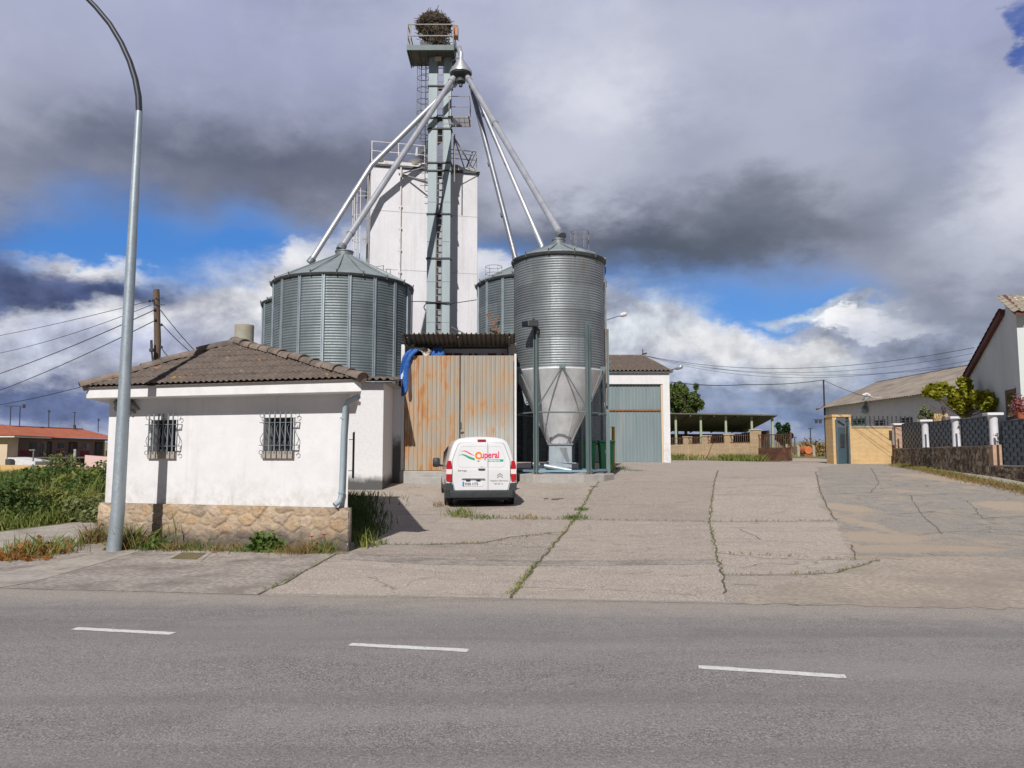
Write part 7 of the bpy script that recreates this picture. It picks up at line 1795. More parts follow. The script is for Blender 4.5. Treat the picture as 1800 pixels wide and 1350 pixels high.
# ================================================================== far left: row houses, yard wall
def build_left():
    Ya, Yb = 78.0, 92.0
    g = fz(80, -40)
    # facade line from the pixel columns, receding to the right
    a = at(26, 800, Ya); b = at(215, 800, Yb)
    u = Vector((b.x - a.x, b.y - a.y, 0)); L = u.length; u /= L; n = Vector((u.y, -u.x, 0))
    t = thing('row_houses', 'row of low terraced houses with a bright orange tiled roof at far left', 'houses', (a.x, a.y, g))
    ze = at(30, 767.5, Ya).z; zr_ = at(15, 749, Ya + 5).z
    dp = 9.0; ov = 2.6
    A0 = Vector((a.x, a.y, 0))
    m = MB(); m.prism([Vector((p.x, p.y, g - .5)) for p in (A0 - n * ov, A0 + u * L - n * ov, A0 + u * L - n * (ov + dp), A0 - n * (ov + dp))], (0, 0, ze - g + .45)); obj('wall', m, 'mauve', t)
    e0, e1 = Vector((a.x, a.y, ze)), Vector((b.x, b.y, ze)); k = -n * 6.0
    r0, r1 = Vector((a.x + k.x, a.y + k.y, zr_)) , Vector((b.x + k.x, b.y + k.y, zr_))
    rf = bm_obj('roof', roof_sheet([e0, e1, r1, r0], .28, .04, .5, .012), 'red_tile', t, smooth='auto')
    m = MB(); d = Vector((0, 0, -.14)); m.prism([e0 + d, e1 + d, e1 + d - n * ov, e0 + d - n * ov], (0, 0, .12)); obj('soffit', m, 'dark_wood', t)
    m = MB(); bk = -n * 12; m.add([r0, r1, Vector((b.x + bk.x, b.y + bk.y, ze)), Vector((a.x + bk.x, a.y + bk.y, ze))], [(0, 1, 2, 3)]); m.bar(r0, r1, .3, .2); obj('roof_back', m, 'red_tile', t)
    # windows, doors and balcony rails along the recessed front
    def on(px):
        d = ray(px, 780); q = A0 - n * ov; kk = (q - EYE).dot(n) / d.dot(n); return EYE + d * kk
    for x0, x1, y0, y1, mat in ((19.5, 33, 777, 802, 'dark_wood'), (53, 64, 778, 791, 'glass'), (72, 82, 776, 803, 'awning'), (82, 91, 776, 803, 'dark_wood'), (102, 112, 779, 788, 'glass'), (121, 136, 777, 803, 'dark_wood'), (146, 158, 779, 790, 'awning'), (167, 181, 777, 800, 'dark_wood')):
        p, q = on(x0), on(x1); Ym = p.y; z0, z1 = at(x0, y1, Ym).z, at(x0, y0, Ym).z; m = MB(); w = q - p; w.z = 0; p = Vector((p.x, p.y, z0)) + n * .004
        m.obox(p, w, n * .05, (0, 0, z1 - z0)); wo = obj('window' if mat != 'dark_wood' else 'door', m, mat, t)
        m = MB(); m.obox(p + w * .15 + n * .055 + Vector((0, 0, .1)), w * .3, n * .01, (0, 0, (z1 - z0) * .8)); obj('pane', m, 'glass', wo)
    m = MB()
    for x0, x1 in ((15, 36), (80, 92), (122, 137), (168, 184)):
        p, q = on(x0) + n * 1.6, on(x1) + n * 1.6; zz = at(x0, 801, p.y).z
        for kx in range(12): r_ = p.lerp(q, kx / 11); m.bar((r_.x, r_.y, zz - .05), (r_.x, r_.y, zz + .55), .05)
        m.bar((p.x, p.y, zz + .55), (q.x, q.y, zz + .55), .07)
    obj('balcony_rail', m, 'red_base', t)
    # porch roof, long low strip in dull pink
    m = MB(); zq = at(80, 806, Ya).z; m.prism([Vector((p.x, p.y, zq)) for p in (A0 + n * 1.5, A0 + u * L + n * 1.5, A0 + u * L - n * ov, A0 - n * ov)], (0, 0, .14)); obj('porch_roof', m, 'pink', t)
    # end house at the left edge, wall in the sun
    c = at(12, 800, Ya - 1.2); e = thing('end_house', 'cream end house with a hipped orange roof at the left picture edge', 'house', (c.x - 5, Ya, g))
    x1 = c.x; x0 = x1 - 12; m = MB(); m.box(x0, x1, Ya - 1.2, Ya + .5, g - .5, ze + .05); obj('wall', m, 'cream', e)
    m = MB(); zz = ze + .05
    q0, q1 = Vector((x0 - .6, Ya - 2.0, zz)), Vector((at(25, 768, Ya - 2).x, Ya - 2.0, zz)); top = Vector((at(4, 747, Ya + 4).x, Ya + 4, zr_ + .12)); top2 = Vector((x0, Ya + 4, zr_ + .12)); b1 = Vector((q1.x, Ya + 9, zz))
    bm = roof_sheet([q0, q1, top, top2], .28, .04, .5, .012); bm2 = roof_sheet([q1, b1, top], .28, .04, .5, .012); tm = bpy.data.meshes.new('tmp'); bm2.to_mesh(tm); bm2.free(); bm.from_mesh(tm); bpy.data.meshes.remove(tm)
    bm_obj('roof', bm, 'red_tile', e, smooth='auto')
    m = MB(); m.prism([q0 - Vector((0, 0, .16)), q1 - Vector((0, 0, .16)), b1 - Vector((0, 0, .16)), Vector((x0, Ya + 9, zz - .16))], (0, 0, .13)); obj('eave', m, 'white_rail', e)
    # white lean-to in front, ochre yard wall
    Yl = 70.0; l0, l1 = at(13, 810, Yl), at(62, 810, Yl); s = thing('lean_to', 'small white lean-to with a sloping top in front of the row houses', 'shed', ((l0.x + l1.x) / 2, Yl, g))
    m = MB(); z0 = g - .5; m.prism([(l0.x, Yl, z0), (l1.x, Yl, z0), (l1.x, Yl, at(62, 811, Yl).z), (l0.x, Yl, at(13, 804, Yl).z)], (0, 3, 0)); obj('wall', m, 'white_wall', s)
    m = MB(); q = at(19, 812, Yl - .05); m.lathe((q.x, Yl - .25, q.z - .3), [(.01, 0), (.32, .05), (.32, .55), (.01, .6)], 14); obj('fan_unit', m, 'dark_rim', s)
    s2 = thing('pink_parapet', 'pale pink parapet wall in front of the houses beside the hut', 'wall', at(165, 806, 72)); p0, p1 = at(149, 806, 72), at(200, 809, 72); m = MB(); m.prism([(p0.x, 72, g), (p1.x, 72, g), (p1.x, 72, at(200, 804, 72).z), (p0.x, 72, at(149, 800, 72).z)], (0, .3, 0)); obj('parapet', m, 'pink', s2)
    Yw = 62.0; w = thing('yard_wall', 'long low ochre yard wall behind the bushes at left', 'wall', at(60, 825, Yw)); p0, p1 = at(-60, 826, Yw), at(140, 826, Yw); m = MB(); m.box(p0.x, p1.x, Yw, Yw + .3, fz(Yw, -30) - 1.2, at(50, 817.5, Yw).z); obj('wall_face', m, 'ochre', w)
    m = MB(); a1, a2 = at(96, 820, Yw), at(132, 820, Yw); m.box(a1.x, a2.x, Yw - .1, Yw - .002, fz(Yw, -30) - 1, at(100, 816.5, Yw).z); obj('wall_gate', m, 'red_tile', w)
    # aerials on the ridge, each its own mast
    specs = [(19, 713, 750, 'wide', 'tall aerial with a long crossbar, leftmost on the orange roof'), (35.5, 714, 750, 'wide2', 'aerial mast with a box-shaped end, second from left on the roof'), (86, 720, 752, 'thin', 'thin bare aerial mast in the middle of the orange roof'), (131.5, 724, 754, 'tee', 'dark aerial mast with a short crossbar on the orange roof'), (173, 735, 757, 'thin', 'faint aerial mast nearest the white hut on the roof')]
    for px, y0, y1, kind, lab in specs:
        Y = Ya + 6 + (px - 20) / 190 * 13; p, q = at(px - (1.5 if kind != 'thin' else .5), y1 + 3, Y), at(px, y0, Y); o = thing('roof_aerial', lab, 'aerial', p, 0, 'aerials on the row house roof')
        m = MB(); m.bar(p, q, .07); obj('mast', m, 'wire', o); m = MB()
        if kind == 'wide': m.bar(at(8, 713.5, Y), at(33, 714, Y), .05); [m.bar(at(x, 712.5, Y), at(x, 715, Y), .03) for x in (10, 14, 22, 26, 30)]
        elif kind == 'wide2': m.bar(at(33, 714, Y), at(45, 714, Y), .05); m.bar(at(40, 711, Y), at(44, 717, Y), .12); m.bar(at(44, 711, Y), at(40, 717, Y), .12)
        elif kind == 'tee': m.bar(at(128, 725, Y), at(134, 725, Y), .08); m.bar(at(130.5, 747, Y), at(132, 754, Y), .22)
        else: m.bar(at(px - 1.5, y0 + 4, Y), at(px + 2, y0 + 3, Y), .14)
        obj('crossbar', m, 'wire', o)
    # small signs on posts among the bushes
    sp = thing('sign_post', 'thin sign post with a small white plate over the bushes', 'sign', gnd(57, 840)); Y = 45.0; p = at(57, 832, Y); m = MB(); m.bar((p.x, Y, fz(Y, -30) - .2), (p.x, Y, at(57, 791, Y).z), .06); m.bar(at(52, 791, Y), at(62, 791, Y), .08); m.bar((p.x, Y, fz(Y, -30) - .2), (p.x, Y, at(57, 818, Y).z), .16); obj('post', m, 'rail_steel', sp); m = MB(); q0, q1 = at(56.5, 816, Y), at(61, 811, Y); m.box(q0.x, q1.x, Y - .06, Y - .04, q0.z, q1.z); obj('sign_plate', m, 'plate', sp)
    sp = thing('marker_post', 'short pale concrete post among the bushes near the hut', 'post', gnd(132, 835)); Y = 40.0; p = at(132, 800, Y); m = MB(); m.bar((p.x, Y, fz(Y, -30) - .2), (p.x, Y, at(132, 791, Y).z), .12); m.bar(at(130, 791, Y), at(134.5, 791, Y), .08); obj('post', m, 'pale_conc', sp)
build_left()

# ================================================================== wooden pole and cables
def wire(pts, rad, lab, name='power_cable', sag=0.0, group='overhead cables', n=14):
    P = []; 
    for (a, b) in zip(pts, pts[1:]):
        a, b = Vector(a), Vector(b)
        for k in range(n): f = k / n; q = a.lerp(b, f); q.z -= sag * 4 * f * (1 - f); P.append(q)
    P.append(Vector(pts[-1])); m = MB(); m.tube(P, rad, 5); o = obj(name, m, 'wire', smooth=True); tag(o, lab, 'cable', group); return o
def build_poles():
    Y = 27.0; p = at(276.5, 640, Y); tp = at(275, 509, Y); t = thing('wooden_pole', 'weathered wooden utility pole rising behind the hut roof', 'utility pole', (p.x, Y, fz(Y, -12.4)))
    m = MB(); b = Vector((p.x + .03, Y, fz(Y, -12.4) - .3)); m.tube([b, at(277, 600, Y), tp], [.13, .115, .10], 14); obj('pole', m, 'wood', t, smooth='auto')
    m = MB()
    for y, x0, x1 in ((524, 272, 288), (535, 272, 290)): m.bar(at(x0, y, Y - .12), at(x1, y + .5, Y - .12), .022)
    m.bar(at(262, 529, Y - .1), at(271, 530, Y - .1), .03); m.bar(at(270, 527, Y - .12), at(271, 534, Y - .12), .06); obj('bracket', m, 'dark_steel', t)
    for x, y in ((263, 529), (269, 528), (272, 544), (273, 562), (284, 571), (284, 610)):
        m = MB(); q = at(x, y, Y - .13); m.lathe((q.x, q.y, q.z - .05), [(.01, 0), (.045, .02), (.05, .06), (.02, .1)], 8); obj('insulator', m, 'ceramic', t)
    m = MB(); q = at(267, 598, Y - .3); m.tube([at(269, 640, Y - .3), at(266.5, 616, Y - .3)], .035, 6); m.tube([at(267, 618, Y - .3), at(267, 613, Y - .3)], .09, 10); m.tube([at(266.5, 614, Y - .3), at(266, 598, Y - .3)], .045, 8); obj('cable_end', m, 'dark_steel', t, smooth='auto')
    # down wires and runs to the left
    YL = 40.0
    def L(px0, py0, px1, py1, lab, sag=.25, rad=.011, Yb=YL): wire([at(px0, py0, Y - .13), at(px1 - (px0 - px1) * .35, py1 + (py1 - py0) * .35 * .8, Yb)], rad, lab, sag=sag)
    L(263, 529, 0, 589, 'topmost cable running left from the wooden pole', .12)
    L(266, 536, 0, 613, 'second cable from the top running left from the wooden pole', .35)
    L(271, 545, 0, 655, 'thick third cable running left from the wooden pole', .22, .017)
    L(273, 563, 0, 684, 'lowest cable running left from the wooden pole', .25, .016)
    wire([at(150, 678, 30), at(-60, 720, 36)], .014, 'thin cable passing low over the red roofs at the left', sag=.1)
    for (x0, y0, x1, y1, lab) in ((282, 545, 342, 616, 'thin stay wire slanting from the wooden pole to the right'), (284, 569, 334, 618, 'slack cable with a kink slanting right from the wooden pole'), (284, 612, 300, 630, 'short cable from the low insulator down behind the hut roof')):
        wire([at(x0, y0, Y - .1), at(x1, y1, Y + 3), at(x1 + (x1 - x0) * .4, y1 + (y1 - y0) * .4, Y + 4.2)], .014, lab, sag=.04)
    # right side: fan of cables from the barn ridge, and the service cable to the thin pole
    B = at(1133, 625, 49.0)
    for k, (x1, y1, sg, lab) in enumerate(((1712, 611, .9, 'highest cable crossing from the barn ridge to the white house'), (1712, 621, 1.0, 'second cable crossing from the barn ridge to the white house'), (1708, 633, 1.1, 'third cable crossing from the barn ridge to the white house'), (1700, 643, .8, 'lowest cable crossing from the barn ridge to the white house'))):
        wire([B, at(x1, y1, 35.0)], .009 if k else .013, lab, sag=sg, n=24)
    wire([at(1179, 671.5, 43.9), at(1310, 676, 52), CABLE_TOP], .026, 'thick dark service cable from the barn to the thin pole', sag=.12)
    wire([CABLE_TOP, at(1500, 690, 56), at(1530, 698, 54)], .018, 'thin cable from the pole top to the long building roof', sag=.05)
build_poles()

# ================================================================== far right: field, tank, small poles
def build_far():
    Y = 88.0; g = fz(Y); c = at(1416, 784, Y); t = thing('orange_tank', 'rusty orange tank standing in the field beyond the rusty gate', 'tank', (c.x, Y, g))
    m = MB(); r = 7.0 * Y / F; m.tube([(c.x, Y - .9, g + r + .25), (c.x, Y - .8, g + r + .25), (c.x, Y + 1.2, g + r + .25)], [r * .93, r, r], 22); obj('drum', m, 'orange', t, smooth='auto')
    m = MB(); m.box(c.x - r, c.x + r, Y - .8, Y + 1.2, g, g + .3); obj('cradle', m, 'rust', t)
    pts = RNG.normal(size=(700, 3)) * np.array([.85, .5, .5]); pts = pts + np.array([at(1430, 784, Y + 1).x, Y + 1.4, g + .8])
    tag(obj('scrub_bush', leaves(pts, .22, 5), 'dry_grass'), 'scrubby dry bush behind the orange tank', 'bush')
    for px, lab in ((1403, 'pale stone post left of the orange tank'), (1430, 'pale stone post right of the orange tank')):
        p = at(px, 790, Y - .5); o = thing('stone_post', lab, 'post', (p.x, Y - .5, g), 0, 'stone posts by the tank'); m = MB(); m.bar((p.x, Y - .5, g - .1), (p.x, Y - .5, g + 1.15), .3, .3); m.lathe((p.x, Y - .5, g + 1.15), [(.15, 0), (.1, .12), (.01, .18)], 8); obj('post', m, 'pale_tile', o, bevel=.02)
    m = MB()
    for k in range(60):
        x = at(1385 + k * 1.4, 790, 120).x; m.bar((x, 120, fz(120)), (x, 120, fz(120) + 1.0), .10)
    m.box(at(1385, 790, 120).x, at(1470, 790, 120).x, 120, 120.1, fz(120) + .3, fz(120) + 1.0); f = thing('field_fence', 'low dark fence across the far field', 'fence', (at(1425, 790, 120).x, 120, fz(120))); obj('fence_rail', m, 'wood', f)
    for px, y0, Y, lab in ((1424.5, 752, 130, 'thin far pole with a small crossbar above the field'), (1397, 768, 150, 'short far pole at the edge of the field')):
        p, q = at(px, 779, Y), at(px, y0, Y); o = thing('far_pole', lab, 'pole', (p.x, Y, fz(Y)), 0, 'far poles in the field'); m = MB(); m.bar((p.x, Y, fz(Y)), q, .14); m.bar(q + Vector((-.4, 0, -.1)), q + Vector((.4, 0, -.1)), .1); obj('pole', m, 'wire', o)
    tag(struct(drape('field_track', [(q.x, q.y) for q in pxp((1370, 812), (1480, 812), (1470, 805), (1390, 806))], .012, 'sand')), 'sandy track through the gate opening', 'track')
    del_ = None
build_far()

# ================================================================== trees
def tree(name, label, base, height, crown_c, crown_r, leafmat, n, size, seed, cat='tree', clumps=26, trunk_r=.12, squash=1.0, ragged=.5, group=None, lean=(0, 0)):
    r = np.random.default_rng(seed); t = thing(name, label, cat, base, 0, group); base = Vector(base); cc = np.array(crown_c); cr = np.array(crown_r)
    C = []; 
    while len(C) < clumps:
        v = r.normal(size=3); v /= np.linalg.norm(v); rad = r.uniform(.25, 1.0) ** .6; C.append((cc + cr * v * rad * (1 + .22 * r.normal()) * .88, r.uniform(.14, .34)))
    m = MB(); fork = base.lerp(Vector(cc), .55); m.tube([base - Vector((0, 0, .1)), base.lerp(fork, .5) + Vector((.05, 0, 0)), fork], [trunk_r, trunk_r * .8, trunk_r * .65], 9)
    for c, k in C:
        c = Vector(c); mid = fork.lerp(c, .5) + Vector((r.normal() * .1, r.normal() * .1, -.05 * height)); m.tube([fork, mid, c], [trunk_r * .38, trunk_r * .22, trunk_r * .08], 5)
    obj('trunk', m, 'wood', t)
    P = []
    for c, k in C:
        q = r.normal(size=(n // clumps, 3)); q /= np.linalg.norm(q, axis=1)[:, None]; rad = r.uniform(.3, 1.0, (len(q), 1)) ** .5
        P.append(c + q * rad * cr * k * np.array([1, 1, squash]) + r.normal(size=q.shape) * cr * .03)
    obj('crown', leaves(np.concatenate(P), size, seed + 1, 1.5, .5), leafmat, t); return t
def build_trees():
    Y = 70.0; g = fz(Y); c = at(1204, 703, Y)
    tree('poplar_tree', 'green leafy tree rising behind the barn and open shed', (c.x, Y, g), 6, (c.x, Y, c.z), (1.55, 1.5, 1.75), 'poplar_leaf', 7000, .16, 21, clumps=34, trunk_r=.2)
    c = at(1188, 700, Y + 2); tree('poplar_tree', 'second green tree half hidden behind the barn corner', (c.x, Y + 2, g), 6, (c.x, Y + 2, c.z), (1.1, 1.2, 1.5), 'poplar_leaf', 3500, .16, 22, clumps=20, trunk_r=.2)
    Y = 66.0; c = at(1377, 757, Y); tree('conifer_tree', 'dark green conical tree behind the rusty gate', (c.x, Y, fz(Y)), 3, (c.x, Y, c.z - .3), (.72, .7, 1.15), 'conifer_leaf', 4000, .13, 23, clumps=26)
    # loquat in front of the house
    Y = 32.2; q = at(1690, 742, Y); t = thing('loquat_tree', 'yellow-green leafy fruit tree behind the panel fence, before the house', 'tree', (q.x, Y, fz(Y)))
    r = np.random.default_rng(31); cl = [(1640, 684, .34), (1655, 680, .30), (1632, 690, .24), (1668, 688, .30), (1680, 693, .34), (1694, 672, .26), (1699, 684, .28), (1690, 700, .36), (1700, 712, .34), (1712, 700, .34), (1722, 696, .32), (1733, 703, .32), (1740, 697, .26), (1726, 713, .28), (1736, 718, .22), (1688, 716, .28), (1698, 725, .22), (1646, 695, .22), (1744, 705, .2), (1676, 706, .22)]
    m = MB(); base = Vector((q.x, Y, fz(Y) - .1)); fork = at(1690, 732, Y); m.tube([base, fork], [.08, .06], 8); P = []
    for x, y, k in cl:
        c = at(x, y, Y + r.uniform(-.3, .15) - max(0, x - 1695) / 50 * 2.3); m.tube([fork, fork.lerp(c, .5) + Vector((0, 0, -.1)), c], [.035, .022, .01], 5)
        v = r.normal(size=(110, 3)); v /= np.linalg.norm(v, axis=1)[:, None]; P.append(np.array(c) + v * r.uniform(.2, 1, (110, 1)) ** .5 * k * np.array([1, 1, .75]))
    obj('trunk', m, 'wood', t); obj('crown', leaves(np.concatenate(P), .125, 32, 2.3, .8), 'loquat_leaf', t)
    Y = 37; c = at(1628, 728, Y); tree('young_shrub', 'sparse pale shrub with bare branches behind the fence railing', (c.x, Y, fz(Y)), 2, (c.x, Y, c.z), (.38, .4, .42), 'olive_leaf', 420, .10, 33, 'shrub', 12, .03)
    m = MB(); r = random.Random(9); f0 = at(1640, 742, Y)
    br = thing('bare_bush', 'leafless arching twigs between the shrub and the fruit tree', 'bush', (f0.x, Y, fz(Y)))
    for k in range(14):
        a = at(1632 + r.random() * 40, 740, Y); b = at(1634 + r.random() * 42, 708 + r.random() * 14, Y + r.uniform(-.3, .3)); m.tube([Vector((a.x, Y, fz(Y))), a, a.lerp(b, .6) + Vector((0, 0, .15)), b], .008, 4)
    obj('twigs', m, 'wood', br)
build_trees()

# ================================================================== field plants on the left, weeds everywhere
def clump(pts2d, rr, per, seed):
    r = np.random.default_rng(seed); out = []
    for x, y in pts2d:
        q = r.normal(size=(per, 2)) * rr; out.append(np.stack([x + q[:, 0], y + q[:, 1], np.zeros(per)], 1))
    P = np.concatenate(out); P[:, 2] = [fz(v[1], v[0]) for v in P]; return P
def build_plants():
    r = np.random.default_rng(77)
    # field grass, many blades, in patches
    def inpx(x, y): return toPx((x, y, fz(y, x)))
    pts = []
    while len(pts) < 46000:
        n = 40000; y = r.uniform(0, 1, n) ** 1.5 * 44 + 13.6; x = -r.uniform(.42, .80, n) * y
        keep = np.ones(n, bool)
        path = gnd(0, 936)
        for i in range(n):
            px, py = inpx(x[i], y[i])
            lim = 936 - (px / 165) * 21 if px < 172 else 915
            if py > lim - 2 or px > (196 if y[i] < 22 else 300) or px < -160: keep[i] = False
        pts += list(zip(x[keep], y[keep]))
    pts = pts[:46000]
    P = np.array([(x, y, fz(y, x)) for x, y in pts])
    dens = np.sin(P[:, 0] * .9) + np.sin(P[:, 1] * .7 + P[:, 0] * .5); h = .27 + .14 * dens * .5 + .09 * r.normal(size=len(P)); h = np.clip(h, .08, .6)
    o = obj('field_grass', blades(P, h, .028, 1, .4), 'grass_blades', recentre=False); tag(o, 'tall wild grass and weeds filling the field left of the hut', 'grass'); o['kind'] = 'stuff'
    # brambles and leafy shrubs as separate bushes: (px, py of base, Y, half width, height, mat, label)
    spec = [(20, 902, 17.2, 1.15, .95, 'bramble_leaf', 'dark bramble bush at the far left edge of the field', 6000), (70, 896, 18.0, 1.05, .88, 'grass_blades', 'yellow-green leafy bush beside the path, second from the left edge', 5200), (48, 868, 24.0, 1.6, 1.0, 'weed_leaf', 'broad green bush behind the front brambles at left', 5200),
            (120, 880, 20.5, 1.0, .9, 'weed_leaf', 'light green weedy bush in the middle of the field', 4200), (150, 868, 22.5, 1.1, 1.1, 'grass_blades', 'yellow-green tall bush next to the hut wall', 4200), (100, 850, 31.0, 2.0, .95, 'bramble_leaf', 'low wide hedge bush below the ochre wall', 4200), (165, 846, 33.0, 1.5, 1.15, 'weed_leaf', 'green bush far back touching the hut corner', 3200), (10, 848, 33.0, 1.8, .75, 'bramble_leaf', 'low dark bush under the ochre wall at the left edge', 3000), (150, 898, 17.3, .55, .6, 'olive_leaf', 'greyish dry shrub near the path end', 1500)]
    for k, (px, py, Y, w, h, mat, lab, n) in enumerate(spec):
        c = at(px, py, Y); t = thing('field_bush', lab, 'bush', (c.x, Y, fz(Y, c.x)), 0, 'bushes in the field'); rr = np.random.default_rng(100 + k); P = []; m = MB()
        for j in range(26):
            v = rr.normal(size=3); v[2] = abs(v[2]); v /= np.linalg.norm(v); cc = np.array([c.x, Y, fz(Y, c.x)]) + v * np.array([w, w * .75, h]) * rr.uniform(.35, .95); q = rr.normal(size=(n // 26, 3)); q /= np.linalg.norm(q, axis=1)[:, None]
            P.append(cc + q * rr.uniform(.2, 1, (len(q), 1)) ** .5 * np.array([w * .36, w * .34, h * .26])); m.tube([(c.x + rr.normal() * .1, Y, fz(Y, c.x) - .05), tuple(cc)], [.02, .006], 4)
        P = np.concatenate(P); P[:, 2] = np.maximum(P[:, 2], fz(Y, c.x) + .02); obj('stems', m, 'wood', t); obj('foliage', leaves(P, .062 if Y < 22 else .085, 200 + k, 1.7, .6), mat, t)
    pts = []
    for k in range(46):
        px, py = r.uniform(-20, 172), r.uniform(852, 908); q = gnd(px, py); nn = int(r.uniform(40, 110)); a = r.normal(size=(nn, 2)) * r.uniform(.12, .35)
        pts += [(q.x + u, q.y + w, fz(q.y + w, q.x + u), ) for u, w in a]
    P = np.array(pts); o = obj('tall_grass', blades(P, r.uniform(.35, 1.0, len(P)), .016, 21, .28), 'grass_blades', recentre=False); tag(o, 'tall seeding grass stalks standing among the field bushes', 'grass'); o['kind'] = 'stuff'
    P2 = P[r.random(len(P)) < .35]; o = obj('dry_stalks', blades(P2 + np.array([.15, .1, 0]), r.uniform(.3, .9, len(P2)), .014, 22, .3), 'dry_grass', recentre=False); tag(o, 'dry straw coloured stalks among the field bushes', 'grass'); o['kind'] = 'stuff'
    # tall pale weed in front of the houses
    Y = 33.0; c = at(107, 850, Y); t = thing('tall_weed', 'tall feathery pale green weed rising before the row houses', 'plant', (c.x, Y, fz(Y, c.x))); rr = np.random.default_rng(5); P = []; m = MB(); zt = at(107, 787, Y).z
    for j in range(30):
        a = rr.normal() * .55; z = fz(Y, c.x) + (zt - fz(Y, c.x)) * rr.uniform(.45, 1.0) * (1 - .25 * abs(a)); tip = np.array([c.x + a, Y + rr.normal() * .3, z]); m.tube([(c.x + a * .3, Y, fz(Y, c.x)), tuple(tip)], [.016, .005], 4)
        f = rr.uniform(.45, 1, 60)[:, None]; P.append(np.array([c.x + a * .3, Y, fz(Y, c.x)]) * (1 - f) + tip * f + rr.normal(size=(60, 3)) * .07)
    obj('stems', m, 'olive_leaf', t); obj('foliage', leaves(np.concatenate(P), .06, 6, 2.2), 'olive_leaf', t)
    # tufts: name label, pixel of base, radius, height, count, materials
    def tuft(px, py, rad, h, n, mat, lab, cat='grass tuft', name='grass_tuft', extra=None, seed=0, group='weeds along the pavement and hut', w=.014):
        q = gnd(px, py); t = thing(name, lab, cat, q, 0, group); P = clump([(q.x, q.y)], rad, n, seed or int(px)); obj('blades', blades(P[:int(n * .7)], h * .85, w, int(px) + 1, .5 if h < .5 else .2), mat, t)
        if extra:
            for (mt, nn, hh, sz) in extra:
                rr = np.random.default_rng(int(px) + 7); v = rr.normal(size=(nn, 3)) * np.array([rad, rad * .7, 0]); v[:, 2] = np.abs(rr.normal(size=nn)) * hh * .5; obj('leaves', leaves(v + np.array(q), sz, int(px)), mt, t)
    tuft(60, 975, .24, .34, 420, 'grass_blades', 'big grass tuft with orange leaves at the pavement edge, left of the lamp post', extra=[('orange_leaf', 160, .18, .08)])
    tuft(30, 984, .22, .14, 200, 'dry_grass', 'flat dry tuft at the left picture edge beside the path', extra=[('orange_leaf', 120, .08, .07)])
    tuft(90, 972, .20, .18, 160, 'dry_grass', 'brownish weeds between the big tuft and the hut corner')
    tuft(122, 962, .14, .24, 120, 'grass_blades', 'small green tuft near the left end of the stone base')
    tuft(162, 955, .10, .42, 220, 'dry_grass', 'tall dry grass at the left corner of the hut base', extra=[('weed_leaf', 60, .3, .04)])
    tuft(226, 964, .12, .46, 240, 'grass_blades', 'tall green and yellow grass right behind the lamp post', extra=[('orange_leaf', 60, .2, .05)])
    tuft(240, 964, .16, .36, 260, 'dry_grass', 'reddish dry grass against the stone base right of the lamp post')
    tuft(268, 966, .14, .24, 180, 'weed_leaf', 'green weeds at the foot of the lamp post shadow', extra=[('weed_leaf', 140, .2, .045)])
    tuft(300, 962, .10, .62, 46, 'olive_leaf', 'thin tall stalks against the stone base', w=.009)
    tuft(312, 967, .14, .20, 160, 'dry_grass', 'low dry weeds left of the drain cover'); tuft(345, 966, .16, .18, 170, 'weed_leaf', 'low weeds at the base above the drain cover'); tuft(395, 968, .2, .15, 200, 'dry_grass', 'sparse dry weeds under the middle of the stone base')
    tuft(430, 969, .14, .12, 120, 'weed_leaf', 'tiny weeds between the drain cover and the leafy plant'); tuft(515, 972, .16, .16, 200, 'dry_grass', 'dry tuft left of the poppies'); tuft(540, 973, .12, .26, 160, 'dry_grass', 'reddish dry grass among the poppies'); tuft(572, 972, .09, .26, 110, 'grass_blades', 'green grass right of the poppies at the base corner')
    tuft(640, 962, .09, .34, 90, 'grass_blades', 'bright green tuft just right of the hut corner in the sun', w=.018); tuft(668, 956, .07, .12, 50, 'weed_leaf', 'small weed on the crack right of the hut corner')
    tuft(812, 908, .16, .26, 230, 'grass_blades', 'bright grass tuft behind the van, left of its middle'); tuft(850, 911, .22, .10, 190, 'weed_leaf', 'low green weeds along the joint behind the van'); tuft(930, 911, .24, .09, 190, 'dry_grass', 'yellowish weeds along the joint right of the van'); tuft(775, 890, .14, .16, 80, 'dry_grass', 'small dry tuft beside the left rear wheel')
    tuft(1092, 826, .22, .24, 160, 'weed_leaf', 'weeds growing at the foot of the green bins'); tuft(1118, 828, .2, .10, 110, 'weed_leaf', 'small weed patch before the barn door'); tuft(1010, 912, .16, .12, 260, 'weed_leaf', 'thick green weeds where two pavement joints meet'); tuft(1022, 897, .10, .10, 140, 'weed_leaf', 'green weeds on the slanting joint above the crossing')
    # leafy plant and poppies
    q = gnd(462, 970); t = thing('leafy_plant', 'dark green leafy plant at the middle of the stone base', 'plant', q, 0); rr = np.random.default_rng(12); v = rr.normal(size=(520, 3)) * np.array([.11, .07, 0]); v[:, 2] = np.abs(rr.normal(size=520)) * .13; v2 = rr.normal(size=(180, 3)) * np.array([.07, .05, 0]) + np.array([.21, 0, 0]); v2[:, 2] = np.abs(rr.normal(size=180)) * .09
    obj('leaves', leaves(np.concatenate([v, v2]) + np.array(q), .06, 13, 1.6), 'weed_leaf', t)
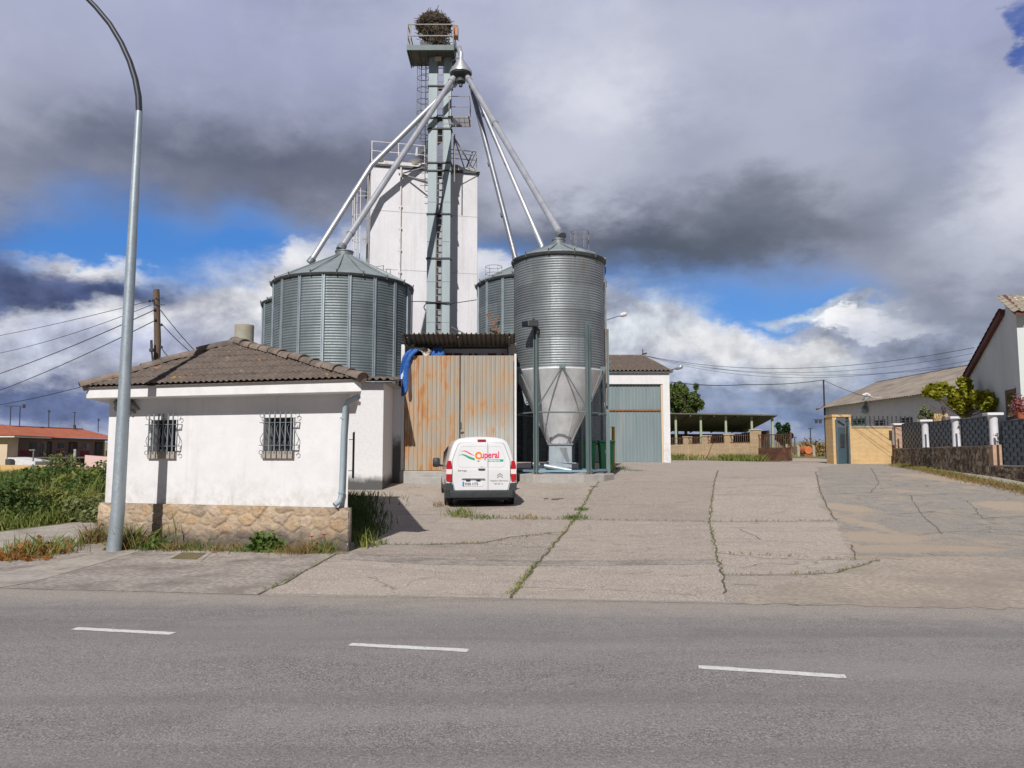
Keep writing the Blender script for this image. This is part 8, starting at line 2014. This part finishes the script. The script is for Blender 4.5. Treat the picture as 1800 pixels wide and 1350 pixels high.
    for px, py, b, lab in ((548, 944, 973, 'red poppy on a thin stalk, left of the pair by the hut corner'), (570, 941, 972, 'red poppy on a thin stalk, nearer the hut corner')):
        q = gnd(px, b); q.y -= .02; p = at(px, py, q.y); t = thing('poppy', lab, 'flower', q, 0, 'poppies'); m = MB(); m.tube([q, q.lerp(p, .5) + Vector((.015, 0, 0)), p], .005, 5); obj('stem', m, 'weed_leaf', t)
        m = MB()
        for k in range(5):
            a = 2 * math.pi * k / 5; d = Vector((math.cos(a), math.sin(a) * .8, .35)); sd_ = Vector((-math.sin(a), math.cos(a), 0)); m.add([p, p + d * .03 + sd_ * .026, p + d * .052 + Vector((0, 0, .004)), p + d * .03 - sd_ * .026], [(0, 1, 2, 3)])
        obj('petals', m, 'poppy_red', t)
    # shaded weeds behind the hut
    w = HUT['w']; A = HUT['A']; P = []
    for k in range(2200):
        s = r.uniform(1.2, 9.5); o = abs(r.normal()) * (.22 + .035 * s); o = min(.08 + o, .06 + .30 * s); p = A + w * s; P.append((p.x + o, p.y, fz(p.y)))
    P = np.array(P); o = obj('shade_weeds', blades(P, .22, .02, 9, .4), 'bramble_leaf', recentre=False); tag(o, 'tall weeds in the shade along the right wall of the hut', 'weeds'); o['kind'] = 'stuff'
    # grass in the pavement joints and along walls
    P = []
    def along(px, n, jit, seed):
        rr = random.Random(seed); pp = pxp(*px); L = [(pp[i], pp[i + 1]) for i in range(len(pp) - 1)]
        for k in range(n):
            # patchy: cluster near random stops
            a, b = L[rr.randrange(len(L))]; f = (rr.randrange(14) + rr.gauss(.5, .22)) / 14; q = a.lerp(b, f); P.append((q.x + rr.gauss(0, jit), q.y + rr.gauss(0, jit), fz(q.y) + .01))
    along([(895, 1053), (945, 990), (1010, 913), (1040, 862)], 520, .03, 1); along([(1270, 1012), (1247, 916), (1253, 870), (1262, 828)], 240, .025, 2); along([(625, 958), (760, 958), (850, 955), (985, 936)], 200, .02, 3); along([(830, 911), (1010, 914), (1245, 917), (1466, 916)], 260, .025, 4); along([(1262, 973), (1505, 985)], 60, .02, 5); along([(1270, 1012), (1470, 1008), (1545, 985)], 80, .02, 6); along([(455, 1047), (590, 975)], 60, .03, 7); along([(180, 958), (300, 966), (450, 971), (605, 974)], 900, .06, 8)
    o = obj('joint_grass', blades(np.array(P), .042, .014, 10, .7), 'grass_blades', recentre=False); tag(o, 'small grass growing in the pavement joints', 'grass'); o['kind'] = 'stuff'
    P = []
    along([(1182, 808), (1260, 809), (1328, 811)], 3200, .35, 11); o = obj('wall_grass', blades(np.array(P), .42, .05, 12, .5), 'grass_blades', recentre=False); tag(o, 'strip of grass along the brick wall before the shed', 'grass'); o['kind'] = 'stuff'
    P = []
    along([(1574, 819), (1640, 831), (1700, 845), (1800, 866), (1900, 885)], 3200, .22, 13); Pd = np.array(P); o = obj('verge_grass', blades(Pd, .13, .022, 14, .6), 'dry_grass', recentre=False); tag(o, 'dry grass verge along the dark stone fence base', 'grass'); o['kind'] = 'stuff'
    P = []
    along([(1574, 818), (1640, 829), (1700, 842), (1800, 862), (1900, 880)], 1500, .12, 15); o = obj('verge_weeds', blades(np.array(P), .16, .022, 16, .6), 'grass_blades', recentre=False); tag(o, 'green weeds at the foot of the dark stone fence', 'grass'); o['kind'] = 'stuff'
    # far green meadow
    fg = struct(drape('field', [(q.x, q.y) for q in pxp((1386, 803), (1475, 803))] + [(120, 100), (120, 140), (20, 140), (10, 100), (20, 66)], .01, pm("meadow", c4(.12, .17, .035), c4(.22, .22, .07), .12, .95)))
    struct(drape('field', [(20, 141), (140, 141), (400, 420), (-400, 420), (-150, 141)], .01, pm("far_field", c4(.14, .15, .07), c4(.24, .21, .12), .02, .95)))
build_plants()
